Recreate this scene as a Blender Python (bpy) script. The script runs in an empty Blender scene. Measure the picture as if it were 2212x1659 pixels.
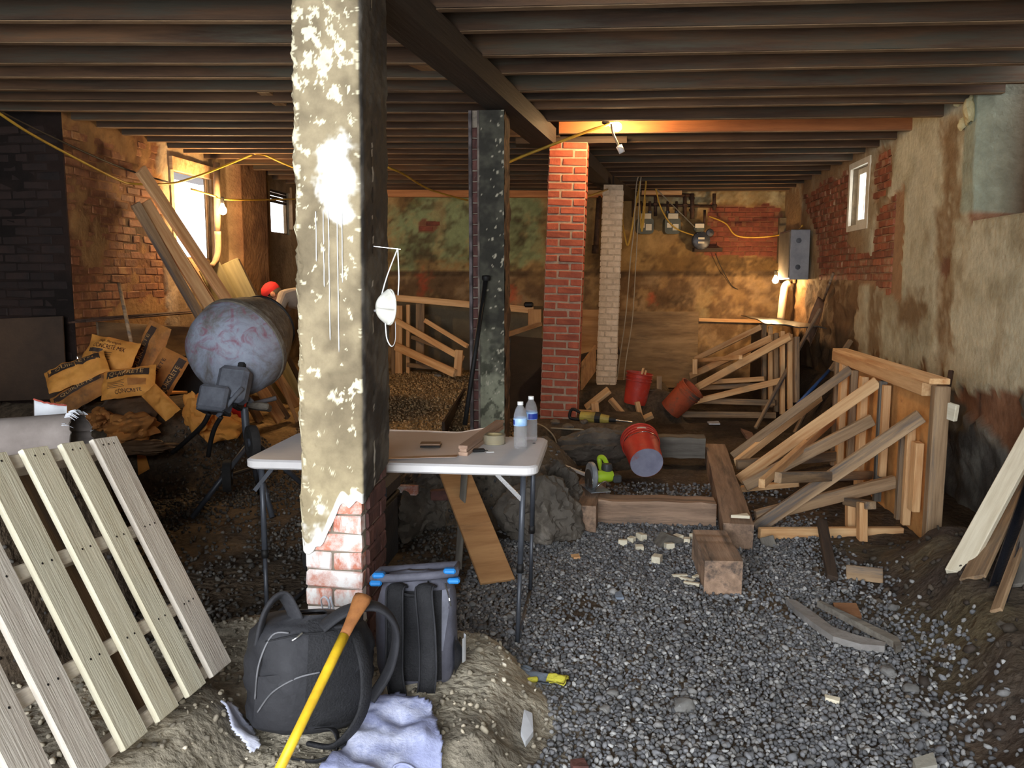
import bpy, bmesh, math, random
import numpy as np
from mathutils import Vector, Matrix, noise
random.seed(7); rng = np.random.default_rng(7)
SC = bpy.context.scene
COL = SC.collection

# ---------------------------------------------------------------- camera
FPX, CX, CY = 1790.0, 1106.0, 829.5
YAW, PIT = math.radians(6.5), math.radians(7.2)
EYE = Vector((0, 0, 1.63))
FW = Vector((-math.sin(YAW) * math.cos(PIT), math.cos(YAW) * math.cos(PIT), -math.sin(PIT)))
RT = Vector((math.cos(YAW), math.sin(YAW), 0))
UP = RT.cross(FW)
cam = bpy.data.objects.new('camera', bpy.data.cameras.new('camera'))
COL.objects.link(cam)
cam.data.sensor_width = 36.0
cam.data.lens = 36.0 * FPX / 2212.0
cam.data.clip_start = 0.05
cam.matrix_world = Matrix((( RT.x, UP.x, -FW.x, EYE.x), (RT.y, UP.y, -FW.y, EYE.y), (RT.z, UP.z, -FW.z, EYE.z), (0, 0, 0, 1)))
SC.camera = cam

def at(px, py, x=None, y=None, z=None, d=None):
    """the point where the sight line of a photo pixel meets the plane x=, y= or z= of the building (or lies at distance d)"""
    r = FW + RT * ((px - CX) / FPX) + UP * ((CY - py) / FPX)
    if x is not None: t = (x - EYE.x) / r.x
    elif y is not None: t = (y - EYE.y) / r.y
    elif z is not None: t = (z - EYE.z) / r.z
    else: t = d
    return EYE + r * t

# ---------------------------------------------------------------- sky, daylight, exposure
world = bpy.data.worlds.new('sky'); SC.world = world; world.use_nodes = True
bg = world.node_tree.nodes['Background']
bg.inputs[0].default_value = (0.93, 0.96, 1.0, 1); bg.inputs[1].default_value = 5.0
dl = bpy.data.lights.new('daylight_from_entrance', 'AREA'); dl.shape = 'RECTANGLE'; dl.size = 3.2; dl.size_y = 1.9
dl.energy = 205; dl.color = (0.88, 0.94, 1.0)
do = bpy.data.objects.new('daylight_from_entrance', dl); COL.objects.link(do)
do.location = (-1.05, -1.8, 1.9)
do.rotation_euler = (Vector((-0.6, 3.2, 0.35)) - do.location).to_track_quat('-Z', 'Y').to_euler()
vs = SC.view_settings
vs.view_transform = 'Standard'; vs.look = 'None'; vs.gamma = 1; vs.use_curve_mapping = False
vs.exposure = 0.5
SC.cycles.use_denoising = True
SC.cycles.sample_clamp_indirect = 6.0

# ---------------------------------------------------------------- materials
def nd(t, typ, **kw):
    n = t.nodes.new(typ)
    for k, v in kw.items(): setattr(n, k, v)
    return n

def newmat(name):
    m = bpy.data.materials.new(name); m.use_nodes = True
    t = m.node_tree; p = t.nodes['Principled BSDF']
    return m, t, p

def lin(c):
    return tuple(((v / 255.0) / 12.92 if v / 255.0 <= 0.04045 else ((v / 255.0 + 0.055) / 1.055) ** 2.4) for v in c)

def rgba(c): return (*lin(c), 1)

def M(name, c1, c2=None, rough=0.8, scale=6.0, stretch=(1, 1, 1), bump=0.3, bscale=40.0, rand=0.18, metal=0.0, detail=6, spec=0.4, contrast=(0.3, 0.7), c3=None, s3=2.0, th3=(0.52, 0.62), uv='Object', bdist=0.01):
    """two-tone noise colour, per-object brightness, optional third tone in patches, fine bump"""
    m, t, p = newmat(name); L = t.links.new
    tc = nd(t, 'ShaderNodeTexCoord'); oi = nd(t, 'ShaderNodeObjectInfo')
    off = nd(t, 'ShaderNodeVectorMath', operation='MULTIPLY_ADD')
    sc_ = nd(t, 'ShaderNodeCombineXYZ')
    for i in range(3): sc_.inputs[i].default_value = 31.7 * (i + 1)
    mr = nd(t, 'ShaderNodeVectorMath', operation='SCALE'); L(sc_.outputs[0], mr.inputs[0]); L(oi.outputs['Random'], mr.inputs['Scale'])
    off.inputs[1].default_value = stretch
    L(tc.outputs[uv], off.inputs[0]); L(mr.outputs[0], off.inputs[2])
    n1 = nd(t, 'ShaderNodeTexNoise'); n1.inputs['Scale'].default_value = scale; n1.inputs['Detail'].default_value = detail; n1.inputs['Roughness'].default_value = 0.65
    L(off.outputs[0], n1.inputs['Vector'])
    r = nd(t, 'ShaderNodeValToRGB'); L(n1.outputs['Fac'], r.inputs[0])
    r.color_ramp.elements[0].position = contrast[0]; r.color_ramp.elements[1].position = contrast[1]
    r.color_ramp.elements[0].color = rgba(c2 or tuple(v * 0.65 for v in c1)); r.color_ramp.elements[1].color = rgba(c1)
    out = r.outputs[0]
    if c3 is not None:
        n3 = nd(t, 'ShaderNodeTexNoise'); n3.inputs['Scale'].default_value = s3; n3.inputs['Detail'].default_value = 8; n3.inputs['Roughness'].default_value = 0.7
        L(off.outputs[0], n3.inputs['Vector'])
        r3 = nd(t, 'ShaderNodeMapRange'); r3.inputs[1].default_value = th3[0]; r3.inputs[2].default_value = th3[1]; L(n3.outputs['Fac'], r3.inputs[0])
        mx = nd(t, 'ShaderNodeMix', data_type='RGBA'); L(r3.outputs[0], mx.inputs[0]); L(out, mx.inputs[6]); mx.inputs[7].default_value = rgba(c3); out = mx.outputs[2]
    if rand:
        mrg = nd(t, 'ShaderNodeMapRange'); mrg.inputs[3].default_value = 1 - rand; mrg.inputs[4].default_value = 1 + rand; L(oi.outputs['Random'], mrg.inputs[0])
        hs = nd(t, 'ShaderNodeHueSaturation'); L(mrg.outputs[0], hs.inputs['Value']); L(out, hs.inputs['Color']); out = hs.outputs[0]
    L(out, p.inputs['Base Color'])
    p.inputs['Roughness'].default_value = rough; p.inputs['Metallic'].default_value = metal
    p.inputs['Specular IOR Level'].default_value = spec
    if bump:
        nb = nd(t, 'ShaderNodeTexNoise'); nb.inputs['Scale'].default_value = bscale; nb.inputs['Detail'].default_value = 5
        L(off.outputs[0], nb.inputs['Vector'])
        b = nd(t, 'ShaderNodeBump'); b.inputs['Strength'].default_value = bump; b.inputs['Distance'].default_value = bdist
        L(nb.outputs['Fac'], b.inputs['Height']); L(b.outputs[0], p.inputs['Normal'])
    return m

def VC(name, rough=0.9, scale=14.0, amt=0.35, bump=0.5, bscale=30.0, bdist=0.015, spec=0.25, two=None):
    """colour from the mesh's own 'Col' attribute (stains, paint, soil), broken up with fine noise"""
    m, t, p = newmat(name); L = t.links.new
    a = nd(t, 'ShaderNodeAttribute', attribute_name='Col'); tc = nd(t, 'ShaderNodeTexCoord')
    n1 = nd(t, 'ShaderNodeTexNoise'); n1.inputs['Scale'].default_value = scale; n1.inputs['Detail'].default_value = 9; n1.inputs['Roughness'].default_value = 0.7
    L(tc.outputs['Object'], n1.inputs['Vector'])
    mr = nd(t, 'ShaderNodeMapRange'); mr.inputs[1].default_value = 0.3; mr.inputs[2].default_value = 0.7; mr.inputs[3].default_value = 1 - amt; mr.inputs[4].default_value = 1 + amt
    L(n1.outputs['Fac'], mr.inputs[0])
    hs = nd(t, 'ShaderNodeHueSaturation'); L(a.outputs['Color'], hs.inputs['Color']); L(mr.outputs[0], hs.inputs['Value'])
    L(hs.outputs[0], p.inputs['Base Color'])
    nb = nd(t, 'ShaderNodeTexNoise'); nb.inputs['Scale'].default_value = bscale; nb.inputs['Detail'].default_value = 8
    L(tc.outputs['Object'], nb.inputs['Vector'])
    b = nd(t, 'ShaderNodeBump'); b.inputs['Strength'].default_value = bump; b.inputs['Distance'].default_value = bdist
    L(nb.outputs['Fac'], b.inputs['Height']); L(b.outputs[0], p.inputs['Normal'])
    p.inputs['Roughness'].default_value = rough; p.inputs['Specular IOR Level'].default_value = spec
    return m

def flat(name, c, rough=0.6, metal=0.0, spec=0.4, emit=None, es=0.0):
    m, t, p = newmat(name)
    p.inputs['Base Color'].default_value = rgba(c); p.inputs['Roughness'].default_value = rough; p.inputs['Metallic'].default_value = metal
    p.inputs['Specular IOR Level'].default_value = spec
    if emit: p.inputs['Emission Color'].default_value = (*emit, 1); p.inputs['Emission Strength'].default_value = es
    return m

GR = (0.6, 9, 9)          # grain runs along a board's own x axis
WOODNEW = M('new_pine', (222, 184, 136), (176, 124, 76), scale=2.2, stretch=GR, bump=0.15, bscale=12, rand=0.14, contrast=(0.3, 0.65), c3=(120, 84, 56), s3=3.0, th3=(0.66, 0.74))
WOODOLD = M('weathered_pine', (168, 140, 108), (108, 84, 60), scale=2.5, stretch=GR, bump=0.3, bscale=14, rand=0.2, c3=(84, 80, 78), s3=1.6, th3=(0.5, 0.66))
WOODGREY = M('grey_dirty_wood', (128, 122, 112), (78, 72, 66), scale=2.5, stretch=GR, bump=0.35, bscale=14, rand=0.2)
WOODDARK = M('dark_damp_wood', (74, 58, 46), (38, 30, 25), scale=2.5, stretch=GR, bump=0.3, bscale=14, rand=0.25)
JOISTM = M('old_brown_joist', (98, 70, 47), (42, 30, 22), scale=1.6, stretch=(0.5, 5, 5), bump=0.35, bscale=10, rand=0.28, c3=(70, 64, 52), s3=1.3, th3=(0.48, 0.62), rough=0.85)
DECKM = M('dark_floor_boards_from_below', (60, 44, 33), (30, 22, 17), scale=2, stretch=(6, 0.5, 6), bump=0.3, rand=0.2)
TIMBER = M('rough_sawn_timber', (172, 142, 118), (112, 90, 74), scale=2.6, stretch=(0.5, 6, 6), bump=0.5, bscale=16, rand=0.15, c3=(62, 56, 52), s3=1.5, th3=(0.52, 0.68))
PLY = M('plywood_face', (196, 152, 104), (150, 106, 66), scale=2.0, stretch=(0.7, 5, 5), bump=0.12, rand=0.1, c3=(112, 84, 62), s3=1.1, th3=(0.58, 0.72))
PLYDIRT = M('mud_stained_plywood', (142, 118, 88), (96, 76, 54), scale=2.2, stretch=(0.7, 4, 4), bump=0.2, rand=0.12, c3=(66, 56, 45), s3=1.2, th3=(0.5, 0.7))
PALLETM = M('pale_pallet_wood', (228, 220, 206), (196, 184, 170), scale=2.4, stretch=GR, bump=0.3, bscale=18, rand=0.08, c3=(150, 134, 118), s3=2.0, th3=(0.6, 0.72))
PALLETY = M('yellowish_pallet_wood', (232, 226, 202), (204, 194, 166), scale=2.4, stretch=GR, bump=0.25, bscale=18, rand=0.06)
STEELDK = M('grey_painted_steel', (84, 88, 96), (54, 56, 62), rough=0.45, scale=5, bump=0.05, rand=0.05, metal=0.3, spec=0.5)
CHROME = M('bright_steel', (190, 190, 190), (130, 130, 130), rough=0.25, metal=0.9, bump=0.03, rand=0.0)
RUST = M('rusty_iron', (92, 66, 50), (44, 34, 30), rough=0.75, scale=14, bump=0.4, rand=0.2, metal=0.3)
BLACKM = M('black_iron', (34, 32, 32), (18, 17, 17), rough=0.6, scale=10, bump=0.2, rand=0.1, metal=0.2)
WHITEPL = M('white_plastic', (232, 232, 230), (212, 212, 210), rough=0.45, scale=3, bump=0.04, bscale=120, rand=0.0)
RUBBER = M('dusty_black_rubber', (46, 44, 43), (26, 25, 25), rough=0.9, scale=12, bump=0.3, rand=0.1)
CORDY = M('yellow_cable', (206, 166, 60), (170, 128, 40), rough=0.5, scale=4, bump=0.0, rand=0.12)
CORDW = M('grey_white_cable', (168, 158, 138), (130, 120, 102), rough=0.6, scale=4, bump=0.0, rand=0.1)
CORDK = M('dark_cable', (58, 50, 42), (36, 32, 28), rough=0.7, scale=4, bump=0.0, rand=0.1)
PAPERW = M('white_torn_paper', (220, 222, 226), (188, 190, 196), rough=0.8, scale=5, bump=0.3, bscale=9, rand=0.05)
BLOCKW = M('pale_cut_wood', (226, 218, 196), (196, 184, 158), scale=4, stretch=GR, bump=0.15, rand=0.08)
LABELW = M('white_sticker', (226, 220, 200), (206, 198, 176), rough=0.6, scale=5, bump=0, rand=0.05)

# ---------------------------------------------------------------- mesh helpers
class MB:
    def __init__(s): s.v = []; s.f = []; s.c = None
    def add(s, vs, fs, mat=None):
        b = len(s.v)
        s.v += [tuple(mat @ Vector(p)) if mat is not None else tuple(p) for p in vs]
        s.f += [tuple(b + i for i in f) for f in fs]
        return s
    def box(s, c, size, rot=None, ch=0.0):
        """box at c, size (x,y,z), optional 3x3 rotation, optional chamfer"""
        a, b_, h = (q / 2 for q in size)
        mat = Matrix.Translation(Vector(c)) @ (rot.to_4x4() if rot is not None else Matrix.Identity(4))
        if ch <= 0:
            vs = [(x, y, z) for x in (-a, a) for y in (-b_, b_) for z in (-h, h)]
            s.add(vs, [(0, 1, 3, 2), (4, 6, 7, 5), (0, 4, 5, 1), (2, 3, 7, 6), (0, 2, 6, 4), (1, 5, 7, 3)], mat)
        else:
            vs, fs = chamfer_box(size, ch); s.add(vs, fs, mat)
        return s
    def tube(s, pts, r, n=8, caps=True, flat=None):
        """tube along pts; r number or list; flat=(scale across, up vector) squashes the section"""
        pts = [Vector(p) for p in pts]; b = len(s.v); k = len(pts)
        rs = r if isinstance(r, (list, tuple)) else [r] * k
        prev = None
        for i, p in enumerate(pts):
            t = (pts[min(i + 1, k - 1)] - pts[max(i - 1, 0)])
            t = t.normalized() if t.length > 1e-9 else Vector((0, 0, 1))
            if prev is None:
                ref = Vector((0, 0, 1)) if abs(t.z) < 0.9 else Vector((1, 0, 0))
                if flat: ref = Vector(flat[1])
                nx = (ref - t * ref.dot(t)).normalized()
            else:
                nx = (prev - t * prev.dot(t))
                nx = nx.normalized() if nx.length > 1e-6 else t.orthogonal().normalized()
            prev = nx; ny = t.cross(nx); fl = flat[0] if flat else 1.0
            for j in range(n):
                a = 2 * math.pi * j / n
                s.v.append(tuple(p + nx * (math.cos(a) * rs[i]) * (1.0) + ny * (math.sin(a) * rs[i] * fl)))
        for i in range(k - 1):
            for j in range(n):
                j2 = (j + 1) % n
                s.f.append((b + i * n + j, b + i * n + j2, b + (i + 1) * n + j2, b + (i + 1) * n + j))
        if caps:
            s.f.append(tuple(b + j for j in reversed(range(n)))); s.f.append(tuple(b + (k - 1) * n + j for j in range(n)))
        return s
    def lathe(s, prof, n=24, mat=None, caps=True):
        """prof: list of (radius, height) around local z"""
        vs = [(r * math.cos(2 * math.pi * j / n), r * math.sin(2 * math.pi * j / n), h) for r, h in prof for j in range(n)]
        fs = [(i * n + j, i * n + (j + 1) % n, (i + 1) * n + (j + 1) % n, (i + 1) * n + j) for i in range(len(prof) - 1) for j in range(n)]
        if caps: fs += [tuple(reversed(range(n))), tuple((len(prof) - 1) * n + j for j in range(n))]
        return s.add(vs, fs, mat)
    def prism(s, poly, z0, z1, mat=None):
        n = len(poly)
        vs = [(x, y, z0) for x, y in poly] + [(x, y, z1) for x, y in poly]
        fs = [tuple(reversed(range(n))), tuple(range(n, 2 * n))] + [(i, (i + 1) % n, n + (i + 1) % n, n + i) for i in range(n)]
        return s.add(vs, fs, mat)
    def surf(s, fn, nu, nv, mat=None, thick=None):
        """open grid surface fn(u,v), u and v in 0..1; thick gives it a second skin and closed edges"""
        P = [[Vector(fn(i / nu, j / nv)) for j in range(nv + 1)] for i in range(nu + 1)]
        b = len(s.v); W_ = nv + 1
        flatv = [P[i][j] for i in range(nu + 1) for j in range(nv + 1)]
        fs = [(i * W_ + j, (i + 1) * W_ + j, (i + 1) * W_ + j + 1, i * W_ + j + 1) for i in range(nu) for j in range(nv)]
        if thick:
            nr = []
            for i in range(nu + 1):
                for j in range(nv + 1):
                    du = P[min(i + 1, nu)][j] - P[max(i - 1, 0)][j]; dv = P[i][min(j + 1, nv)] - P[i][max(j - 1, 0)]
                    q = du.cross(dv); nr.append(q.normalized() if q.length > 1e-12 else Vector((0, 0, 1)))
            N = len(flatv); back = [p - q * thick for p, q in zip(flatv, nr)]
            flatv = flatv + back
            fs = fs + [tuple(N + k for k in reversed(f)) for f in fs]
            ring = [i * W_ for i in range(nu + 1)] + [nu * W_ + j for j in range(1, nv + 1)] + [i * W_ + nv for i in range(nu - 1, -1, -1)] + [j for j in range(nv - 1, 0, -1)]
            for a, b2 in zip(ring, ring[1:] + ring[:1]): fs.append((a, N + a, N + b2, b2)[::-1])
        return s.add(flatv, fs, mat)
    def mesh(s, name, smooth=False):
        me = bpy.data.meshes.new(name); me.from_pydata(s.v, [], s.f); me.update()
        if s.c is not None:
            ca = me.color_attributes.new('Col', 'FLOAT_COLOR', 'POINT')
            arr = np.ones((len(s.v), 4), np.float32); arr[:, :3] = np.asarray(s.c, np.float32); ca.data.foreach_set('color', arr.ravel())
        if smooth: me.polygons.foreach_set('use_smooth', [True] * len(me.polygons))
        return me
    def build(s, name, mat, parent=None, smooth=False, M_=None, sub=0, ang=None):
        me = s.mesh(name, smooth); me.materials.append(mat)
        if ang is not None:
            me.polygons.foreach_set('use_smooth', [True] * len(me.polygons)); me.set_sharp_from_angle(angle=math.radians(ang))
        o = link(name, me, parent, M_)
        if sub:
            md = o.modifiers.new('subdivision', 'SUBSURF'); md.levels = sub; md.render_levels = sub
        return o

_cb = {}
def chamfer_box(size, e):
    a, b, c = (q / 2 for q in size); e = min(e, a * 0.8, b * 0.8, c * 0.8)
    key = (round(a, 4), round(b, 4), round(c, 4), round(e, 4))
    if key in _cb: return _cb[key]
    bm = bmesh.new()
    for x in (-1, 1):
        for y in (-1, 1):
            for z in (-1, 1):
                bm.verts.new((x * a, y * (b - e), z * (c - e))); bm.verts.new((x * (a - e), y * b, z * (c - e))); bm.verts.new((x * (a - e), y * (b - e), z * c))
    bmesh.ops.convex_hull(bm, input=bm.verts)
    bmesh.ops.dissolve_limit(bm, angle_limit=0.01, verts=bm.verts, edges=bm.edges)
    bm.verts.index_update()
    r = ([tuple(v.co) for v in bm.verts], [tuple(v.index for v in f.verts) for f in bm.faces]); bm.free(); _cb[key] = r
    return r

def Wm(o):
    m = o.matrix_basis
    return m.copy() if o.parent is None else Wm(o.parent) @ o.matrix_parent_inverse @ m

def link(name, data, parent=None, M_=None):
    o = bpy.data.objects.new(name, data); COL.objects.link(o)
    if M_ is not None: o.matrix_basis = M_
    if parent is not None:
        o.parent = parent; o.matrix_parent_inverse = Wm(parent).inverted()
    return o

def tag(o, label, cat, group=None, kind=None):
    o['label'] = label
    if cat: o['category'] = cat
    if group: o['group'] = group
    if kind: o['kind'] = kind
    return o

def thing(name, label, cat, loc=(0, 0, 0), group=None):
    o = link(name, None, None, Matrix.Translation(Vector(loc))); o.empty_display_size = 0.1
    return tag(o, label, cat, group)

def struct(o): o['kind'] = 'structure'; return o

def frame_to(p0, p1, up=(0, 0, 1)):
    """matrix whose x axis runs p0->p1, z axis near up, origin midway"""
    p0, p1 = Vector(p0), Vector(p1); x = (p1 - p0).normalized(); up = Vector(up)
    z = up - x * up.dot(x)
    z = z.normalized() if z.length > 1e-4 else x.orthogonal().normalized()
    y = z.cross(x); c = (p0 + p1) / 2
    return Matrix(((x.x, y.x, z.x, c.x), (x.y, y.y, z.y, c.y), (x.z, y.z, z.z, c.z), (0, 0, 0, 1))), (p1 - p0).length

def board(name, p0, p1, w, t, mat, up=(0, 0, 1), parent=None, ch=0.004, wob=0.0):
    """a plank from p0 to p1: w across, t thick along up"""
    Mx, L = frame_to(p0, p1, up)
    b = MB()
    if wob:
        n = 8
        for k in range(n + 1):
            x = -L / 2 + L * k / n
            dy, dz = random.uniform(-wob, wob), random.uniform(-wob, wob)
            for (y, z) in ((-w / 2, -t / 2), (w / 2, -t / 2), (w / 2, t / 2), (-w / 2, t / 2)):
                b.v.append((x, y + dy + random.uniform(-wob, wob) * 0.6, z + dz + random.uniform(-wob, wob) * 0.6))
            if k:
                for j in range(4): b.f.append(((k - 1) * 4 + j, (k - 1) * 4 + (j + 1) % 4, k * 4 + (j + 1) % 4, k * 4 + j))
        b.f.append((3, 2, 1, 0)); b.f.append(tuple(n * 4 + j for j in range(4)))
    else:
        vs, fs = chamfer_box((L, w, t), ch); b.add(vs, fs)
    return b.build(name, mat, parent, M_=Mx)

def copy_tree(o, parent=None):
    c = o.copy(); COL.objects.link(c); c.parent = parent
    if parent is not None: c.matrix_parent_inverse = o.matrix_parent_inverse
    for ch in [q for q in o.children]: copy_tree(ch, c)
    return c

def curve_pts(pts, n=8):
    """smooth path through the given points"""
    P = [Vector(p) for p in pts]; out = []
    for i in range(len(P) - 1):
        a, b, c, d = P[max(i - 1, 0)], P[i], P[i + 1], P[min(i + 2, len(P) - 1)]
        for k in range(n):
            t = k / n
            out.append(0.5 * ((2 * b) + (c - a) * t + (2 * a - 5 * b + 4 * c - d) * t * t + (3 * b - a - 3 * c + d) * t ** 3))
    out.append(P[-1]); return out

def ns(x, y, z=0.0, s=1.0): return noise.noise(Vector((x * s, y * s, z * s)))
def fb(x, y, z=0.0, s=1.0, o=4): return noise.fractal(Vector((x * s, y * s, z * s)), 0.6, 2.1, o)
def sst(a, b, x):
    t = min(1.0, max(0.0, (x - a) / (b - a))); return t * t * (3 - 2 * t)
def mixc(a, b, t): return tuple(p + (q - p) * t for p, q in zip(a, b))
def rotz(a): return Matrix.Rotation(a, 4, 'Z')

def text_mesh(txt, size=1.0):
    """flat lettering as (verts, faces), centred on the origin"""
    cu = bpy.data.curves.new('lettering', 'FONT'); cu.body = txt; cu.size = size; cu.align_x = 'CENTER'; cu.align_y = 'CENTER'; cu.resolution_u = 2
    o = bpy.data.objects.new('lettering', cu); COL.objects.link(o)
    dg = bpy.context.evaluated_depsgraph_get(); me = bpy.data.meshes.new_from_object(o.evaluated_get(dg))
    vs = [tuple(v.co) for v in me.vertices]; fs = [tuple(p.vertices) for p in me.polygons]
    bpy.data.objects.remove(o); bpy.data.curves.remove(cu); bpy.data.meshes.remove(me)
    return vs, fs
# ================================================================= the setting
HJ = 2.91                      # underside of the joists
XR, XL = 2.62, -4.30
BWS = 0.15                     # the back wall is skewed: y = 12.5 + BWS * x
BWO, BWN = Vector((0, 12.5, 0)), Vector((BWS, -1, 0)).normalized()
def atp(px, py, o=BWO, n=BWN):
    r = FW + RT * ((px - CX) / FPX) + UP * ((CY - py) / FPX)
    return EYE + r * ((o - EYE).dot(n) / r.dot(n))
def mound(x, y, x0, x1, y0, y1, h, s=0.25):
    n = 0.10 * ns(x, y, 3.0, 2.3) + 0.05 * ns(x, y, 9.0, 6.0)
    e = min(x - x0 + n, x1 - x + n, y - y0 + n, y1 - y + n)
    return h * sst(0, s, e)
def tz0(x, y):
    z = 0.018 * fb(x, y, 0, 1.3)
    z += -0.08 * sst(0.9, 0.3, math.hypot(x + 0.35, y - 3.5))
    z += 0.30 * sst(7.0, 11.0, y) * sst(-0.9, -1.6, x)
    d = math.hypot((x + 1.12) / 0.92, (y - 2.80) / 0.82)
    z = max(z, 0.15 * sst(1.12, 0.80, d + 0.12 * ns(x, y, 1, 3.1)) + 0.03 * fb(x, y, 5, 5) * sst(1.2, 0.9, d)) if d < 1.3 else z
    d2 = math.hypot((x + 1.62) / 0.62, (y - 2.22) / 0.55)
    if d2 < 1.2: z = max(z, 0.31 * sst(1.15, 0.55, d2 + 0.10 * ns(x, y, 3, 3.3)) + 0.025 * fb(x, y, 5, 5) * sst(1.15, 0.8, d2))
    z = max(z, mound(x, y, -1.62, -0.12, 5.15, 6.75, 0.40, 0.32) + 0.03 * fb(x, y, 2, 4) * (1 if -1.7 < x < 0 and 5.1 < y < 6.9 else 0))
    z = max(z, mound(x, y, -0.85, 0.52, 7.12, 8.35, 0.34, 0.22))
    z = max(z, mound(x, y, -0.55, 0.95, 9.45, 11.1, 0.33, 0.3))
    eb = 1.34 + 0.20 * (y - 3.0)
    b = sst(eb - .16, eb + .22, x + 0.14 * ns(x, y, 4, 1.4) + 0.05 * ns(x, y, 1, 6)) * sst(5.25, 4.75, y + 0.12 * ns(x, y, 6, 2))
    z = max(z, z + 0.24 * b + 0.05 * fb(x, y, 7, 3.0) * b)
    z = max(z, 0.5 * sst(2.0, 2.6, x) * sst(7.3, 8.0, y))
    z += 0.25 * sst(-3.1, -4.3, x) * sst(5.4, 7.2, y)
    z = max(z, 0.62 * sst(-2.75, -3.5, x + 0.1 * ns(x, y, 2, 3)) * sst(5.7, 6.35, y) * sst(7.4, 6.9, y))
    z = max(z, 0.90 * sst(-2.22, -2.45, x + 0.05 * ns(x, y, 2, 4)) * sst(2.7, 2.95, y) * sst(3.9, 3.6, y))
    return z
NX0, NX1, NY0, NY1, GS = -6.6, 3.0, -2.0, 13.3, 0.05
_gx = int((NX1 - NX0) / GS) + 1; _gy = int((NY1 - NY0) / GS) + 1
TZ = np.array([[tz0(NX0 + i * GS, NY0 + j * GS) for j in range(_gy)] for i in range(_gx)])
def tz(x, y):
    u = min(max((x - NX0) / GS, 0), _gx - 1.001); v = min(max((y - NY0) / GS, 0), _gy - 1.001)
    i, j = int(u), int(v); a, b = u - i, v - j
    return float(TZ[i, j] * (1 - a) * (1 - b) + TZ[i + 1, j] * a * (1 - b) + TZ[i, j + 1] * (1 - a) * b + TZ[i + 1, j + 1] * a * b)
b = MB(); cols = []
for i in range(_gx):
    for j in range(_gy):
        x, y = NX0 + i * GS, NY0 + j * GS; z = TZ[i, j]
        b.v.append((x, y, z + 0.012 * ns(x, y, 2, 11)))
        n = fb(x, y, 1, 1.7)
        c = mixc((96, 82, 66), (64, 54, 44), min(1, max(0, 0.5 + n)))
        if x < -0.9 and y > 6.6: c = mixc(c, mixc((140, 118, 86), (108, 88, 62), min(1, max(0, 0.5 + n))), sst(6.6, 8.2, y) * sst(-0.9, -1.5, x))
        dm = math.hypot((x + 1.12) / 0.95, (y - 2.8) / 0.85)
        if dm < 1.25: c = mixc(c, mixc((182, 172, 152), (124, 116, 102), min(1, max(0, 0.5 + 1.3 * n))), sst(1.2, 0.95, dm))
        if -1.7 < x < 0.05 and 5.0 < y < 6.9 and z > 0.1: c = mixc(c, (104, 100, 92), 0.7 * sst(0.08, 0.25, z))
        if x > 1.2 and y < 5.3: c = mixc(c, mixc((64, 54, 47), (88, 78, 58), min(1, max(0, 0.3 + n))), sst(1.1, 1.5, x))
        cols.append(lin(c))
b.f = [(i * _gy + j, (i + 1) * _gy + j, (i + 1) * _gy + j + 1, i * _gy + j + 1) for i in range(_gx - 1) for j in range(_gy - 1)]
b.c = cols
floor = struct(b.build('floor', VC('earth_floor', scale=22, amt=0.45, bump=0.9, bscale=26, bdist=0.03), smooth=True))

# crushed stone: one mesh, nobody could count it
def gravel(name, label, pts, sizes, colors, parent=None):
    t = (1 + 5 ** 0.5) / 2
    I = np.array([(-1, t, 0), (1, t, 0), (-1, -t, 0), (1, -t, 0), (0, -1, t), (0, 1, t), (0, -1, -t), (0, 1, -t), (t, 0, -1), (t, 0, 1), (-t, 0, -1), (-t, 0, 1)], float) / math.sqrt(1 + t * t)
    Fc = np.array([(0, 11, 5), (0, 5, 1), (0, 1, 7), (0, 7, 10), (0, 10, 11), (1, 5, 9), (5, 11, 4), (11, 10, 2), (10, 7, 6), (7, 1, 8), (3, 9, 4), (3, 4, 2), (3, 2, 6), (3, 6, 8), (3, 8, 9), (4, 9, 5), (2, 4, 11), (6, 2, 10), (8, 6, 7), (9, 8, 1)])
    N = len(pts)
    q = rng.normal(size=(N, 4)); q /= np.linalg.norm(q, axis=1)[:, None]; w, x, y, z = q.T
    R = np.stack([1 - 2 * (y * y + z * z), 2 * (x * y - z * w), 2 * (x * z + y * w), 2 * (x * y + z * w), 1 - 2 * (x * x + z * z), 2 * (y * z - x * w), 2 * (x * z - y * w), 2 * (y * z + x * w), 1 - 2 * (x * x + y * y)], 1).reshape(N, 3, 3)
    J = I[None] * (1 + rng.uniform(-0.28, 0.28, (N, 12, 1))) * rng.uniform((0.75, 0.6, 0.45), (1.3, 1.0, 0.8), (N, 3))[:, None, :]
    V = np.einsum('nij,nkj->nki', R, J) * np.asarray(sizes)[:, None, None] + np.asarray(pts)[:, None, :]
    me = bpy.data.meshes.new(name)
    me.vertices.add(N * 12); me.vertices.foreach_set('co', V.astype(np.float32).ravel())
    F_ = (Fc[None] + 12 * np.arange(N)[:, None, None]).reshape(-1)
    me.loops.add(len(F_)); me.loops.foreach_set('vertex_index', F_.astype(np.int32))
    me.polygons.add(N * 20); me.polygons.foreach_set('loop_start', np.arange(0, N * 60, 3, dtype=np.int32)); me.polygons.foreach_set('loop_total', np.full(N * 20, 3, np.int32))
    me.update(calc_edges=True)
    ca = me.color_attributes.new('Col', 'FLOAT_COLOR', 'POINT')
    cc = np.ones((N, 12, 4), np.float32); cc[:, :, :3] = np.asarray(colors)[:, None, :]; ca.data.foreach_set('color', cc.ravel())
    me.materials.append(GRAVELM)
    o = link(name, me, floor); o['label'] = label; o['kind'] = 'stuff'; return o
GRAVELM = VC('crushed_stone', scale=60, amt=0.25, bump=0.25, bscale=90, bdist=0.004, rough=0.75)
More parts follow.
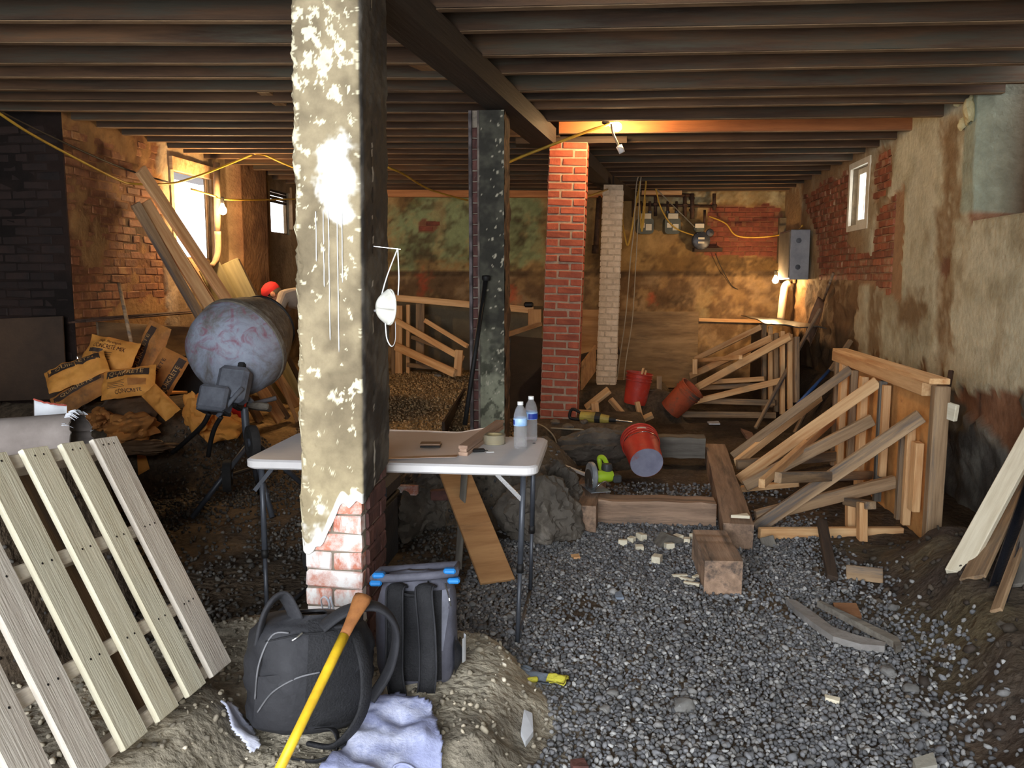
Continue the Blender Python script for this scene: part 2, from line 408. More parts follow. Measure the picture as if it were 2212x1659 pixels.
def scatter(region, sp, keep, sz, palette):
    x0, x1, y0, y1 = region; P, S, Cc = [], [], []
    for i in range(int((x1 - x0) / sp)):
        for j in range(int((y1 - y0) / sp)):
            x = x0 + (i + random.random()) * sp; y = y0 + (j + random.random()) * sp
            if random.random() > keep(x, y): continue
            s = random.uniform(*sz) * (1.5 if random.random() < 0.03 else 1)
            P.append((x, y, tz(x, y) + s * 0.35)); S.append(s)
            g = random.random(); k = random.uniform(0.75, 1.2)
            c = palette[0] if g < 0.62 else palette[1] if g < 0.9 else palette[2]
            Cc.append(lin(tuple(min(255, v * k) for v in c)))
    return P, S, Cc
PALG = ((104, 104, 106), (124, 122, 120), (152, 151, 149))
def inmound(x, y): return math.hypot((x + 1.62) / 0.62, (y - 2.22) / 0.55) < 1.0 or math.hypot((x + 1.12) / 0.92, (y - 2.80) / 0.82) < 1.02
def keepR(x, y):
    if inmound(x, y): return 0
    k = sst(1.62, 1.05, x + 0.2 * ns(x, y, 8, 1.5)) * (0.25 + 0.75 * sst(6.2, 5.2, y))
    k *= 1 - 0.75 * sst(0.15, 0.45, ns(x, y, 12, 1.1))
    if -1.6 < x < -0.15 and 5.0 < y: k *= 0.15
    return k
P_, S_, C_ = scatter((-0.75, 1.75, 2.25, 6.6), 0.0185, keepR, (0.009, 0.0165), PALG)
gravel('gravel', 'dark grey crushed stone covering the open floor in front of the timbers', P_, S_, C_)
P_, S_, C_ = scatter((-3.4, -0.75, 2.3, 7.2), 0.026, lambda x, y: 0 if inmound(x, y) else 0.6 * (1 - 0.7 * sst(0.1, 0.4, ns(x, y, 12, 1.1))), (0.010, 0.018), ((70, 66, 62), (84, 80, 74), (104, 100, 94)))  # darker palette paints in the shade below table and mixer
gravel('gravel', 'crushed stone coloured dark for the shade under the folding table and concrete mixer', P_, S_, C_)
P_, S_, C_ = scatter((-3.2, -0.9, 7.2, 11.6), 0.036, lambda x, y: 0.75, (0.011, 0.020), ((150, 126, 92), (136, 113, 82), (164, 142, 108)))
gravel('gravel', 'tan gravel bed rising towards the back wall behind the columns', P_, S_, C_)
P_, S_, C_ = scatter((1.15, 2.6, 2.3, 5.2), 0.05, lambda x, y: 0.22, (0.008, 0.024), ((54, 46, 40), (68, 59, 50), (92, 84, 74)))
gravel('rubble', 'small brown stones and crumbs strewn over the earth bank', P_, S_, C_)
P_, S_, C_ = scatter((-2.1, 0.0, 1.9, 3.7), 0.035, lambda x, y: 0.5 if inmound(x, y) else 0, (0.004, 0.014), ((158, 148, 130), (128, 120, 106), (184, 175, 158)))
gravel('rubble', 'pale crumbs and pebbles on the concrete footing under the backpacks', P_, S_, C_)

# ----------------------------------------------------------------- walls
def pip(poly, x, y):
    c = False; n = len(poly); j = n - 1
    for i in range(n):
        (xi, yi), (xj, yj) = poly[i], poly[j]
        if (yi > y) != (yj > y) and x < (xj - xi) * (y - yi) / (yj - yi) + xi: c = not c
        j = i
    return c
def ragged(polys, u, v, a=0.07, s=4.0):
    du = a * fb(u, v, 3.3, s, 3); dv = a * fb(u, v, 8.8, s, 3)
    return any(pip(p, u + du, v + dv) for p in polys)
def soft(polys, u, v, a=0.16, s=3.0):
    """0..1 membership with a broken, many-scaled edge"""
    k = 0
    for q in (0.4, 1.0, 1.7):
        du = a * q * fb(u, v, 3.3 + q, s * 1.6, 5); dv = a * q * fb(u, v, 8.8 + q, s * 1.6, 5)
        k += any(pip(p, u + du, v + dv) for p in polys)
    return k / 3
def wallgrid(name, mat, P, u0, u1, v0, v1, step, fn, holes=()):
    nu = int(round((u1 - u0) / step)); nv = int(round((v1 - v0) / step)); b = MB(); cols = []
    us = [u0 + (u1 - u0) * i / nu for i in range(nu + 1)]; vs_ = [v0 + (v1 - v0) * j / nv for j in range(nv + 1)]
    for (a0, a1, c0, c1) in holes:          # grid lines snap to the openings' edges
        for e in (a0, a1): k = min(range(nu + 1), key=lambda q: abs(us[q] - e)); us[k] = e
        for e in (c0, c1): k = min(range(nv + 1), key=lambda q: abs(vs_[q] - e)); vs_[k] = e
    for u in us:
        for v in vs_:
            d, c = fn(u, v); b.v.append(tuple(P(u, v, d))); cols.append(lin(c))
    for i in range(nu):
        for j in range(nv):
            cu, cv = (us[i] + us[i + 1]) / 2, (vs_[j] + vs_[j + 1]) / 2
            if any(h[0] < cu < h[1] and h[2] < cv < h[3] for h in holes): continue
            b.f.append((i * (nv + 1) + j, (i + 1) * (nv + 1) + j, (i + 1) * (nv + 1) + j + 1, i * (nv + 1) + j + 1))
    b.c = cols
    return struct(b.build(name, mat, smooth=True))
WALLM = VC('old_plaster_and_mortar', scale=9, amt=0.22, bump=0.6, bscale=22, bdist=0.02)

_bk = []
for k in range(6):
    bb = MB(); vs, fs = chamfer_box((0.205, 0.06, 0.062), 0.006)
    vs = [(x + random.uniform(-.004, .004), y + random.uniform(-.003, .003), z + random.uniform(-.004, .004)) for x, y, z in vs]
    bb.add(vs, fs); _bk.append(bb.mesh('brick'))
def brickmesh(mat, cache={}):
    if mat.name not in cache:
        cache[mat.name] = []
        for m in _bk:
            q = m.copy(); q.materials.append(mat); cache[mat.name].append(q)
    return cache[mat.name]
def lay(parent, P, N, u0, u1, v0, v1, mask, mat, proud=0.006, L=0.215, H=0.072, limit=300, holes=()):
    """bricks laid in courses on a wall; each is an object of its own. P(u,v,d) gives the wall point, N its outward normal"""
    n = 0; ms = brickmesh(mat); U = (P(1, 0, 0) - P(0, 0, 0)).normalized(); Vz = Vector((0, 0, 1))
    k = 0; v = v0 + H / 2
    while v < v1:
        u = u0 + (-0.25 * L if k % 2 else 0); first = bool(k % 2)
        while u < u1:
            if mask(u, v) and n < limit and not any(h[0] - .11 < u < h[1] + .11 and h[2] - .02 < v < h[3] + .02 for h in holes):
                head = first or random.random() < 0.10
                c = P(u, v, proud - 0.03 + random.uniform(-.004, .003))
                Mx = Matrix(((U.x, N.x, 0, c.x), (U.y, N.y, 0, c.y), (U.z, N.z, 1, c.z), (0, 0, 0, 1))) @ Matrix.Rotation(random.uniform(-.02, .02), 4, 'Y')
                if head: Mx = Mx @ Matrix.Diagonal((0.5, 1, 1, 1))
                link('brick', random.choice(ms), parent, Mx); n += 1
            u += 0.75 * L if first else L
            first = False
        v += H; k += 1
    return n

# right wall: plaster over brick, open brick round the window, rubble footing
PR = lambda u, v, d: Vector((XR - d, u, v))
def r_(pts): return [(lambda q: (q.y, q.z))(at(px, py, x=XR)) for px, py in pts]
r_brick = [r_([(1735, 430), (1775, 398), (1842, 366), (1838, 478), (1832, 525), (1888, 548), (1894, 470), (1925, 425), (1957, 398), (1952, 560), (1946, 650), (1900, 622), (1830, 600), (1772, 612), (1762, 500)]), r_([(1895, 330), (1925, 318), (1930, 395), (1890, 440)])]
r_red = [r_([(2092, 420), (2122, 380), (2124, 455), (2100, 478), (2088, 445)]), r_([(2060, 850), (2120, 838), (2212, 850), (2212, 1000), (2150, 940), (2100, 900)]), r_([(2036, 560), (2056, 560), (2052, 610), (2036, 600)])]
r_streak = [r_([(2036, 262), (2080, 238), (2072, 420), (2044, 440)]), r_([(2028, 450), (2062, 436), (2056, 800), (2028, 800)]), r_([(1882, 612), (1912, 606), (1902, 770), (1878, 770)]), r_([(2085, 380), (2125, 355), (2110, 460), (2060, 470)]), r_([(1885, 330), (1942, 300), (1930, 400), (1900, 470)]), r_([(1945, 640), (2010, 650), (1990, 720), (1940, 700)])]
r_low = [r_([(1680, 640), (1800, 600), (1860, 620), (1850, 760), (2040, 800), (2020, 1200), (1700, 1100)])]
r_stone = [r_([(2020, 830), (2212, 860), (2400, 900), (2400, 1500), (1950, 1400), (1960, 1000)])]
HOLE_R = [(8.90, 9.50, 2.20, 2.80)]
def f_right(u, v):
    n = fb(u, v, 0, 1.1, 4); d = 0.02 + 0.008 * n
    c = mixc((186, 182, 158), (158, 151, 126), sst(-.2, .5, n))
    if u > 8.3: c = mixc(c, (150, 122, 88), sst(8.3, 9.5, u + 0.5 * n))
    c = mixc(c, (118, 98, 74), 0.7 * sst(1.05, 0.45, v + 0.35 * n))
    g = soft(r_streak, u, v, 0.13)
    if g: c = mixc(c, (112, 86, 58), 0.8 * g); d -= 0.008 * g
    c = mixc(c, (118, 98, 70), 0.30 * sst(0.1, 0.5, fb(u, v * .6, 15, 2.2, 6))); c = mixc(c, (190, 186, 164), 0.4 * sst(0.15, 0.5, fb(u, v * .5, 25, 3.0, 6)))
    if ragged(r_low, u, v, 0.16, 3.0): c = mixc((122, 92, 62), (78, 60, 42), sst(-.3, .4, n)); d = 0.01 + 0.05 * fb(u, v, 4, 3)
    if ragged(r_stone, u, v, 0.1): c = mixc((116, 114, 106), (76, 72, 66), sst(-.3, .4, fb(u, v, 4, 2.4))); d = 0.02 + 0.05 * fb(u, v, 4, 2.5)
    if ragged(r_red, u, v, 0.06): c = mixc((142, 106, 82), (112, 80, 60), sst(-.3, .3, n)); d = 0.0
    if ragged(r_brick, u, v, 0.06): c = (150, 118, 88); d = -0.004
    if u < 6.42 and v > 2.09: d = -0.34; c = (70, 48, 32)
    elif u < 6.62 and v > 2.12 and u > 6.36: c = (142, 148, 130)
    return d, c
wall_right = wallgrid('wall_right', WALLM, PR, -2.0, 12.95, -0.2, 3.17, 0.045, f_right, HOLE_R)
BRR = M('dusty_orange_brick', (158, 92, 62), (112, 62, 42), scale=9, bump=0.5, bscale=30, rand=0.28, c3=(150, 124, 98), s3=6, th3=(0.5, 0.66))
lay(wall_right, PR, Vector((-1, 0, 0)), 8.2, 12.4, 1.4, 2.88, lambda u, v: ragged(r_brick, u, v, 0.06), BRR, proud=0.012, holes=HOLE_R, limit=300)

# back wall
UB = Vector((1, BWS, 0)).normalized()
PB = lambda u, v, d: BWO + UB * u + Vector((0, 0, v)) + BWN * d
def b_(pts): return [(lambda q: ((q - BWO).dot(UB), q.z))(atp(px, py)) for px, py in pts]
b_green = [b_([(930, 400), (1170, 405), (1170, 560), (1060, 590), (1000, 560), (900, 560), (850, 470)]), b_([(850, 470), (920, 480), (900, 590), (850, 590)])]
b_brick = [b_([(1535, 442), (1690, 445), (1686, 560), (1600, 552), (1500, 548), (1528, 500)]), b_([(905, 475), (945, 480), (948, 497), (908, 498)])]
b_white = [b_([(1540, 410), (1722, 412), (1716, 470), (1690, 445), (1600, 440), (1540, 438)]), b_([(1395, 410), (1530, 410), (1530, 470), (1480, 450), (1395, 450)]), b_([(1500, 640), (1535, 630), (1530, 700), (1515, 700)])]
b_dark = [b_([(1590, 545), (1650, 560), (1640, 590), (1480, 600), (1490, 560)]), b_([(1430, 640), (1500, 620), (1490, 660), (1420, 660)]), b_([(1255, 545), (1300, 550), (1300, 600), (1255, 580)]), b_([(890, 500), (935, 530), (960, 585), (880, 580), (870, 540)]), b_([(1100, 470), (1150, 500), (1120, 560), (1100, 540)])]
b_red = [b_([(905, 590), (922, 590), (920, 640), (906, 640)]), b_([(1100, 610), (1118, 625), (1110, 655), (1100, 655)]), b_([(1396, 630), (1412, 636), (1408, 655), (1396, 650)])]
def f_back(u, v):
    n = fb(u, v, 2, 1.3, 4); d = 0.015 + 0.01 * n + 0.05 * sst(1.75, 1.66, v)
    c = mixc((158, 128, 82), (116, 90, 54), sst(-.3, .4, n))
    g = soft(b_green, u, v, 0.2)
    if g: c = mixc(c, mixc((138, 150, 106), (112, 116, 76), sst(-.2, .4, n)), 0.9 * g)
    if v < 1.74: c = mixc((146, 120, 88), (108, 84, 58), sst(-.3, .3, fb(u, v, 9, 2.2)))
    if 1.66 < v < 1.74: c = mixc(c, (70, 56, 40), 0.6)
    g = soft(b_white, u, v, 0.16)
    if g: c = mixc(c, mixc((182, 168, 130), (146, 128, 92), sst(-.3, .4, n)), g)
    g = soft(b_dark, u, v, 0.25)
    if g: c = mixc(c, (54, 41, 28), 0.65 * g * (0.5 + 0.5 * sst(-.3, .3, fb(u, v, 6, 5)))); d -= 0.006 * g
    c = mixc(c, (72, 54, 36), 0.5 * sst(0.12, 0.5, fb(u, v, 15, 2.6, 6))); c = mixc(c, (186, 150, 98), 0.4 * sst(0.15, 0.5, fb(u, v, 25, 3.4, 6)))
    cr = abs(fb(u, v, 5, 2.6, 3)); c = mixc(c, (66, 50, 34), 0.55 * sst(0.05, 0.0, cr) * sst(-0.1, 0.3, ns(u, v, 4, 0.9)))
    g = soft(b_red, u, v, 0.10)
    if g: c = mixc(c, (206, 82, 52), 0.6 * g)
    if ragged(b_brick, u, v, 0.06): c = (126, 84, 60); d = 0.0
    return d, c
wall_back = wallgrid('wall_back', WALLM, PB, -4.6, 2.9, -0.1, 3.17, 0.04, f_back)
BRB = M('soot_red_brick', (140, 74, 52), (96, 50, 36), scale=9, bump=0.4, bscale=30, rand=0.22, c3=(112, 80, 58), s3=5, th3=(0.55, 0.7))
lay(wall_back, PB, BWN, -4.4, 2.7, 1.9, 2.8, lambda u, v: ragged(b_brick, u, v, 0.06), BRB, proud=0.010, limit=220)

# left wall: brick up to the big window, then rough plaster
PL = lambda u, v, d: Vector((XL + d, u, v))
HOLE_L = [(7.95, 8.74, 1.84, 2.72), (10.28, 11.02, 2.22, 2.78)]
def l_(pts): return [(lambda q: (q.y, q.z))(at(px, py, x=XL)) for px, py in pts]
l_pl = [l_([(268, 470), (352, 520), (348, 700), (240, 690), (262, 560)])]
l_drk = [l_([(265, 470), (350, 480), (345, 530), (300, 540), (255, 500)]), l_([(215, 600), (250, 600), (240, 660), (190, 680)])]
def isbrick_l(u, v): return u < 7.72 + 0.06 * fb(u, v, 1, 5) and v > 1.0
def f_left(u, v):
    n = fb(u, v, 6, 1.2, 4)
    if isbrick_l(u, v):
        d = 0; c = mixc((134, 92, 56), (96, 62, 38), sst(-.3, .4, n))
        c = mixc(c, (150, 114, 70), 0.8 * sst(-.05, .3, fb(u, v, 3, 1.6))); d = 0.007 * sst(0.0, .3, fb(u, v, 3, 1.6))
        if ragged(l_drk, u, v, 0.12): c = mixc(c, (70, 56, 42), 0.6)
    else:
        d = 0.02 + 0.01 * n; c = mixc((160, 136, 104), (122, 100, 74), sst(-.3, .4, n))
        if 9.15 < u < 9.95: d += 0.14; c = mixc((140, 104, 72), (110, 78, 54), sst(-.3, .4, n))
        if u < 7.95: c = mixc((168, 148, 122), (140, 120, 96), sst(-.3, .4, n))
    return d, c
wall_left = wallgrid('wall_left', WALLM, PL, 6.30, 12.6, -0.1, 3.17, 0.04, f_left, HOLE_L)
BRL = M('grimy_brown_brick', (142, 88, 54), (94, 58, 38), scale=8, bump=0.6, bscale=30, rand=0.22, c3=(150, 112, 70), s3=4, th3=(0.52, 0.68))
lay(wall_left, PL, Vector((1, 0, 0)), 6.415, 7.72, 0.95, 2.86, lambda u, v: isbrick_l(u, v) and fb(u, v, 3, 1.6) < 0.22, BRL, proud=0.0045, limit=300)
# short return wall facing the camera at the near end of the left wall
PF = lambda u, v, d: Vector((u, 6.30 - d, v))
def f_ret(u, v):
    n = fb(u, v, 4, 1.5); return 0.005 * n, mixc((40, 28, 23), (24, 17, 14), sst(-.3, .3, n))  # near-black tones put the unlit face into the wall colour
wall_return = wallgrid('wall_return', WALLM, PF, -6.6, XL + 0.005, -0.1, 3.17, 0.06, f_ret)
BRD = M('unlit_dark_brick', (46, 30, 24), (26, 18, 15), scale=8, bump=0.5, bscale=30, rand=0.25)  # bricks darkened likewise, the wall's shade is in their colour
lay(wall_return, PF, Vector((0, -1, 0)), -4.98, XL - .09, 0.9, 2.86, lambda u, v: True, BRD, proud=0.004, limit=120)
# walls out of the picture that close the cellar, with the wide entrance behind the viewer
b = MB(); b.box((-6.65, 2.2, 1.55), (0.1, 8.6, 3.4)); struct(b.build('wall_side', WOODDARK))
b = MB()
for x0, x1, z0, z1 in ((-6.6, -2.9, -0.2, 3.17), (0.8, 2.7, -0.2, 3.17), (-2.9, 0.8, 2.9, 3.17)): b.box(((x0 + x1) / 2, -2.05, (z0 + z1) / 2), (x1 - x0, 0.1, z1 - z0))
struct(b.build('wall_front', WOODDARK))

# brick jamb at the picture's left edge
bp = thing('brick_jamb', 'narrow brick jamb at the picture edge beside the dark return wall', 'pier', (-5.02, 6.02, 0))
b = MB(); b.box((-5.1, 6.12, 1.4), (0.24, 0.3, 2.9)); b.build('core', M('dull_mortar', (104, 84, 66), rand=0), bp)
PJ = lambda u, v, d: Vector((u, 5.97 - d, v))
lay(bp, PJ, Vector((0, -1, 0)), -5.22, -4.96, 0.9, 2.3, lambda u, v: True, BRL, proud=0.012, limit=60)

# ----------------------------------------------------------------- windows
def window(name, Pw, u0, u1, v0, v1, N, depth, frame_m, slider=None, fw=0.045):
    root = struct(link(name, None)); U = (Pw(1, 0, 0) - Pw(0, 0, 0)).normalized(); Z = Vector((0, 0, 1))
    rt = Matrix((U, N, Z)).transposed()
    def bx(nm, a0, a1, c0, c1, d0, d1, m):
        c = Pw((a0 + a1) / 2, (c0 + c1) / 2, (d0 + d1) / 2); q = MB(); q.box(c, (a1 - a0, abs(d1 - d0), c1 - c0), rt); return q.build(nm, m, root)
    rv = M(name + '_reveal', (150, 132, 104), rand=0)
    bx('reveal', u0 - .06, u0, v0 - .06, v1 + .06, -depth, -0.004, rv); bx('reveal', u1, u1 + .06, v0 - .06, v1 + .06, -depth, -0.004, rv)
    bx('reveal', u0, u1, v1, v1 + .06, -depth, -0.004, rv); bx('window_sill', u0, u1, v0 - .06, v0, -depth, 0.0, rv)
    d0, d1 = -depth * .8, -depth * .4
    for a0, a1, c0, c1 in ((u0, u0 + fw, v0, v1), (u1 - fw, u1, v0, v1), (u0 + fw, u1 - fw, v0, v0 + fw), (u0 + fw, u1 - fw, v1 - fw, v1)): bx('window_frame', a0, a1, c0, c1, d0, d1, frame_m)
    if slider: bx('mullion', slider - .02, slider + .02, v0 + fw, v1 - fw, d0, d1, frame_m)
    g = bx('pane', u0 + fw, u1 - fw, v0 + fw, v1 - fw, -depth * .62, -depth * .62 + .004, GLASS)
    return root, bx
m, t, p = newmat('window_glass'); GLASS = m
p.inputs['Transmission Weight'].default_value = 1; p.inputs['Roughness'].default_value = 0.0; p.inputs['IOR'].default_value = 1.02; p.inputs['Base Color'].default_value = (.97, .98, 1, 1)
VINYL = M('white_vinyl_frame', (228, 220, 200), (204, 194, 170), rough=0.5, rand=0)
OLDFR = M('dusty_timber_frame', (158, 128, 92), (116, 90, 62), rand=0.1)
w1, bx = window('window_1', PL, *HOLE_L[0], Vector((1, 0, 0)), 0.06, OLDFR, fw=0.02)
bx('lintel', 7.90, 8.80, 2.70, 2.83, 0.0, 0.05, WOODNEW); bx('trim_strip', 8.74, 8.80, 1.80, 2.70, 0.0, 0.03, OLDFR); bx('trim_strip', 7.89, 7.95, 1.80, 2.70, 0.0, 0.03, M('pale_casing', (186, 166, 138), rand=0))
w2, bx = window('window_2', PL, *HOLE_L[1], Vector((1, 0, 0)), 0.08, OLDFR, fw=0.025)
for k in range(4): bx('louvre', 10.3, 11.0, 2.62 + k * .045, 2.655 + k * .045, -0.04, -0.02, WOODDARK)
bx('trim_strip', 10.22, 10.28, 2.2, 2.86, 0.0, 0.05, OLDFR); bx('trim_strip', 11.02, 11.08, 2.3, 2.86, 0.0, 0.05, OLDFR)
w3, bx = window('window_3', PR, *HOLE_R[0], Vector((-1, 0, 0)), 0.13, VINYL, slider=9.2, fw=0.06)
for a0, a1, c0, c1 in ((8.84, 8.90, 2.14, 2.86), (9.50, 9.56, 2.14, 2.86), (8.9, 9.5, 2.14, 2.2), (8.9, 9.5, 2.8, 2.86)): bx('window_casing', a0, a1, c0, c1, 0.0, 0.03, VINYL)

# ----------------------------------------------------------------- ceiling, joists and beams
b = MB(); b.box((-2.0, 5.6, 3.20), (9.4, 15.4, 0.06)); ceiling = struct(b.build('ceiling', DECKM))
PALEUND = M('pale_joist_underside', (150, 120, 88), (84, 62, 44), scale=5, stretch=(.6, 3, 3), bump=.4, rand=.25)  # thin paler strip along the underside of each joist
def under(j, dep):
    xs = [v.co.x for v in j.data.vertices]; L_ = max(xs) - min(xs); vs, fs = chamfer_box((L_, .050, .005), .001); q = MB(); q.add(vs, fs)
    q.build('pale_underside', PALEUND, j, M_=Wm(j) @ Matrix.Translation((0, 0, -dep / 2 - .003)))
def beamx(y):                                                        # the beam line wanders from column to column
    for (y0, x0), (y1, x1) in zip(((-2, -1.7), (3.1, -1.06), (6.0, -0.84), (7.8, -0.40), (10.5, -0.02), (13, 0.3)), ((3.1, -1.06), (6.0, -0.84), (7.8, -0.40), (10.5, -0.02), (13, 0.3), (14, .4))):
        if y0 <= y <= y1: return x0 + (x1 - x0) * (y - y0) / (y1 - y0)
    return 0.3
yb = 4.00
lefts = [(-3.6, 0), (-3.0, 0), (-2.45, 0), (-1.9, 0), (-1.3, 0), (-.7, 0), (0.0, 0), (0.6, 0), (1.2, 0), (1.8, 0), (2.5, 0), (3.1, 0)]
k = 0; y = 0.0
rj = [3.72, 4.14, 4.53, 4.98, 5.42, 5.90, 6.22, 6.50, 6.95, 7.62, 8.05, 8.5, 8.95, 9.4, 9.85, 10.3, 10.75, 11.2, 11.65, 12.1, 12.5]
for yy in [3.36, 2.94, 2.5, 2.05, 1.6, 1.1, 0.6, 0.1, -.4, -.9] + rj:
    xb = beamx(yy)
    dep = random.uniform(0.22, 0.26); sl = 0.045 + random.uniform(-.012, .012)
    if yy == 7.62: sl = 0.06
    z = HJ + dep / 2 + random.uniform(-.008, .008)
    jb = board('joist', (xb, yy + sl * (xb - 0.4), z), (2.72, yy + sl * (2.72 - 0.4), z), 0.055, dep, JOISTM if yy != 7.62 else M('bulblit_joist', (176, 112, 66), (120, 72, 42), scale=1.6, stretch=(0.5, 5, 5), rand=0), parent=ceiling, wob=0.0015)  # joist beside the bulb: lamplight painted in as a brighter orange
    under(jb, dep)
lj = [-1.0, -.5, 0, .5, 1, 1.5, 2.0, 2.45, 2.9, 3.35, 3.72, 4.14, 4.55, 4.95, 5.32, 5.70, 6.06, 6.42, 6.76, 7.10, 7.48, 7.85, 8.2, 8.55, 8.95, 9.4, 9.85, 10.3, 10.75, 11.2, 11.65, 12.1]
for yy in lj:                                                          # measured near x = -1.9
    xb = beamx(yy + .15); dep = random.uniform(0.22, 0.26); sl = 0.11 + 0.02 * sst(3.5, 6.5, yy) - 0.02 * sst(8, 11, yy) + random.uniform(-.012, .012)
    xl = -6.6 if yy < 6.6 else -4.42
    z = HJ + dep / 2 + random.uniform(-.006, .006)
    jb = board('joist', (xl, yy + sl * (xl + 1.9), z), (xb, yy + sl * (xb + 1.9), z), 0.055, dep, JOISTM, parent=ceiling, wob=0.0015)
    under(jb, dep)
def beam(label, p0, p1, w, h, mat=None):
    o = board('ceiling_beam', p0, p1, w, h, mat or BEAMM, wob=0.002); tag(o, label, 'beam'); o['kind'] = 'thing'; return o
BEAMM = M('dark_old_beam', (64, 50, 38), (34, 26, 21), scale=1.5, stretch=(0.4, 5, 5), bump=0.4, bscale=10, rand=0.1)
zb = HJ - 0.07
beam('long dark timber beam running from the front column over the middle column', (-1.62, -1.9, zb), (-0.55, 7.30, zb), 0.20, 0.14)
beam('short dark timber cap across the top of the red brick pillar', (-0.85, 7.78, HJ - .03), (0.15, 7.86, HJ - .03), 0.22, 0.06)
beam('dark timber beam from the red brick pillar to the white pillar', (-0.36, 7.98, zb), (-0.04, 10.65, zb), 0.18, 0.14)
beam('dark timber beam from the white pillar to the back wall', (-0.02, 10.72, zb), (0.3, 12.5, zb), 0.18, 0.14)
# fresh plate along the back wall under the joists
pl0, pl1 = PB(-3.6, HJ - .05, .08), PB(-0.1, HJ - .05, .08)
tag(board('wall_plate', pl0, pl1, 0.09, 0.10, M('orange_pine', (206, 138, 84), (150, 92, 52), scale=2, stretch=GR, rand=0)), 'fresh orange timber plate fixed under the joists along the back wall', 'timber')
tag(board('nailer_strip', PB(-.6, HJ - .05, .35), PB(-.02, HJ - .05, .35), 0.05, 0.06, WOODNEW), 'pale timber strip under the joists left of the white pillar top', 'timber')
tag(board('nailer_strip', PB(.42, HJ - .05, .35), PB(1.0, HJ - .05, .35), 0.05, 0.06, WOODNEW), 'pale timber strip under the joists above the gas meters', 'timber')
for (a, c, dpt, lab) in (((568, 196), (622, 236), 5.9, 'orange offcut of wood nailed between joists above the concrete mixer'), ((880, 128), (935, 152), 5.0, 'orange wood offcut nailed between joists beside the long beam')):
    A = at(*a, z=HJ + 0.05); Bq = at(*c, z=HJ + 0.05)
    tag(board('joist_bridging', A, Bq, 0.09, 0.03, WOODNEW), lab, 'timber')
# ================================================================= columns
def course_face(parent, P, N, u0, u1, z0, z1, mat, H=0.071, proud=0.0, pattern=None, mask=None, limit=300, gap=0.011):
    """courses filling u0..u1 exactly: pattern gives brick lengths of even and odd courses as fractions"""
    U = (P(1, 0, 0) - P(0, 0, 0)).normalized(); ms = brickmesh(mat); W_ = u1 - u0
    z = z0 + H / 2; k = 0; n = 0
    while z < z1 - H * 0.3:
        u = u0
        for fr in pattern[k % len(pattern)]:
            L = fr * W_
            if (mask is None or mask(u + L / 2, z)) and n < limit:
                c = P(u + L / 2, z, proud - 0.03 + random.uniform(-.003, .003))
                Mx = Matrix(((U.x, N.x, 0, c.x), (U.y, N.y, 0, c.y), (0, 0, 1, c.z), (0, 0, 0, 1))) @ Matrix.Rotation(random.uniform(-.012, .012), 4, 'Y') @ Matrix.Diagonal(((L - gap) / 0.205, 1, (H - gap * .9) / .062, 1))
                link('brick', random.choice(ms), parent, Mx); n += 1
            u += L
        z += H; k += 1

# ---- front column: cement render over brick, render knocked off at the foot
YF = 3.0
fx0, fx1 = at(650, 900, y=YF).x, at(780, 900, y=YF).x
fyb = YF + 0.33
ztop = HJ - 0.145
col1 = thing('rendered_column', 'tall brick column under cracked tan render with white paint splash, in front of folding table', 'column', ((fx0 + fx1) / 2, YF + .16, 0.25))
MORT = M('grey_mortar', (150, 138, 122), (110, 100, 88), scale=20, bump=0.6, rand=0)
b = MB(); b.box(((fx0 + fx1) / 2, (YF + fyb) / 2, 0.62), (fx1 - fx0 - .016, fyb - YF - .016, 1.1)); b.build('mortar_core', MORT, col1)
BRW = M('sunpatch_red_brick', (222, 150, 124), (192, 112, 90), scale=7, bump=0.4, bscale=26, rand=0.06, c3=(246, 240, 236), s3=6, th3=(0.40, 0.56))  # white patches paint the bright sun patch into the foot bricks
BRM = M('dark_maroon_brick', (104, 66, 58), (62, 40, 38), scale=10, bump=0.8, bscale=24, rand=0.18, c3=(140, 124, 112), s3=9, th3=(0.62, 0.72))
zl = lambda u: 0.58 + 0.20 * sst(0.15, 0.75, u) + 0.025 * ns(u * 7, 0, 4)          # lower edge of the render on the front, u 0..1
PFc = lambda u, v, d: Vector((u, YF - d, v)); PRc = lambda u, v, d: Vector((fx1 + d, u, v)); PLc = lambda u, v, d: Vector((fx0 - d, u, v))
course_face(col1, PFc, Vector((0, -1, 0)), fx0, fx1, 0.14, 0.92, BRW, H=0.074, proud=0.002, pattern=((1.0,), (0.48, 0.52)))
course_face(col1, PRc, Vector((1, 0, 0)), YF + .06, fyb, 0.14, 1.0, BRM, H=0.074, proud=0.004, pattern=((0.32, 0.68), (0.66, 0.34)))
course_face(col1, PLc, Vector((-1, 0, 0)), YF + .06, fyb, 0.14, 0.9, BRM, H=0.074, proud=0.002, pattern=((0.32, 0.68), (0.66, 0.34)))
# render skin: one continuous sleeve with rounded corners and a broken lower edge
TH = 0.012; RC = 0.03
per = []
def sleeve_outline(n_front, n_side):
    x0, x1, y0, y1 = fx0 - TH, fx1 + TH, YF - TH, fyb + TH
    pts = []
    for i in range(n_side): pts.append((x0, y1 - (y1 - y0 - RC) * i / n_side))
    for i in range(5): a = math.pi + math.pi / 2 * i / 5; pts.append((x0 + RC + RC * math.cos(a), y0 + RC + RC * math.sin(a)))
    for i in range(n_front + 1): pts.append((x0 + RC + (x1 - x0 - 2 * RC) * i / n_front, y0))
    for i in range(1, 6): a = -math.pi / 2 + math.pi / 2 * i / 5; pts.append((x1 - RC + RC * math.cos(a), y0 + RC + RC * math.sin(a)))
    for i in range(1, n_side + 1): pts.append((x1, y0 + RC + (y1 - y0 - RC) * i / n_side))
    return pts
OUT = sleeve_outline(56, 24)
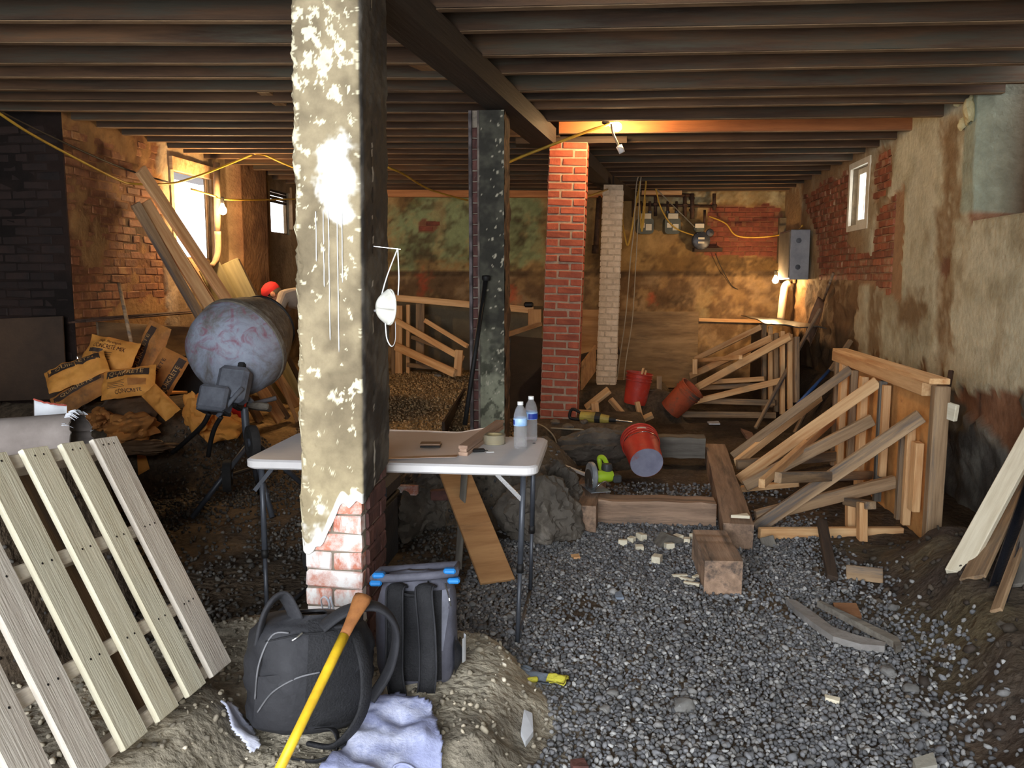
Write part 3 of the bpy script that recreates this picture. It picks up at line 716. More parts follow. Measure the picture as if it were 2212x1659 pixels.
splash = at(716, 372, y=YF - TH); drips = [(676, 565), (692, 620), (703, 735), (722, 760), (732, 610)]
drip = [(at(px, 480, y=YF - TH).x, at(px, py, y=YF - TH).z) for px, py in drips]
b = MB(); cols = []; NZ = 420
for (x, y) in OUT:
    front = y < YF - TH + 0.012
    uu = (x - fx0) / (fx1 - fx0)
    if y < YF: lo = zl(min(1, max(0, uu)))
    elif x > (fx0 + fx1) / 2: lo = 0.78 + 0.28 * (y - YF) + 0.02 * ns(0, y * 12, 1)
    else: lo = 0.66 + 0.03 * ns(0, y * 9, 7)
    for j in range(NZ + 1):
        z = lo + (ztop - lo) * j / NZ
        e = 0.004 * fb(x, y, z, 5) + 0.0025 * fb(x, y, z, 22)
        left = x < fx0 + 0.01
        if left: e += 0.008 * fb(x, y, z, 14)
        cxm, cym = (fx0 + fx1) / 2, (YF + fyb) / 2
        dx, dy = (x - cxm), (y - cym); sc = 1 + e / max(abs(dx), abs(dy))
        b.v.append((cxm + dx * sc, cym + dy * sc, z))
        n = fb(x, y, z, 3.2)
        c = mixc((162, 147, 118), (126, 113, 90), sst(-.3, .5, n))
        c = mixc(c, (186, 170, 134), sst(1.2, 0.8, z) * 0.5)
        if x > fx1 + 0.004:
            c = mixc((92, 86, 78), (58, 54, 50), sst(-.3, .3, fb(x, y, z, 4)))  # right face coloured darker, its shade put into the render
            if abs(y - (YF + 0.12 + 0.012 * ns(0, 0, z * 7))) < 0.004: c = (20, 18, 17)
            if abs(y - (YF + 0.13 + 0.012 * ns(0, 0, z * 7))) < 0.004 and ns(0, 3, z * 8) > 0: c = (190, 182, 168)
        else:
            fl = fb(x * 1.15, y, z, 19, 5) + 0.35 * ns(x, y, z, 3)
            th = 0.50 - 0.32 * sst(2.0, 2.5, z) + 0.16 * sst(2.2, 1.7, z)
            if x < fx0 + 0.012: th -= 0.28
            if x > fx1 - 0.05: th -= 0.06 * sst(2.1, 1.6, z)
            if fl > th: c = (232, 222, 190)
        if front:
            r = math.hypot((x - splash.x) / 0.088, (z - splash.z) / 0.155) + 0.28 * fb(x, 0, z, 13)
            if r < 1.0: c = mixc(c, (250, 248, 242), sst(1.0, 0.62, r))
            r2 = math.hypot((x - splash.x - 0.006) / 0.065, (z - splash.z + 0.135) / 0.06) + 0.25 * fb(x, 0, z, 17)
            if r2 < 1.0: c = mixc(c, (250, 248, 242), sst(1.0, 0.6, r2))
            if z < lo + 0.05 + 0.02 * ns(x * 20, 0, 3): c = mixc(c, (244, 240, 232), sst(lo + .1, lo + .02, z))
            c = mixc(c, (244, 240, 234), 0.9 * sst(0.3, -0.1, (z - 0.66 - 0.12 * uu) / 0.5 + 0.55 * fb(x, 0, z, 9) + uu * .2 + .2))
        cols.append(lin(c))
nO = len(OUT)
b.f = [(i * (NZ + 1) + j, (i + 1) * (NZ + 1) + j, (i + 1) * (NZ + 1) + j + 1, i * (NZ + 1) + j + 1) for i in range(nO - 1) for j in range(NZ)]
base = len(b.v)                                                       # the broken edge's own thickness
for i, (x, y) in enumerate(OUT):
    p = Vector(b.v[i * (NZ + 1)]); q = Vector(((fx0 + fx1) / 2, (YF + fyb) / 2, p.z)); w_ = (q - p); w_.z = 0
    b.v.append(tuple(p + w_.normalized() * TH + Vector((0, 0, .004)))); cols.append(lin((150, 138, 116)))
b.f += [(i * (NZ + 1), base + i, base + i + 1, (i + 1) * (NZ + 1)) for i in range(nO - 1)]
b.c = cols
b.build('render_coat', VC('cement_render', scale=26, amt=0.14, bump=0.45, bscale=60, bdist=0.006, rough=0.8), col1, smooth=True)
for xd, zd in drip:
    q = MB(); q.tube(curve_pts([(xd + .0015 * ns(k, xd * 50, 2), YF - TH - .003, splash.z - .14 + (zd - splash.z + .14) * k / 8) for k in range(9)], 3), [.0022] * 22 + [.0026] * 2 + [.0012], 6); q.build('paint_drip', WHITEPL, col1, smooth=True)
nail0 = at(812, 530, y=YF + 0.14); nail0.x = fx1 + TH; nail1 = at(852, 545, y=YF + 0.14); nail1 = Vector((fx1 + 0.115, nail0.y + 0.01, nail0.z - 0.012))
b = MB(); b.tube([nail0 - Vector((.02, 0, 0)), nail1], 0.0022, 6); b.build('nail', CHROME, col1)

# dust mask hung from the nail by its elastic
mk = Matrix.Translation(at(836, 662, y=YF + 0.12))
mask = thing('dust_mask', 'white cup-shaped dust mask hanging by its elastic from a nail in the column', 'mask', mk.translation)
MASKM = M('white_filter_felt', (226, 224, 214), (196, 192, 180), rough=0.9, scale=14, bump=0.25, bscale=40, rand=0)
b = MB()
def cup(u, v):
    a = 2 * math.pi * u; r = v ** 0.8
    return (0.048 * r * math.cos(a) * (1 + .06 * math.sin(3 * a)), -0.052 * (1 - r ** 2.2) + 0.004 * math.cos(2 * a) * r, 0.066 * r * math.sin(a))
b.surf(cup, 28, 9, thick=0.003)
rm = Matrix.Rotation(-0.85, 4, 'Z') @ Matrix.Rotation(0.12, 4, 'Y')
b.build('cup', MASKM, mask, smooth=True, M_=mk @ rm)
b = MB(); b.tube([(0.049 * math.cos(a), 0.003, 0.067 * math.sin(a)) for a in [2 * math.pi * k / 24 for k in range(25)]], 0.004, 6, caps=False); b.build('rim', MASKM, mask, smooth=True, M_=mk @ rm)
top = mk.inverted() @ (nail1 - Vector((.012, 0, -.004)))
for dx, tgt in ((-1, (-0.028, .0, 0.05)), (1, (0.032, .012, 0.045))):
    b = MB(); b.tube(curve_pts([mk @ Vector(tgt), mk @ (Vector(tgt) * .6 + top * .4 + Vector((dx * .004, 0, 0))), mk @ top], 6), 0.0024, 6, flat=(0.5, (1, 0, 0))); b.build('elastic', WHITEPL, mask)
b = MB(); b.tube(curve_pts([mk @ Vector((-.01, -.02, -.06)), mk @ Vector((-.004, -.02, -.12)), mk @ Vector((.012, -.01, -.150)), mk @ Vector((.024, .0, -.125)), mk @ Vector((.022, .01, -.055))], 6), 0.0024, 6, flat=(0.5, (1, 0, 0))); b.build('elastic', WHITEPL, mask)
b = MB(); b.box(mk @ Vector((-.052, -.004, -.014)), (.012, .006, .008)); b.build('staple', CHROME, mask)

tilt = Matrix.Translation(((fx0 + fx1) / 2, YF + .16, .9)) @ Matrix.Rotation(.013, 4, 'Y') @ Matrix.Translation((-(fx0 + fx1) / 2, -YF - .16, -.9))   # the column is out of plumb
for o_ in (col1, mask): o_.matrix_basis = tilt @ o_.matrix_basis
# ---- middle column
YM = 5.72
mx0, mx1 = at(1015, 600, y=YM).x, at(1086, 600, y=YM).x; myb = YM + 0.30
col2 = thing('rendered_column', 'dark grey rendered column with brick slot, under the long beam behind the table', 'column', ((mx0 + mx1) / 2, YM + .15, 0.3))
b = MB(); b.box(((mx0 + mx1) / 2, (YM + myb) / 2 + .01, 1.5), (mx1 - mx0 - .02, myb - YM - .02, 2.53)); b.build('mortar_core', MORT, col2)
sl0, sl1 = mx0 + 0.022, mx0 + 0.056
PMc = lambda u, v, d: Vector((u, YM - d, v))
course_face(col2, PMc, Vector((0, -1, 0)), sl0 - .02, sl1 + .01, 0.35, 2.7, BRM, H=0.072, proud=-0.006, pattern=((1.0,),))
RENDM = VC('dark_render', scale=20, amt=0.2, bump=0.5, bscale=50, bdist=0.008)
def skin(parent, name, P, u0, u1, z0, z1, fn, nu, nz):
    q = MB(); cc = []
    for i in range(nu + 1):
        for j in range(nz + 1):
            u = u0 + (u1 - u0) * i / nu; z = z0 + (z1 - z0) * j / nz; d, c = fn(u, z, i / nu); q.v.append(tuple(P(u, z, d))); cc.append(lin(c))
    q.f = [(i * (nz + 1) + j, (i + 1) * (nz + 1) + j, (i + 1) * (nz + 1) + j + 1, i * (nz + 1) + j + 1) for i in range(nu) for j in range(nz)]; q.c = cc
    return q.build(name, RENDM, parent, smooth=False)
def f_strip(u, z, t):
    n = fb(u, 0, z, 12); return 0.016 + 0.004 * n - (0.016 if t in (0, 1) else 0), mixc((112, 104, 104), (76, 70, 70), sst(-.3, .3, n))
skin(col2, 'render_strip', PMc, mx0 - .005, sl0, 0.33, 2.76, f_strip, 6, 90)
def f_strip2(u, z, t):
    n = fb(u, 0, z, 12); return 0.018 + 0.005 * n - (0.018 if t in (0, 1) else 0), mixc((128, 118, 108), (88, 80, 76), sst(-.3, .3, n))
skin(col2, 'render_strip', PMc, sl1, sl1 + .018, 0.33, 2.76, f_strip2, 6, 90)
def f_panel(u, z, t):
    n = fb(u, 0, z, 4); c = mixc((78, 76, 66), (56, 54, 48), sst(-.3, .3, n))
    c = mixc(c, (138, 138, 118), sst(1.35, 0.75, z + .3 * n)); c = mixc(c, (60, 60, 50), 0.7 * sst(0.1, 0.35, fb(u, 3, z, 9)) * sst(1.6, 1.0, z))
    if fb(u, 1, z, 26) > 0.52 + 0.4 * (1 - t): c = (176, 168, 148)
    return 0.012 + 0.003 * n, c
skin(col2, 'render_coat', PMc, sl1 + .016, mx1 + .012, 0.33, 2.76, f_panel, 24, 240)
PMr = lambda u, v, d: Vector((mx1 + d, u, v))
def f_side(u, z, t):
    n = fb(0, u, z, 7); return 0.014 + 0.012 * n, mixc((112, 86, 64), (66, 50, 40), sst(-.3, .3, n))
skin(col2, 'render_coat', PMr, YM - .014, myb, 0.33, 2.76, f_side, 12, 90)

# ---- red brick pillar (leans a little) and white painted pillar
def pillar(name, label, x0, x1, y0, dep, z0, z1, mat, lean, mort, H, foot=None):
    root = thing(name, label, 'pillar'); w = x1 - x0
    q = MB(); q.box((0, dep / 2, (z1 - z0) / 2), (w - .012, dep - .012, z1 - z0)); q.build('mortar_core', mort, root)
    h = z1 - z0
    course_face(root, lambda u, v, d: Vector((u, -d, v)), Vector((0, -1, 0)), -w / 2, w / 2, 0, h, mat, H=H, proud=0.0, pattern=((0.66, 0.34), (0.34, 0.66)), gap=.017)
    course_face(root, lambda u, v, d: Vector((w / 2 + d, u, v)), Vector((1, 0, 0)), 0.07, dep, 0, h, mat, H=H, proud=0.003, pattern=((0.6, 0.4), (0.4, 0.6)))
    course_face(root, lambda u, v, d: Vector((-w / 2 - d, u, v)), Vector((-1, 0, 0)), 0.07, dep, 0, h, mat, H=H, proud=0.003, pattern=((0.6, 0.4), (0.4, 0.6)))
    root.matrix_basis = Matrix.Translation(((x0 + x1) / 2, y0, z0)) @ Matrix.Rotation(lean, 4, 'Y')
    return root
BRP = M('red_face_brick', (176, 92, 66), (138, 66, 48), scale=8, bump=0.4, bscale=30, rand=0.16, c3=(188, 150, 126), s3=7, th3=(0.64, 0.74))
px0, px1 = at(1165, 900, y=7.62).x, at(1246, 900, y=7.62).x
pillar('brick_pillar', 'red brick pillar with pale mortar joints lit from above by the bare bulb', px0, px1, 7.62, 0.33, 0.28, HJ - .062, BRP, 0.030, M('pale_mortar', (186, 160, 136), (150, 124, 102), scale=20, rand=0), 0.0715)
BRX = M('white_painted_brick', (226, 208, 184), (194, 172, 146), scale=8, bump=0.4, bscale=30, rand=0.08, c3=(140, 88, 70), s3=3.5, th3=(0.68, 0.74))
qx0, qx1 = at(1288, 820, y=10.3).x, at(1331, 820, y=10.3).x
pillar('brick_pillar', 'slender white painted brick pillar standing behind the red brick pillar', qx0, qx1, 10.3, 0.24, 0.28, HJ - .145, BRX, 0.022, M('white_mortar', (206, 188, 164), (166, 148, 126), scale=20, rand=0), 0.0715)
# ================================================================= lamps and cables
BULBM = flat('lit_bulb_glass', (255, 230, 190), emit=(1.0, 0.72, 0.38), es=60)
SOCKM = M('black_bakelite', (40, 36, 32), rand=0, bump=0)
def bulb(name, label, pos, energy, up=Vector((0, 0, 1)), col=(1.0, 0.62, 0.28), r=0.033, neck=0.05):
    root = thing(name, label, 'light bulb', pos, group=None)
    Rm = Vector((0, 0, 1)).rotation_difference(Vector(up)).to_matrix().to_4x4(); Mx = Matrix.Translation(pos) @ Rm
    b = MB(); b.lathe([(0.001, -r), (r * .5, -r * .86), (r * .87, -r * .5), (r, 0), (r * .87, r * .5), (r * .6, r * .95), (0.014, r * 1.6), (0.013, r * 1.9)], 16); b.build('bulb_glass', BULBM, root, smooth=True, M_=Mx)
    b = MB(); b.lathe([(0.016, r * 1.7), (0.02, r * 1.9), (0.02, r * 1.9 + neck), (0.012, r * 2.1 + neck)], 12); b.build('socket', SOCKM, root, M_=Mx)
    l = bpy.data.lights.new('bulb_light', 'POINT'); l.energy = energy; l.color = col; l.shadow_soft_size = r * 1.25
    lo = bpy.data.objects.new('bulb_light', l); COL.objects.link(lo); lo.matrix_basis = Matrix.Translation(pos)
    lo.parent = root; lo.matrix_parent_inverse = Wm(root).inverted()
    return root
BL = at(481, 455, x=-3.92)
bulb('light_bulb', 'lit bare bulb hanging by the drain pipe right of the large window', BL, 190, r=.042)
BMd = at(1333, 274, y=7.28)
bulb('light_bulb', 'lit bare bulb under the joists beside the red brick pillar', BMd, 130, r=.040, up=Vector((-.8, 0, .3)))
BRt = at(1675, 606, y=11.7)
bulb('light_bulb', 'lit clamp bulb below the fuse boxes in the back corner', BRt, 130, r=0.042)
# ================================================================= folding table and what lies on it
TX0, TX1, TY0, TY1, TZt = -1.63, -0.29, 3.52, 4.21, 0.82
tb = thing('folding_table', 'white plastic folding table with grey steel telescopic legs behind the front column', 'table', ((TX0 + TX1) / 2, (TY0 + TY1) / 2, 0))
def rrect(x0, x1, y0, y1, r, n=6):
    o = []
    for cx_, cy_, a0 in ((x1 - r, y1 - r, 0), (x0 + r, y1 - r, 90), (x0 + r, y0 + r, 180), (x1 - r, y0 + r, 270)):
        for k in range(n + 1): a = math.radians(a0 + 90 * k / n); o.append((cx_ + r * math.cos(a), cy_ + r * math.sin(a)))
    return o
b = MB(); o0 = rrect(TX0 + .012, TX1 - .012, TY0 + .012, TY1 - .012, .05); o1 = rrect(TX0, TX1, TY0, TY1, .06); n = len(o1)
for ring, z in ((o0, TZt - .045), (o1, TZt - .036), (o1, TZt - .008), (o0, TZt)): b.v += [(x, y, z) for x, y in ring]
for k in range(3):
    for i in range(n): b.f.append((k * n + i, k * n + (i + 1) % n, (k + 1) * n + (i + 1) % n, (k + 1) * n + i))
b.f += [tuple(reversed(range(n))), tuple(3 * n + i for i in range(n))]
b.build('table_top', M('speckled_white_plastic', (226, 222, 220), (204, 200, 200), rough=0.5, scale=3, bump=0.06, bscale=200, rand=0), tb)
def leg(x_t, y_t, x_b, y_b, zb_):
    t_, f_ = Vector((x_t, y_t, TZt - .045)), Vector((x_b, y_b, zb_)); mid = t_.lerp(f_, 0.55)
    q = MB(); q.tube([t_, mid], 0.0135, 10); lg = q.build('leg', STEELDK, tb, smooth=True)
    q = MB(); q.tube([mid - (f_ - t_) * .02, f_], 0.0105, 10); q.build('leg_extension', STEELDK, lg, smooth=True)
    q = MB(); q.tube([mid - (f_ - t_).normalized() * .02, mid + (f_ - t_).normalized() * .02], 0.0165, 10); q.build('collar', BLACKM, lg, smooth=True)
    return f_
xr = at(1131, 1025, y=3.60).x; fr = leg(xr, 3.60, xr - .02, 3.53, tz(xr, 3.53) - .005); rr_ = leg(xr + .0, 4.12, xr - .02, 4.17, tz(xr, 4.17) - .005)
xl_ = at(566, 1030, y=3.60).x; fl_ = leg(xl_, 3.60, xl_ + .03, 3.53, tz(xl_, 3.53) - .005); rl_ = leg(xl_, 4.12, xl_ + .03, 4.17, tz(xl_, 4.17) - .005)
for a, c in ((fr, rr_), (fl_, rl_)):
    q = MB(); q.tube([a + Vector((0, 0, .012)), c + Vector((0, 0, .012))], 0.0105, 8); q.build('foot_bar', STEELDK, tb, smooth=True)
for x, s_ in ((xr, -1), (xl_, 1)):
    for y in (3.60, 4.12):
        A_ = Vector((x + s_ * .002, y - .018, TZt - .17)); Bq = Vector((x + s_ * .12, y - .018, TZt - .05))
        if s_ > 0: Bq = Vector((x + .06, y - .018, TZt - .05)); A_ = Vector((x - .03, y - .018, TZt - .16))
        board('folding_brace', A_, Bq, 0.02, 0.006, CHROME if s_ < 0 else STEELDK, up=(0, -1, 0), parent=tb, ch=0.001)
    q = MB(); q.tube([(x, 3.60, TZt - .052), (x, 4.12, TZt - .052)], 0.012, 8); q.build('cross_bar', STEELDK, tb, smooth=True)
b = MB(); b.lathe([(0.0, 0), (0.008, 0), (0.008, .002), (0.0, .002)], 12, Matrix.Translation((TX1 - .06, TY1 - .17, TZt)), caps=False); b.build('screw_cap', STEELDK, tb)

# drawing sheet, its right edge curled up over the wooden rail
PAPERP = M('pinkish_drawing_paper', (222, 198, 178), (206, 180, 160), rough=0.6, scale=2, bump=0.05, rand=0)
A0, A1, A2, A3 = at(650, 1000, z=TZt), at(986, 990, z=TZt), at(1066, 921, z=TZt), at(760, 917, z=TZt)
b = MB()
def sheet(u, v):
    p = (A0.lerp(A1, u)).lerp(A3.lerp(A2, u), v); p.y = min(p.y, TY1 + .05); p.z = TZt + 0.004 + 0.006 * (0.5 + 0.5 * ns(p.x, p.y, 1, 4)) + 0.03 * max(0, u - .82) / .18 * v + 0.012 * max(0, v - .8) / .2 * (1 - u); return p
b.surf(sheet, 30, 16, thick=0.0015)
tag(b.build('drawing_sheet', PAPERP, smooth=True), 'large pale pink paper drawing sheet spread over the folding table', 'paper')
rail = thing('moulding_rail', 'length of grooved wooden moulding lying across the table beside the bottles', 'rail')
r0, r1 = at(1000, 985, z=TZt), at(1080, 926, z=TZt)
for k, (w, h, z) in enumerate(((.045, .018, .009), (.036, .014, .026), (.045, .016, .041))):
    board('rail_strip', r0 + Vector((0, 0, z)), r1 + Vector((0, 0, z)), w, h, M('pinkish_wood', (186, 156, 134), (142, 112, 94), scale=2, stretch=GR, rand=0.05) if k == 0 else bpy.data.materials['pinkish_wood'], parent=rail, ch=.002)
wp = at(930, 970, z=TZt)
wal = thing('wallet', 'small tan leather wallet lying on the drawing sheet near the table front', 'wallet', (wp.x, wp.y, TZt + .013))
Mw = Matrix.Translation((wp.x, wp.y, TZt + .022)) @ rotz(0.12)
b = MB(); vs, fs = chamfer_box((.10, .085, .008), .003); b.add(vs, fs, Mw @ Matrix.Translation((0, 0, .005)) @ Matrix.Rotation(-.05, 4, 'X')); b.build('flap', M('tan_leather', (150, 120, 96), (120, 92, 72), rough=.5, rand=0), wal)
b = MB(); vs, fs = chamfer_box((.098, .083, .007), .003); b.add(vs, fs, Mw @ Matrix.Translation((0.002, -.002, -.004))); b.build('flap', M('dark_leather', (58, 52, 50), rand=0), wal)
# clear tape roll, key fob
tp = at(1068, 958, z=TZt)
tr = thing('tape_roll', 'roll of clear packing tape lying on the table before the bottles', 'tape', (tp.x, tp.y, TZt))
CLR, t_, p_ = newmat('clear_tape'); p_.inputs['Base Color'].default_value = rgba((214, 206, 182)); p_.inputs['Transmission Weight'].default_value = 0.75; p_.inputs['Roughness'].default_value = 0.15; p_.inputs['IOR'].default_value = 1.2
b = MB(); b.lathe([(.040, 0), (.056, 0), (.056, .046), (.040, .046), (.040, 0)], 36, Matrix.Translation((tp.x, tp.y, TZt + .001)), caps=False); b.build('tape', CLR, tr, ang=40)
b = MB(); b.lathe([(.036, 0), (.0395, 0), (.0395, .046), (.036, .046), (.036, 0)], 36, Matrix.Translation((tp.x, tp.y, TZt + .001)), caps=False); b.build('core', M('card_core', (196, 176, 128), rand=0), tr, ang=40)
kp = at(1034, 976, z=TZt)
kf = thing('car_key', 'black key fob with a white paper tag on the table', 'key', (kp.x, kp.y, TZt))
b = MB(); vs, fs = chamfer_box((.062, .036, .014), .006); b.add(vs, fs, Matrix.Translation((kp.x, kp.y, TZt + .008)) @ rotz(.3)); b.build('fob', BLACKM, kf)
b = MB(); b.box((kp.x + .055, kp.y - .004, TZt + .003), (.036, .024, .002), Matrix.Rotation(.2, 3, 'Z')); b.build('paper_tag', WHITEPL, kf)
b = MB(); b.tube([(kp.x + .034 + .009 * math.cos(a), kp.y + .004 + .009 * math.sin(a), TZt + .006) for a in [k * math.pi / 6 for k in range(13)]], .0015, 5); b.build('key_ring', CHROME, kf)
# water bottles
PET, t_, p_ = newmat('clear_bottle'); p_.inputs['Base Color'].default_value = (.97, .98, 1, 1); p_.inputs['Transmission Weight'].default_value = 0.88; p_.inputs['Roughness'].default_value = 0.06; p_.inputs['IOR'].default_value = 1.2
nb_ = nd(t_, 'ShaderNodeTexNoise'); nb_.inputs['Scale'].default_value = 55; bb_ = nd(t_, 'ShaderNodeBump'); bb_.inputs['Strength'].default_value = 0.6; bb_.inputs['Distance'].default_value = .006
t_.links.new(nb_.outputs[0], bb_.inputs['Height']); t_.links.new(bb_.outputs[0], p_.inputs['Normal'])
LBL = M('pale_blue_label', (176, 206, 236), (120, 166, 220), rough=.4, scale=18, bump=0, rand=0); LBLD = M('deep_blue_label', (40, 70, 170), (24, 44, 130), rough=.4, bump=0, rand=0)
def bottle(label, p, dark):
    root = thing('water_bottle', label, 'bottle', p); T_ = Matrix.Translation(p)
    prof = [(.0, .001), (.026, .0), (.032, .006)]
    for k in range(9): prof += [(.0325 if k % 2 else .0305, .012 + k * .0115)]
    prof += [(.0325, .118), (.0325, .150), (.031, .166), (.024, .190), (.014, .207), (.0125, .213)]
    q = MB(); q.lathe(prof, 28, T_, caps=True); q.build('bottle_body', PET, root, smooth=True)
    q = MB(); q.lathe([(.0328, .112), (.0334, .113), (.0334, .148), (.0328, .149)], 28, T_, caps=False); lb = q.build('label', LBL, root, smooth=True)
    if dark:
        q = MB(); q.surf(lambda u, v: (p.x + .0338 * math.cos(-1.9 + 1.9 * u), p.y + .0338 * math.sin(-1.9 + 1.9 * u), p.z + .114 + .028 * v), 12, 2); q.build('label_panel', LBLD, lb)
    else:
        q = MB(); q.surf(lambda u, v: (p.x + .0338 * math.cos(-2.9 + .5 * u), p.y + .0338 * math.sin(-2.9 + .5 * u), p.z + .118 + .022 * v), 8, 2); q.build('label_mark', LBLD, lb)
    q = MB(); q.lathe([(.0, .228), (.0135, .228), (.0145, .226), (.0145, .212), (.0, .212)], 20, T_, caps=False); q.build('cap', WHITEPL, root, ang=40)
    return root
bt1 = at(1124, 968, z=TZt); bottle('front water bottle with pale blue label at the table corner', bt1, False)
bt2 = at(1147, 952, z=TZt); bottle('rear water bottle with deep blue label panel at the table corner', bt2, True)

# black wheeled tool box under the table
tx = thing('tool_box', 'black wheeled plastic tool box standing under the left half of the table', 'tool box', (-1.4, 4.35, 0))
zt0 = tz(-1.45, 4.35)
b = MB(); b.box((-1.38, 4.36, zt0 + .24), (.42, .32, .36), ch=.02); body = b.build('box_body', M('dark_slate_plastic', (52, 56, 64), (36, 38, 44), rough=.55, rand=0), tx)
for k in range(4): q = MB(); q.box((-1.53 + k * .1, 4.196, zt0 + .22), (.018, .012, .26), ch=.003); q.build('rib', body.data.materials[0], body)
b = MB(); b.box((-1.38, 4.35, zt0 + .50), (.46, .36, .12), ch=.03); b.build('lid', body.data.materials[0], tx)
b = MB(); b.box((-1.38, 4.36, zt0 + .425), (.44, .34, .03), ch=.008); b.build('lid_rim', BLACKM, tx)
b = MB(); b.box((-1.40, 4.175, zt0 + .44), (.16, .02, .06), ch=.008); b.build('latch', M('yellow_plastic', (206, 176, 60), rand=0, bump=0), tx)
b = MB(); b.tube(curve_pts([(-1.5, 4.3, zt0 + .55), (-1.47, 4.3, zt0 + .6), (-1.3, 4.3, zt0 + .6), (-1.27, 4.3, zt0 + .55)]), .013, 8); b.build('handle', BLACKM, tx, smooth=True)
for x in (-1.62,):
    Mx = Matrix.Translation((x, 4.33, zt0 + .115)) @ Matrix.Rotation(math.pi / 2, 4, 'Y')
    q = MB(); q.lathe([(.0, -.022), (.085, -.022), (.105, -.018), (.108, 0), (.105, .018), (.085, .022), (.0, .022)], 28, Mx, caps=False); w = q.build('wheel', RUBBER, tx, ang=40)
    q = MB(); q.lathe([(.0, -.026), (.06, -.026), (.065, -.02), (.065, .026), (.0, .026)], 20, Mx, caps=False); q.build('hub', STEELDK, w, ang=40)

# ================================================================= pallet leaning at the left
TR = at(222, 947, d=2.83); BR = at(478, 1450, d=2.81)
s_ = (BR - TR).normalized(); wv = -RT * 0.0227 - FW * 0.170 + UP * 0.014; wv = (wv - s_ * wv.dot(s_)).normalized(); nn = s_.cross(wv).normalized()
if nn.dot(RT) < 0: nn = -nn
LP = 0.885; sp = 0.182
pal = thing('pallet', 'pale wooden shipping pallet leaning in the lower left corner', 'pallet', (TR.x, TR.y, 0.4))
for k in range(8):
    o = TR + wv * (k * sp - 0.0); wd = 0.146 if k == 0 else 0.117
    bd = board('deck_board', o - s_ * .0, o + s_ * LP, wd, 0.018, PALLETM if k in (0, 4, 5, 7) else PALLETY, up=nn, parent=pal, ch=.0025)
    for q_ in (0.03, 0.38, 0.71):
        for e in ((-.032, .0, .032) if k == 0 else (-.02, .02)):
            q = MB(); c = o + s_ * (LP * q_) + wv * e + nn * .0095; q.lathe([(.0, .0012), (.0035, .001), (.0035, 0)], 8, Matrix.Translation(c) @ Vector((0, 0, 1)).rotation_difference(nn).to_matrix().to_4x4(), caps=False); q.build('nail_head', BLACKM, bd)
for q_ in (0.03, 0.38, 0.71, 0.97):
    a = TR + s_ * (LP * q_) - nn * .056 - wv * .055; board('stringer', a, a + wv * (7 * sp + .11), 0.042, 0.092, PALLETM, up=nn, parent=pal)
for k in range(5):
    o = TR + wv * (k * 0.29) - nn * .112; board('bottom_board', o, o + s_ * LP, 0.09, 0.018, WOODOLD, up=nn, parent=pal)

# cardboard forming tube with a torn end, on the heap behind the pallet
c0, c1 = at(-330, 975, d=3.35), at(175, 938, d=3.38)
tube = thing('cardboard_tube', 'grey cardboard forming tube with a torn end above the pallet', 'tube', (c0 + c1) / 2 - Vector((0, 0, .1)))
Mx, Lt = frame_to(c0, c1); b = MB()
def tub(u, v):
    a = 2 * math.pi * u; x = -Lt / 2 + (Lt + 0.03 * ns(math.cos(a) * 2, math.sin(a) * 2, 4) + .015 * ns(a * 5, 3, 1)) * v
    r = 0.092 * (1 + .05 * math.cos(2 * a + 1)); return (x, r * math.cos(a), r * math.sin(a))
b.surf(tub, 48, 12, thick=0.007); b.build('tube_wall', M('grey_card', (150, 140, 134), (122, 112, 106), scale=5, rand=0, bump=.15), tube, smooth=True, M_=Mx)
b = MB()
for k in range(26):
    a = random.uniform(-.3, 2.6); x = Lt / 2 - .03; r = .094; L_ = random.uniform(.02, .05)
    b.tube([(x, r * math.cos(a), r * math.sin(a)), (x + L_ * .5, (r + .004) * math.cos(a), (r + .004) * math.sin(a)), (x + L_, (r - .01) * math.cos(a + .1), (r - .01) * math.sin(a + .1))], [.006, .005, .001], 5, flat=(.3, (0, math.cos(a), math.sin(a))))
tf = b.build('torn_fibres', PAPERW, tube, M_=Mx); tf['kind'] = 'stuff'
# torn white bag standing on the heap
wb = thing('torn_paper_bag', 'torn white paper bag with red rim standing on the heap by the tube', 'bag', at(80, 890, d=3.62))
O_ = at(70, 893, d=3.62); O_.z = tz(O_.x, O_.y) - .002
b = MB(); b.surf(lambda u, v: O_ + RT * (0.11 * u + .012 * v) + Vector((0, -0.02 * math.sin(u * 3) + .05 * u, 0.215 * v - .035 * u * v + .01 * ns(u, v, 2, 5))), 14, 12, thick=.002); b.build('white_panel', PAPERW, wb, smooth=True)
b = MB(); b.surf(lambda u, v: O_ - RT * (0.066 * u - .012 * v) + Vector((0, 0.09 * u, 0.215 * v - .03 * u * v - .02 * u + .008 * ns(u, v, 5, 5))), 10, 12, thick=.002); b.build('brown_panel', M('brown_kraft', (96, 82, 72), (70, 58, 50), rand=0), wb, smooth=True)
b = MB(); b.tube([O_ + RT * (0.012 + 0.11 * u) + Vector((0, -0.02 * math.sin(u * 3) + .05 * u - .003, .215 - .035 * u + .003 * ns(u * 9, 1, 2))) for u in [k / 10 for k in range(11)]], .004, 6); b.build('red_rim', M('faded_red_print', (196, 92, 76), rand=0), wb)
b = MB(); b.lathe([(.0, .001), (.006, .001), (.006, 0)], 10, Matrix.Translation(O_ + RT * .085 + Vector((0, .022, .10))) @ Matrix.Rotation(math.pi / 2, 4, 'X'), caps=False); b.build('eyelet', STEELDK, wb)
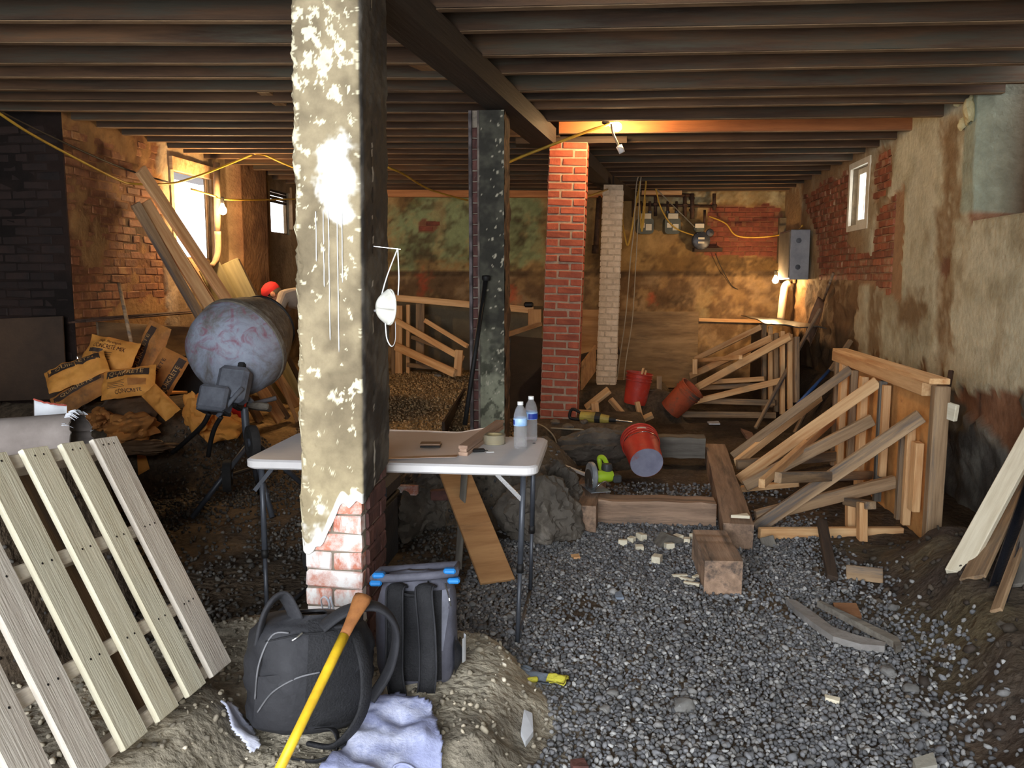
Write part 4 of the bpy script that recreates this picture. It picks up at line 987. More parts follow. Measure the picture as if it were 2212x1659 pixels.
# ================================================================= backpacks, cloth, pick handle on the footing
BLK = M('black_nylon', (50, 50, 54), (32, 32, 36), rough=.75, scale=8, bump=.3, bscale=60, rand=0)
BLK2 = M('black_webbing', (38, 38, 41), (24, 24, 27), rough=.8, scale=20, bump=.5, bscale=140, rand=0)
GREYN = M('slate_nylon', (98, 98, 110), (72, 72, 82), rough=.7, scale=8, bump=.3, bscale=60, rand=0)
PIPEG = M('grey_piping', (128, 128, 132), rough=.6, rand=0, bump=0)
BLUEN = M('bright_blue_trim', (38, 132, 206), (26, 104, 170), rough=.6, rand=0, bump=.1)
def pack(u, v, w, h, d, sq=2.6):
    """point of a bulging pack body: u round, v bottom to top"""
    a = 2 * math.pi * u; ca, sa = math.cos(a), math.sin(a)
    f = (abs(ca) ** sq + abs(sa) ** sq) ** (-1 / sq)
    t = min(1.0, max(0.0, v)); e = (1 - abs(2 * t - 1) ** 3.2) ** (1 / 3.2)
    return Vector((w / 2 * f * ca * (.25 + .75 * e), d / 2 * f * sa * (.25 + .75 * e), h * t))
def packbody(root, mat, w, h, d, seed, Mx, amp=.012, name='pack_body'):
    b = MB()
    def fn(u, v):
        p = pack(u, v, w, h, d); k = 1 + (amp * fb(p.x, p.y, p.z + seed, 7) + amp * .5 * ns(p.x, p.y, p.z * .3 + seed, 22)) / .2
        return (p.x * k, p.y * k, p.z)
    b.surf(fn, 48, 28); b.f.append(tuple(i * 29 for i in range(48))); b.f.append(tuple(i * 29 + 28 for i in reversed(range(48)))); return b.build(name, mat, root, smooth=True, M_=Mx)
def strap(root, name, Mx, pts, w, t, mat, up=(0, -1, 0)):
    b = MB(); b.tube(curve_pts(pts, 8), w, 10, flat=(t / w, up)); return b.build(name, mat, root, smooth=True, M_=Mx)
# -- left backpack, turned so its strap side faces right-forward
b1 = Vector((-0.98, 2.50, 0)); z1 = tz(b1.x, b1.y) + .005
bp1 = thing('backpack', 'black backpack with grey piping slumped against the column, pick handle across it', 'backpack', (b1.x, b1.y, z1))
Mb = Matrix.Translation((b1.x, b1.y, z1 - .01)) @ rotz(0.45) @ Matrix.Rotation(-.10, 4, 'X') @ Matrix.Rotation(.10, 4, 'Y')
packbody(bp1, BLK, .41, .38, .27, 1, Mb, amp=.02)
def f1(x, z, lift=.012):                                             # point on the front (-y) of body 1
    t = min(.99, max(.01, z / .38)); e = (1 - abs(2 * t - 1) ** 3.2) ** (1 / 3.2); k = .25 + .75 * e
    X = min(.999, abs(x) / (.20 * k)); return Vector((x, -.135 * k * (1 - X ** 2.6) ** (1 / 2.6) - lift, z))
b = MB(); b.surf(lambda u, v: f1(-.02 + .19 * u, .05 + .33 * v, .008), 12, 12); b.build('mesh_panel', BLK2, bp1, smooth=True, M_=Mb)
strap(bp1, 'shoulder_strap', Mb, [f1(.08, .36, .01), Vector((.12, -.15, .36)), Vector((.155, -.20, .25)), Vector((.15, -.215, .12)), Vector((.08, -.205, .02)), Vector((.0, -.16, .01))], .030, .009, BLK2, up=(1, 0, 0))
strap(bp1, 'shoulder_strap', Mb, [f1(.02, .36, .008), Vector((.10, -.10, .41)), Vector((.20, -.10, .42)), Vector((.27, -.08, .34)), Vector((.265, -.05, .20)), Vector((.20, -.07, .10))], .034, .012, BLK, up=(0, 1, .25))
strap(bp1, 'hip_strap', Mb, [Vector((.02, -.15, .05)), Vector((.07, -.19, .06)), Vector((.08, -.2, .0)), Vector((.02, -.22, -.02)), Vector((-.06, -.19, -.02))], .018, .004, BLK2, up=(1, 0, 0))
strap(bp1, 'loose_strap', Mb, [Vector((.10, -.20, .02)), Vector((.12, -.24, .0)), Vector((.17, -.30, -.02))], .016, .003, BLK2, up=(1, 0, 0))
for pts in ([f1(-.16, .10), f1(-.12, .17), f1(-.05, .215), f1(.02, .23)], [f1(-.17, .14), f1(-.165, .25), f1(-.13, .34), f1(-.08, .35)]):
    b = MB(); b.tube(curve_pts(pts, 6), .0032, 6); b.build('piping', PIPEG, bp1, smooth=True, M_=Mb)
b = MB(); b.surf(lambda u, v: f1(-.17 + .16 * u, .04 + .17 * v * (1 + .2 * u), .006), 10, 8); b.build('front_pocket', BLK, bp1, smooth=True, M_=Mb)
strap(bp1, 'grab_handle', Mb, [Vector((-.17, -.05, .30)), Vector((-.15, -.06, .41)), Vector((-.10, -.04, .45)), Vector((-.05, -.04, .37))], .032, .010, BLK, up=(.3, 1, 0))
b = MB(); b.tube(curve_pts([f1(-.07, .33, .012), f1(-.055, .34, .016), f1(-.04, .35, .012)], 4), .004, 6); b.build('zip_pull', CHROME, bp1, M_=Mb)
b = MB(); b.tube(curve_pts([f1(-.15, .32), f1(-.05, .345), f1(.06, .35)], 6), .003, 6); b.build('zip', BLK2, bp1, M_=Mb)
# -- right backpack standing beside the column
b2 = Vector((-0.69, 2.90, 0)); z2 = tz(b2.x, b2.y) - .02
bp2 = thing('backpack', 'upright black and slate backpack with bright blue corner trim right of the column', 'backpack', (b2.x, b2.y, z2))
Mc = Matrix.Translation((b2.x, b2.y, z2 - .02)) @ rotz(0.10) @ Matrix.Rotation(-.14, 4, 'X')
packbody(bp2, GREYN, .30, .44, .20, 5, Mc, amp=.008)
def f2(x, z, lift=.004):
    t = min(.99, max(.01, z / .44)); e = (1 - abs(2 * t - 1) ** 3.2) ** (1 / 3.2); k = .25 + .75 * e
    X = min(.999, abs(x) / (.15 * k)); return Vector((x, -.10 * k * (1 - X ** 2.6) ** (1 / 2.6) - lift, z))
b = MB(); b.surf(lambda u, v: f2(-.10 + .2 * u, .05 + .33 * v, .006), 12, 12); b.build('back_panel', BLK2, bp2, smooth=True, M_=Mc)
for x0 in (-.055, .05):
    st = strap(bp2, 'shoulder_strap', Mc, [f2(x0, .40, .01), Vector((x0 - .01, -.14, .39)), Vector((x0 * 1.1, -.165, .25)), Vector((x0 * 1.15, -.15, .10)), Vector((x0 * .9, -.135, -.01))], .031, .010, BLK2, up=(1, 0, 0))
    for e in (-.03, .03):
        q = MB(); q.tube(curve_pts([f2(x0 + e, .395, .012), Vector((x0 - .01 + e, -.145, .39)), Vector((x0 * 1.1 + e, -.17, .25)), Vector((x0 * 1.15 + e, -.155, .10)), Vector((x0 * .9 + e, -.14, .0))], 6), .004, 6); q.build('strap_binding', BLK, st, smooth=True, M_=Mc)
strap(bp2, 'loose_strap', Mc, [Vector((.05, -.135, .0)), Vector((.06, -.15, -.06)), Vector((.065, -.16, -.09))], .018, .003, BLK2, up=(1, 0, 0))
b = MB(); b.tube([(.15 * x, .10 * y - .01, .435 + .012 * x) for x, y in [(-1, -.8), (-.4, -1), (.4, -1), (1, -.8), (1, .6), (-1, .6), (-1, -.8)]], .016, 8); b.build('top_rim', GREYN, bp2, smooth=True, M_=Mc)
for x, z in ((-.13, .438), (.13, .455), (-.14, .41), (.145, .42)):
    q = MB(); q.box((x, -.095, z), (.045, .04, .02), ch=.006); q.build('corner_trim', BLUEN, bp2, M_=Mc)
strap(bp2, 'grab_handle', Mc, [f2(-.04, .40, .01), Vector((-.03, -.13, .375)), Vector((.03, -.13, .375)), f2(.05, .41, .01)], .010, .004, BLK2)
b = MB(); b.surf(lambda u, v: Vector((.145 + .03 * math.sin(math.pi * u) * math.sin(math.pi * min(1, v * 1.2)), -.06 + .12 * u, .06 + .14 * v)), 8, 8); b.build('side_pocket', BLK, bp2, smooth=True, M_=Mc)
b = MB(); b.surf(lambda u, v: Vector((.172 + .012 * math.sin(math.pi * u), -.04 + .08 * u, .10 + .09 * v)), 8, 8); b.build('bottle_in_pocket', PAPERW, bp2, smooth=True, M_=Mc)
b = MB(); b.surf(lambda u, v: f2(.085 + .05 * u - .03 * (1 - v), .16 + .22 * v, .005), 6, 8); b.build('side_stripe', M('light_slate_nylon', (136, 138, 152), rand=0), bp2, smooth=True, M_=Mc)
b = MB(); b.tube(curve_pts([f2(.11, .40, .01), Vector((.13, -.12, .36)), Vector((.135, -.11, .33))], 5), .003, 6); b.build('zip_pull', CHROME, bp2, M_=Mc)

# faded work clothes lying on the footing
def drape(name, label, cat, pix, mat, zl=.02, amp=.034, fq=9, seed=0, n=54):
    poly = [(lambda q: (q.x, q.y))(at(px, py, z=.27)) for px, py in pix]
    xs = [p[0] for p in poly]; ys = [p[1] for p in poly]; x0, x1, y0, y1 = min(xs), max(xs), min(ys), max(ys)
    b = MB(); idx = {}
    hx = (x1 - x0) / n; hy = (y1 - y0) / n
    def vid(i, j):
        if (i, j) not in idx:
            x, y = x0 + i * hx, y0 + j * hy
            w = abs(noise.noise(Vector((x * fq + seed, y * fq * .6, 1)))); w2 = abs(noise.noise(Vector((x * fq * .5 + y * fq, y * fq * .4, seed + 3))))
            idx[(i, j)] = len(b.v); b.v.append((x + .01 * ns(x, y, seed, 14), y + .01 * ns(x, y, seed + 5, 14), tz(x, y) + zl + amp * (1 - w) + amp * .8 * (1 - w2) - amp * .6))
        return idx[(i, j)]
    for i in range(n):
        for j in range(n):
            if pip(poly, x0 + (i + .5) * hx, y0 + (j + .5) * hy): b.f.append((vid(i, j), vid(i + 1, j), vid(i + 1, j + 1), vid(i, j + 1)))
    o = b.build(name, mat, smooth=True); md = o.modifiers.new('cloth thickness', 'SOLIDIFY'); md.thickness = .006; md.offset = -1
    return tag(o, label, cat)
DENIM = M('faded_blue_denim', (186, 192, 222), (130, 136, 176), rough=.9, scale=5, bump=.5, bscale=120, rand=0, c3=(214, 216, 232), s3=2.5, th3=(.5, .65), bdist=.004)
WHITEC = M('white_cotton', (222, 224, 238), (180, 184, 210), rough=.9, scale=6, bump=.4, bscale=90, rand=0, bdist=.004)
jn = drape('work_trousers', 'faded blue work trousers crumpled under the backpacks', 'clothes', [(780, 1520), (800, 1470), (860, 1455), (930, 1480), (955, 1540), (950, 1600), (925, 1640), (900, 1670), (680, 1690), (690, 1620), (720, 1580)], DENIM, seed=2)
sk = [at(px, py, z=.33) for px, py in ((835, 1580), (850, 1552), (890, 1545), (935, 1560), (948, 1590), (935, 1612), (900, 1625), (860, 1612), (838, 1585))]
for q in sk: q.z = tz(q.x, q.y) + .052
b = MB(); b.tube(curve_pts(sk, 5), .004, 6); b.build('pocket_seam', DENIM, jn, smooth=True)
drape('white_shirt', 'white cotton shirt sleeve sticking out left of the slumped backpack', 'clothes', [(478, 1515), (500, 1500), (545, 1515), (560, 1560), (540, 1570), (500, 1545)], WHITEC, amp=.02, fq=14, seed=6, n=24)
# white plastic carrier bag stuffed between backpack and column
O_ = at(708, 1352, y=2.86); cb = thing('carrier_bag', 'white plastic carrier bag tucked between backpack and column foot', 'bag', O_)
PLB = M('thin_white_plastic', (232, 234, 240), (196, 200, 214), rough=.35, scale=10, bump=.5, bscale=24, rand=0)
b = MB()
def bagf(u, v):
    a = 2 * math.pi * u; r = (.034 * (1 - .55 * v) + .006 * ns(math.cos(a) * 3, math.sin(a) * 3, v * 4)); return O_ + Vector((r * math.cos(a) * 1.1, r * math.sin(a) * .8, .085 * v - .02))
b.surf(bagf, 26, 12); b.build('bag_body', PLB, cb, smooth=True)
for dx in (-.008, .012):
    q = MB(); q.tube(curve_pts([O_ + Vector((dx - .008, 0, .06)), O_ + Vector((dx * 1.6 - .006, -.01, .105)), O_ + Vector((dx + .006, -.012, .118)), O_ + Vector((dx * .5 + .018, -.012, .09)), O_ + Vector((dx + .022, -.012, .05))], 6), .006, 7, flat=(.4, (0, 1, 0))); q.build('bag_handle', PLB, cb, smooth=True)
# pick handle
h0 = at(785, 1288, y=2.50); h1 = at(590, 1690, y=2.02)
hd = thing('pick_handle', 'yellow tool handle with rusty wooden end leaning across the black backpack', 'tool handle', h1)
dv = (h1 - h0); Lh = dv.length; Lh_ = dv / Lh
b = MB(); b.tube([h0 + Lh_ * (Lh * q) for q in (.24, .4, .7, 1)], [.0165, .0155, .0145, .0145], 12); b.build('painted_shaft', M('yellow_paint', (232, 196, 40), (196, 150, 36), rough=.5, scale=16, bump=.1, rand=0, c3=(150, 104, 50), s3=9, th3=(.66, .72)), hd, smooth=True)
b = MB(); b.tube([h0 + Lh_ * (Lh * q) for q in (0, .03, .10, .18, .245)], [.030, .031, .024, .019, .0168], 12, flat=(.62, (1, 0, 0))); b.build('rusty_end', M('rusty_wood', (164, 108, 58), (112, 66, 34), scale=14, rand=0, bump=.3, c3=(206, 170, 110), s3=12, th3=(.62, .7)), hd, smooth=True)
# glove on the gravel by the table foot
g0 = at(1165, 1475, z=0); gl = thing('work_glove', 'grey and yellow work glove lying on gravel at the table foot', 'glove', (g0.x, g0.y, tz(g0.x, g0.y)))
GZ = tz(g0.x, g0.y) + .02
GRYG = M('grey_coated_fabric', (112, 120, 130), (84, 92, 100), rand=0, bump=.4, bscale=60); YELG = M('yellow_knit', (214, 206, 76), (182, 170, 54), rand=0, bump=.4, bscale=90)
Mg = Matrix.Translation((g0.x, g0.y, GZ)) @ rotz(-.25)
b = MB(); b.surf(lambda u, v: ((u - .5) * .10, (v - .5) * .085 * (1 - .2 * u), .014 * math.sin(math.pi * v) + .008 * ns(u * 3, v * 3, 1)), 14, 12, thick=.016); b.build('palm', GRYG, gl, smooth=True, M_=Mg)
b = MB(); b.surf(lambda u, v: (.04 + u * .075, (v - .5) * (.075 - .012 * math.sin(u * 3)), .016 * math.sin(math.pi * v) + .004 + .006 * ns(u * 4, v * 5, 3)), 10, 10, thick=.012); b.build('cuff', YELG, gl, smooth=True, M_=Mg)
for k, (y, L_, bend) in enumerate(((.032, .055, .2), (.011, .07, .05), (-.011, .068, -.05), (-.031, .05, -.2))):
    q = MB(); q.tube(curve_pts([(-.045, y, .004), (-.045 - L_ * .5, y + bend * .02, .010), (-.045 - L_, y + bend * .04, .0)], 4), [.011] * 7 + [.008] * 2, 8, flat=(1, (0, 0, 1))); q.build('finger', GRYG, gl, smooth=True, M_=Mg)
q = MB(); q.tube(curve_pts([(0.0, -.035, .004), (-.02, -.06, .008), (-.05, -.075, .0)], 4), [.012] * 7 + [.008] * 2, 8); q.build('thumb', YELG, gl, smooth=True, M_=Mg)
# ================================================================= concrete mixer
DRUMM, t_, p_ = newmat('cement_splashed_drum')
tc_ = nd(t_, 'ShaderNodeTexCoord'); n1 = nd(t_, 'ShaderNodeTexNoise'); n1.inputs['Scale'].default_value = 3.4; n1.inputs['Detail'].default_value = 9; n1.inputs['Roughness'].default_value = .72; n1.inputs['Distortion'].default_value = .8
r1_ = nd(t_, 'ShaderNodeValToRGB'); el = r1_.color_ramp.elements; el[0].position = .30; el[0].color = rgba((96, 86, 78)); el[1].position = .68; el[1].color = rgba((164, 170, 184))
e = el.new(.42); e.color = rgba((124, 122, 124)); e = el.new(.55); e.color = rgba((150, 156, 172))
n2 = nd(t_, 'ShaderNodeTexNoise'); n2.inputs['Scale'].default_value = 7.5; n2.inputs['Detail'].default_value = 8; n2.inputs['Distortion'].default_value = 2.2
sx_ = nd(t_, 'ShaderNodeSeparateXYZ'); mr_ = nd(t_, 'ShaderNodeMapRange'); mr_.inputs[1].default_value = .50; mr_.inputs[2].default_value = .72
gx = nd(t_, 'ShaderNodeMapRange'); gx.inputs[1].default_value = -.05; gx.inputs[2].default_value = .12; mu = nd(t_, 'ShaderNodeMath', operation='MULTIPLY'); mxx = nd(t_, 'ShaderNodeMix', data_type='RGBA')
L = t_.links.new; L(tc_.outputs['Object'], n1.inputs['Vector']); L(tc_.outputs['Object'], n2.inputs['Vector']); L(n1.outputs[0], r1_.inputs[0]); L(n2.outputs[0], mr_.inputs[0]); L(tc_.outputs['Object'], sx_.inputs[0]); L(sx_.outputs[1], gx.inputs[0])
L(mr_.outputs[0], mu.inputs[0]); L(gx.outputs[0], mu.inputs[1]); L(mu.outputs[0], mxx.inputs[0]); L(r1_.outputs[0], mxx.inputs[6]); mxx.inputs[7].default_value = rgba((140, 92, 108)); L(mxx.outputs[2], p_.inputs['Base Color'])
nb_ = nd(t_, 'ShaderNodeTexNoise'); nb_.inputs['Scale'].default_value = 18; nb_.inputs['Detail'].default_value = 8; bb_ = nd(t_, 'ShaderNodeBump'); bb_.inputs['Strength'].default_value = .5; bb_.inputs['Distance'].default_value = .01; L(tc_.outputs['Object'], nb_.inputs['Vector']); L(nb_.outputs[0], bb_.inputs['Height']); L(bb_.outputs[0], p_.inputs['Normal']); p_.inputs['Roughness'].default_value = .75
CEMM = M('cement_crust', (120, 112, 100), (78, 70, 62), scale=9, bump=.9, bscale=18, rand=0, bdist=.02)
GUNM = M('cement_grey_paint', (116, 120, 130), (78, 80, 88), scale=9, bump=.4, bscale=30, rand=.06, rough=.7)
ym = 5.75
DC = at(512, 752, y=ym); ax = (RT * .30 + FW * .78 + UP * .48).normalized()
mixer = thing('concrete_mixer', 'cement-splashed grey concrete mixer with round drum tilted away, behind the table', 'concrete mixer', (DC.x, DC.y, 0))
xa = (UP - ax * UP.dot(ax)).normalized(); ya = xa; xa = ya.cross(ax)
MD = Matrix(((xa.x, ya.x, ax.x, DC.x), (xa.y, ya.y, ax.y, DC.y), (xa.z, ya.z, ax.z, DC.z), (0, 0, 0, 1)))
b = MB(); b.lathe([(.001, -.285), (.16, -.28), (.235, -.25), (.30, -.19), (.335, -.11), (.35, -.03), (.352, .04)], 48, MD.inverted() @ MD, caps=False); b.build('drum_bowl', DRUMM, mixer, smooth=True, M_=MD)
b = MB(); b.lathe([(.352, .035), (.362, .04), (.362, .075), (.352, .08), (.335, .14), (.29, .26), (.235, .38), (.225, .40), (.215, .38), (.27, .25), (.31, .14), (.33, .06)], 48, caps=False); b.build('drum_cone', CEMM, mixer, ang=35, M_=MD)
b = MB(); b.lathe([(.222, .39), (.236, .385), (.240, .40), (.232, .412), (.222, .405), (.222, .39)], 40, caps=False); b.build('mouth_rim', BLACKM, mixer, smooth=True, M_=MD)
# yoke, gear case, motor case in front of the drum
G0 = at(505, 832, y=ym - .36)
Rg = Matrix.Rotation(YAW, 3, 'Z') @ Matrix.Rotation(-.35, 3, 'X') @ Matrix.Rotation(.12, 3, 'Y')
b = MB(); b.box(G0, (.21, .14, .25), Rg, ch=.03); b.build('gear_case', GUNM, mixer)
b = MB(); b.box(at(520, 835, y=ym - .28), (.05, .16, .32), Rg, ch=.01); b.build('yoke_plate', BLACKM, mixer)
b = MB(); b.box(at(466, 862, y=ym - .46), (.20, .16, .17), Rg, ch=.02); b.build('motor_case', GUNM, mixer)
b = MB(); b.box(at(462, 888, y=ym - .46), (.19, .16, .03), Rg, ch=.006); b.build('motor_base', STEELDK, mixer)
b = MB(); b.tube([at(524, 838, y=ym - .44), at(470, 900, y=ym - .50)], .016, 10); b.build('tilt_bar', GUNM, mixer, smooth=True)
b = MB(); b.tube([at(537, 862, y=ym - .2), at(548, 872, y=ym - .05), at(596, 860, y=ym + .05)], .018, 8); b.build('cradle_arm', GUNM, mixer, smooth=True)
b = MB(); b.box(at(560, 878, y=ym - .1), (.16, .1, .05), Rg, ch=.01); b.build('cradle_block', CEMM, mixer)
def tubepart(name, pix, r, mat=BLACKM, yy=ym - .5, n=8):
    q = MB(); q.tube(curve_pts([at(px, py, y=yy + dy) for px, py, dy in pix], 6), r, n); return q.build(name, mat, mixer, smooth=True)
tubepart('handle_bar', [(452, 893, 0), (438, 918, .02), (405, 950, .06), (372, 978, .1)], .017)
tubepart('handle_bar', [(478, 900, 0), (465, 922, .02), (456, 950, .05), (450, 986, .08)], .016)
tubepart('stand_post', [(528, 880, .25), (532, 930, .25), (538, 962, .25)], .028, STEELDK)
z0f = tz(DC.x, ym)
for px0, dx, dy in ((540, -.30, -.30), (545, .22, -.22), (538, -.12, .42), (550, .30, .38)):
    a_ = at(px0, 955, y=ym - .25); f_ = Vector((a_.x + dx, a_.y + dy, tz(a_.x + dx, a_.y + dy) + .01)); q = MB(); q.tube([a_, f_], .02, 8); q.build('stand_leg', STEELDK, mixer, smooth=True)
for px, py, dy, rr in ((492, 1028, -.35, .115), (545, 955, -.40, .12)):
    c_ = at(px, py, y=ym + dy); c_.z = max(c_.z, tz(c_.x, c_.y) + rr * .98) if py > 1000 else c_.z
    Mx = Matrix.Translation(c_) @ Matrix.Rotation(.35 if py > 1000 else -.9, 4, 'Z') @ Matrix.Rotation(math.pi / 2, 4, 'Y' if py > 1000 else 'X')
    q = MB(); q.lathe([(.0, -.02), (rr * .55, -.02), (rr * .62, -.03), (rr * .95, -.028), (rr, 0), (rr * .95, .028), (rr * .62, .03), (rr * .55, .02), (.0, .02)], 28, Mx, caps=False); w_ = q.build('wheel', RUBBER, mixer, ang=35)
    q = MB(); q.lathe([(.0, -.035), (.03, -.035), (.03, .035), (.0, .035)], 12, Mx, caps=False); q.build('hub', STEELDK, w_, ang=35)
b = MB(); b.tube([at(492, 1028, y=ym - .35), at(548, 1010, y=ym - .1)], .014, 8); b.build('axle', BLACKM, mixer)

# ================================================================= bags of concrete mix
KRAFT = M('orange_kraft_paper', (226, 158, 74), (190, 122, 52), rough=.75, scale=5, bump=.4, bscale=14, rand=.08, c3=(150, 106, 58), s3=2.2, th3=(.58, .7))
KRAFTD = M('dusty_kraft_paper', (196, 132, 66), (146, 92, 46), rough=.8, scale=5, bump=.5, bscale=12, rand=.1, c3=(104, 76, 50), s3=2.2, th3=(.52, .66))
PRINTD = M('dark_brown_print', (74, 58, 48), (52, 40, 34), rough=.7, rand=0, bump=0); PRINTB = M('maroon_print', (74, 34, 26), rand=0, bump=0); PRINTK = M('kraft_lettering', (222, 176, 112), rand=0, bump=0)
TXT = {}
def txt(s): 
    if s not in TXT: TXT[s] = text_mesh(s, 1.0)
    return TXT[s]
def bag(label, c, ang, tilt, L=.60, W=.38, T=.10, mat=None, logo=None, seed=0, crumple=.02, yawn=0.0, panel=True, extra=None):
    """a paper sack: x along its length (ang in the sight plane), normal leaning from the viewer (tilt 0) to straight up (tilt 90)"""
    tl = math.radians(tilt); n = (-FW * math.cos(tl) + UP * math.sin(tl) + RT * yawn).normalized()
    x = RT * math.cos(math.radians(ang)) + UP * math.sin(math.radians(ang)); x = (x - n * x.dot(n)).normalized(); y = n.cross(x)
    Mx = Matrix(((x.x, y.x, n.x, c.x), (x.y, y.y, n.y, c.y), (x.z, y.z, n.z, c.z), (0, 0, 0, 1)))
    root = thing('cement_bag', label, 'bag', c, group='paper bags of concrete mix heaped by the wall')
    def S(u, v, side=1, lift=0.0):
        e = (max(0, 1 - abs(2 * u - 1) ** 3)) ** .6 * (max(0, 1 - abs(2 * v - 1) ** 3)) ** .6
        X, Y = (u - .5) * L, (v - .5) * W
        k = crumple * (fb(X + seed * 3.1, Y, seed, 7, 3) + .6 * abs(ns(X + seed, Y, 3 + seed, 13)))
        return Vector((X * (1 - .05 * e), Y * (1 - .06 * e), side * T / 2 * e + k + lift))
    q = MB(); q.surf(lambda u, v: S(u, v, 1), 26, 18); q.surf(lambda u, v: S(1 - u, v, -1), 26, 18); q.build('sack', mat or KRAFT, root, smooth=True, M_=Mx)
    def patch(nm, u0, u1, v0, v1, m, lift=.003, nu=12):
        q = MB(); q.surf(lambda a, b_: S(u0 + (u1 - u0) * a, v0 + (v1 - v0) * b_, 1, lift), nu, 5); return q.build(nm, m, root, smooth=True, M_=Mx)
    def letters(nm, s, uc, vc, h, wd, m, lift=.009):
        vs, fs = txt(s); xs = [p[0] for p in vs]; ys = [p[1] for p in vs]; sx, sy = (max(xs) - min(xs)), (max(ys) - min(ys)); cx_, cy_ = (max(xs) + min(xs)) / 2, (max(ys) + min(ys)) / 2
        q = MB(); q.v = [tuple(S(uc + (p[0] - cx_) / sx * wd, vc + (p[1] - cy_) / sy * h, 1, lift)) for p in vs]; q.f = fs; return q.build(nm, m, root, M_=Mx)
    if logo == 'side':
        pb = patch('printed_band', .06, .94, .56, .84, PRINTD); letters('lettering', 'QUIKRETE', .5, .70, .17, .62, PRINTK)
    elif logo == 'front':
        patch('printed_band', .12, .92, .60, .86, PRINTD); letters('lettering', 'QUIKRETE', .50, .73, .19, .66, PRINTK)
        for k in range(5): patch('print_line', .16, .50 - .03 * (k % 2), .44 - k * .055, .455 - k * .055, PRINTD, nu=6)
        patch('print_panel', .56, .88, .25, .48, KRAFTD)
        letters('lettering', 'CONCRETE', .55, .10, .09, .5, PRINTD)
    elif logo == 'mix':
        letters('lettering', 'High Strength', .48, .82, .10, .44, PRINTB); letters('lettering', 'CONCRETE MIX', .50, .67, .13, .66, PRINTB)
        for k in range(4): patch('print_line', .20, .62, .50 - k * .07, .515 - k * .07, PRINTD, nu=6)
        patch('print_panel', .10, .40, .46, .58, PRINTD)
    elif logo == 'two':
        patch('printed_band', .05, .95, .08, .34, PRINTD); letters('lettering', 'QUIKRETE', .5, .21, .16, .6, PRINTK); letters('lettering', 'QUIKRETE', .52, .74, .15, .6, PRINTD)
    for nm, uu, vv in (extra or ()): pass
    return root
def crumpled(label, c, size, seed, mat, sq=(1, .7, .6)):
    bm = bmesh.new(); bmesh.ops.create_icosphere(bm, subdivisions=4, radius=1)
    for v in bm.verts:
        p = v.co.copy(); k = 1 + .30 * (abs(ns(p.x, p.y, p.z + seed, 1.6)) * 2 - .5) - .20 * abs(ns(p.x, p.y, p.z + seed, 3.1)) - .10 * abs(ns(p.x, p.y, p.z + seed + 9, 5.5))
        v.co = Vector((p.x * sq[0], p.y * sq[1], p.z * sq[2])) * k * size
    q = MB(); bm.verts.index_update(); q.v = [tuple(v.co) for v in bm.verts]; q.f = [tuple(v.index for v in f.verts) for f in bm.faces]; bm.free()
    o = q.build('crumpled_bag', mat, M_=Matrix.Translation(c) @ rotz(seed), ang=38); tag(o, label, 'bag', group='paper bags of concrete mix heaped by the wall'); return o
bag('concrete mix bag reading CONCRETE MIX on top of the heap', at(238, 768, y=6.30), -12, 22, L=.42, W=.30, T=.12, logo='mix', seed=1)
bag('bag with QUIKRETE band and print panel at the front of the heap', at(278, 826, y=6.05), 10, 26, L=.41, W=.26, T=.13, logo='front', seed=2)
bag('long bag lying slantwise at the upper left of the bag heap', at(166, 803, y=6.02), 34, 35, L=.46, W=.24, T=.10, logo='side', seed=3)
bag('bag with dark lettered side sloping at the lower left of the heap', at(176, 850, y=5.98), 36, 20, L=.45, W=.20, T=.10, logo='side', seed=4, mat=KRAFTD)
bag('upright torn bag at the rear of the heap below the rods', at(322, 765, y=6.62), 68, 5, L=.54, W=.24, T=.07, logo='side', seed=5, mat=KRAFTD, yawn=-.2)
bag('bag with two lettered bands standing at the right of the heap', at(352, 815, y=6.45), 62, 8, L=.46, W=.24, T=.08, logo='two', seed=6, mat=KRAFTD, yawn=.25)
bag('half empty bag end hanging off the heap towards the mixer', at(348, 870, y=5.98), -45, 20, L=.30, W=.14, T=.09, logo=None, seed=7)
bag('dark shadowed bag underneath the front bag of the heap', at(280, 884, y=6.12), 3, 60, L=.50, W=.30, T=.14, seed=8, mat=M('shadow_brown_paper', (96, 72, 50), (60, 46, 34), rand=0))  # paper darkened: shade beneath the front bag put into its colour
for lab, px, py, yy, s_z, sd, m_, sq in (
    ('crumpled empty paper bag in front of the heap, left of the mixer', 285, 925, 5.75, .23, 1.3, KRAFTD, (1.0, .6, .55)),
    ('crumpled bag right behind the mixer handles', 425, 892, 6.05, .16, 2.7, KRAFT, (.8, .6, 1.0)),
    ('crumpled bag lying beyond the mixer motor case', 482, 922, 6.35, .18, 4.1, KRAFT, (1.1, .6, .7)),
    ('small crumpled bag above the torn tube end', 215, 905, 5.75, .15, 5.2, KRAFTD, (1.1, .6, .55)),
    ('flattened brown bag at the foot of the heap near the pallet top', 300, 968, 5.65, .18, 6.6, M('earth_brown_paper', (110, 82, 56), (72, 54, 38), rand=0), (1.5, .7, .3))):
    crumpled(lab, at(px, py, y=yy), s_z, sd, m_, sq)
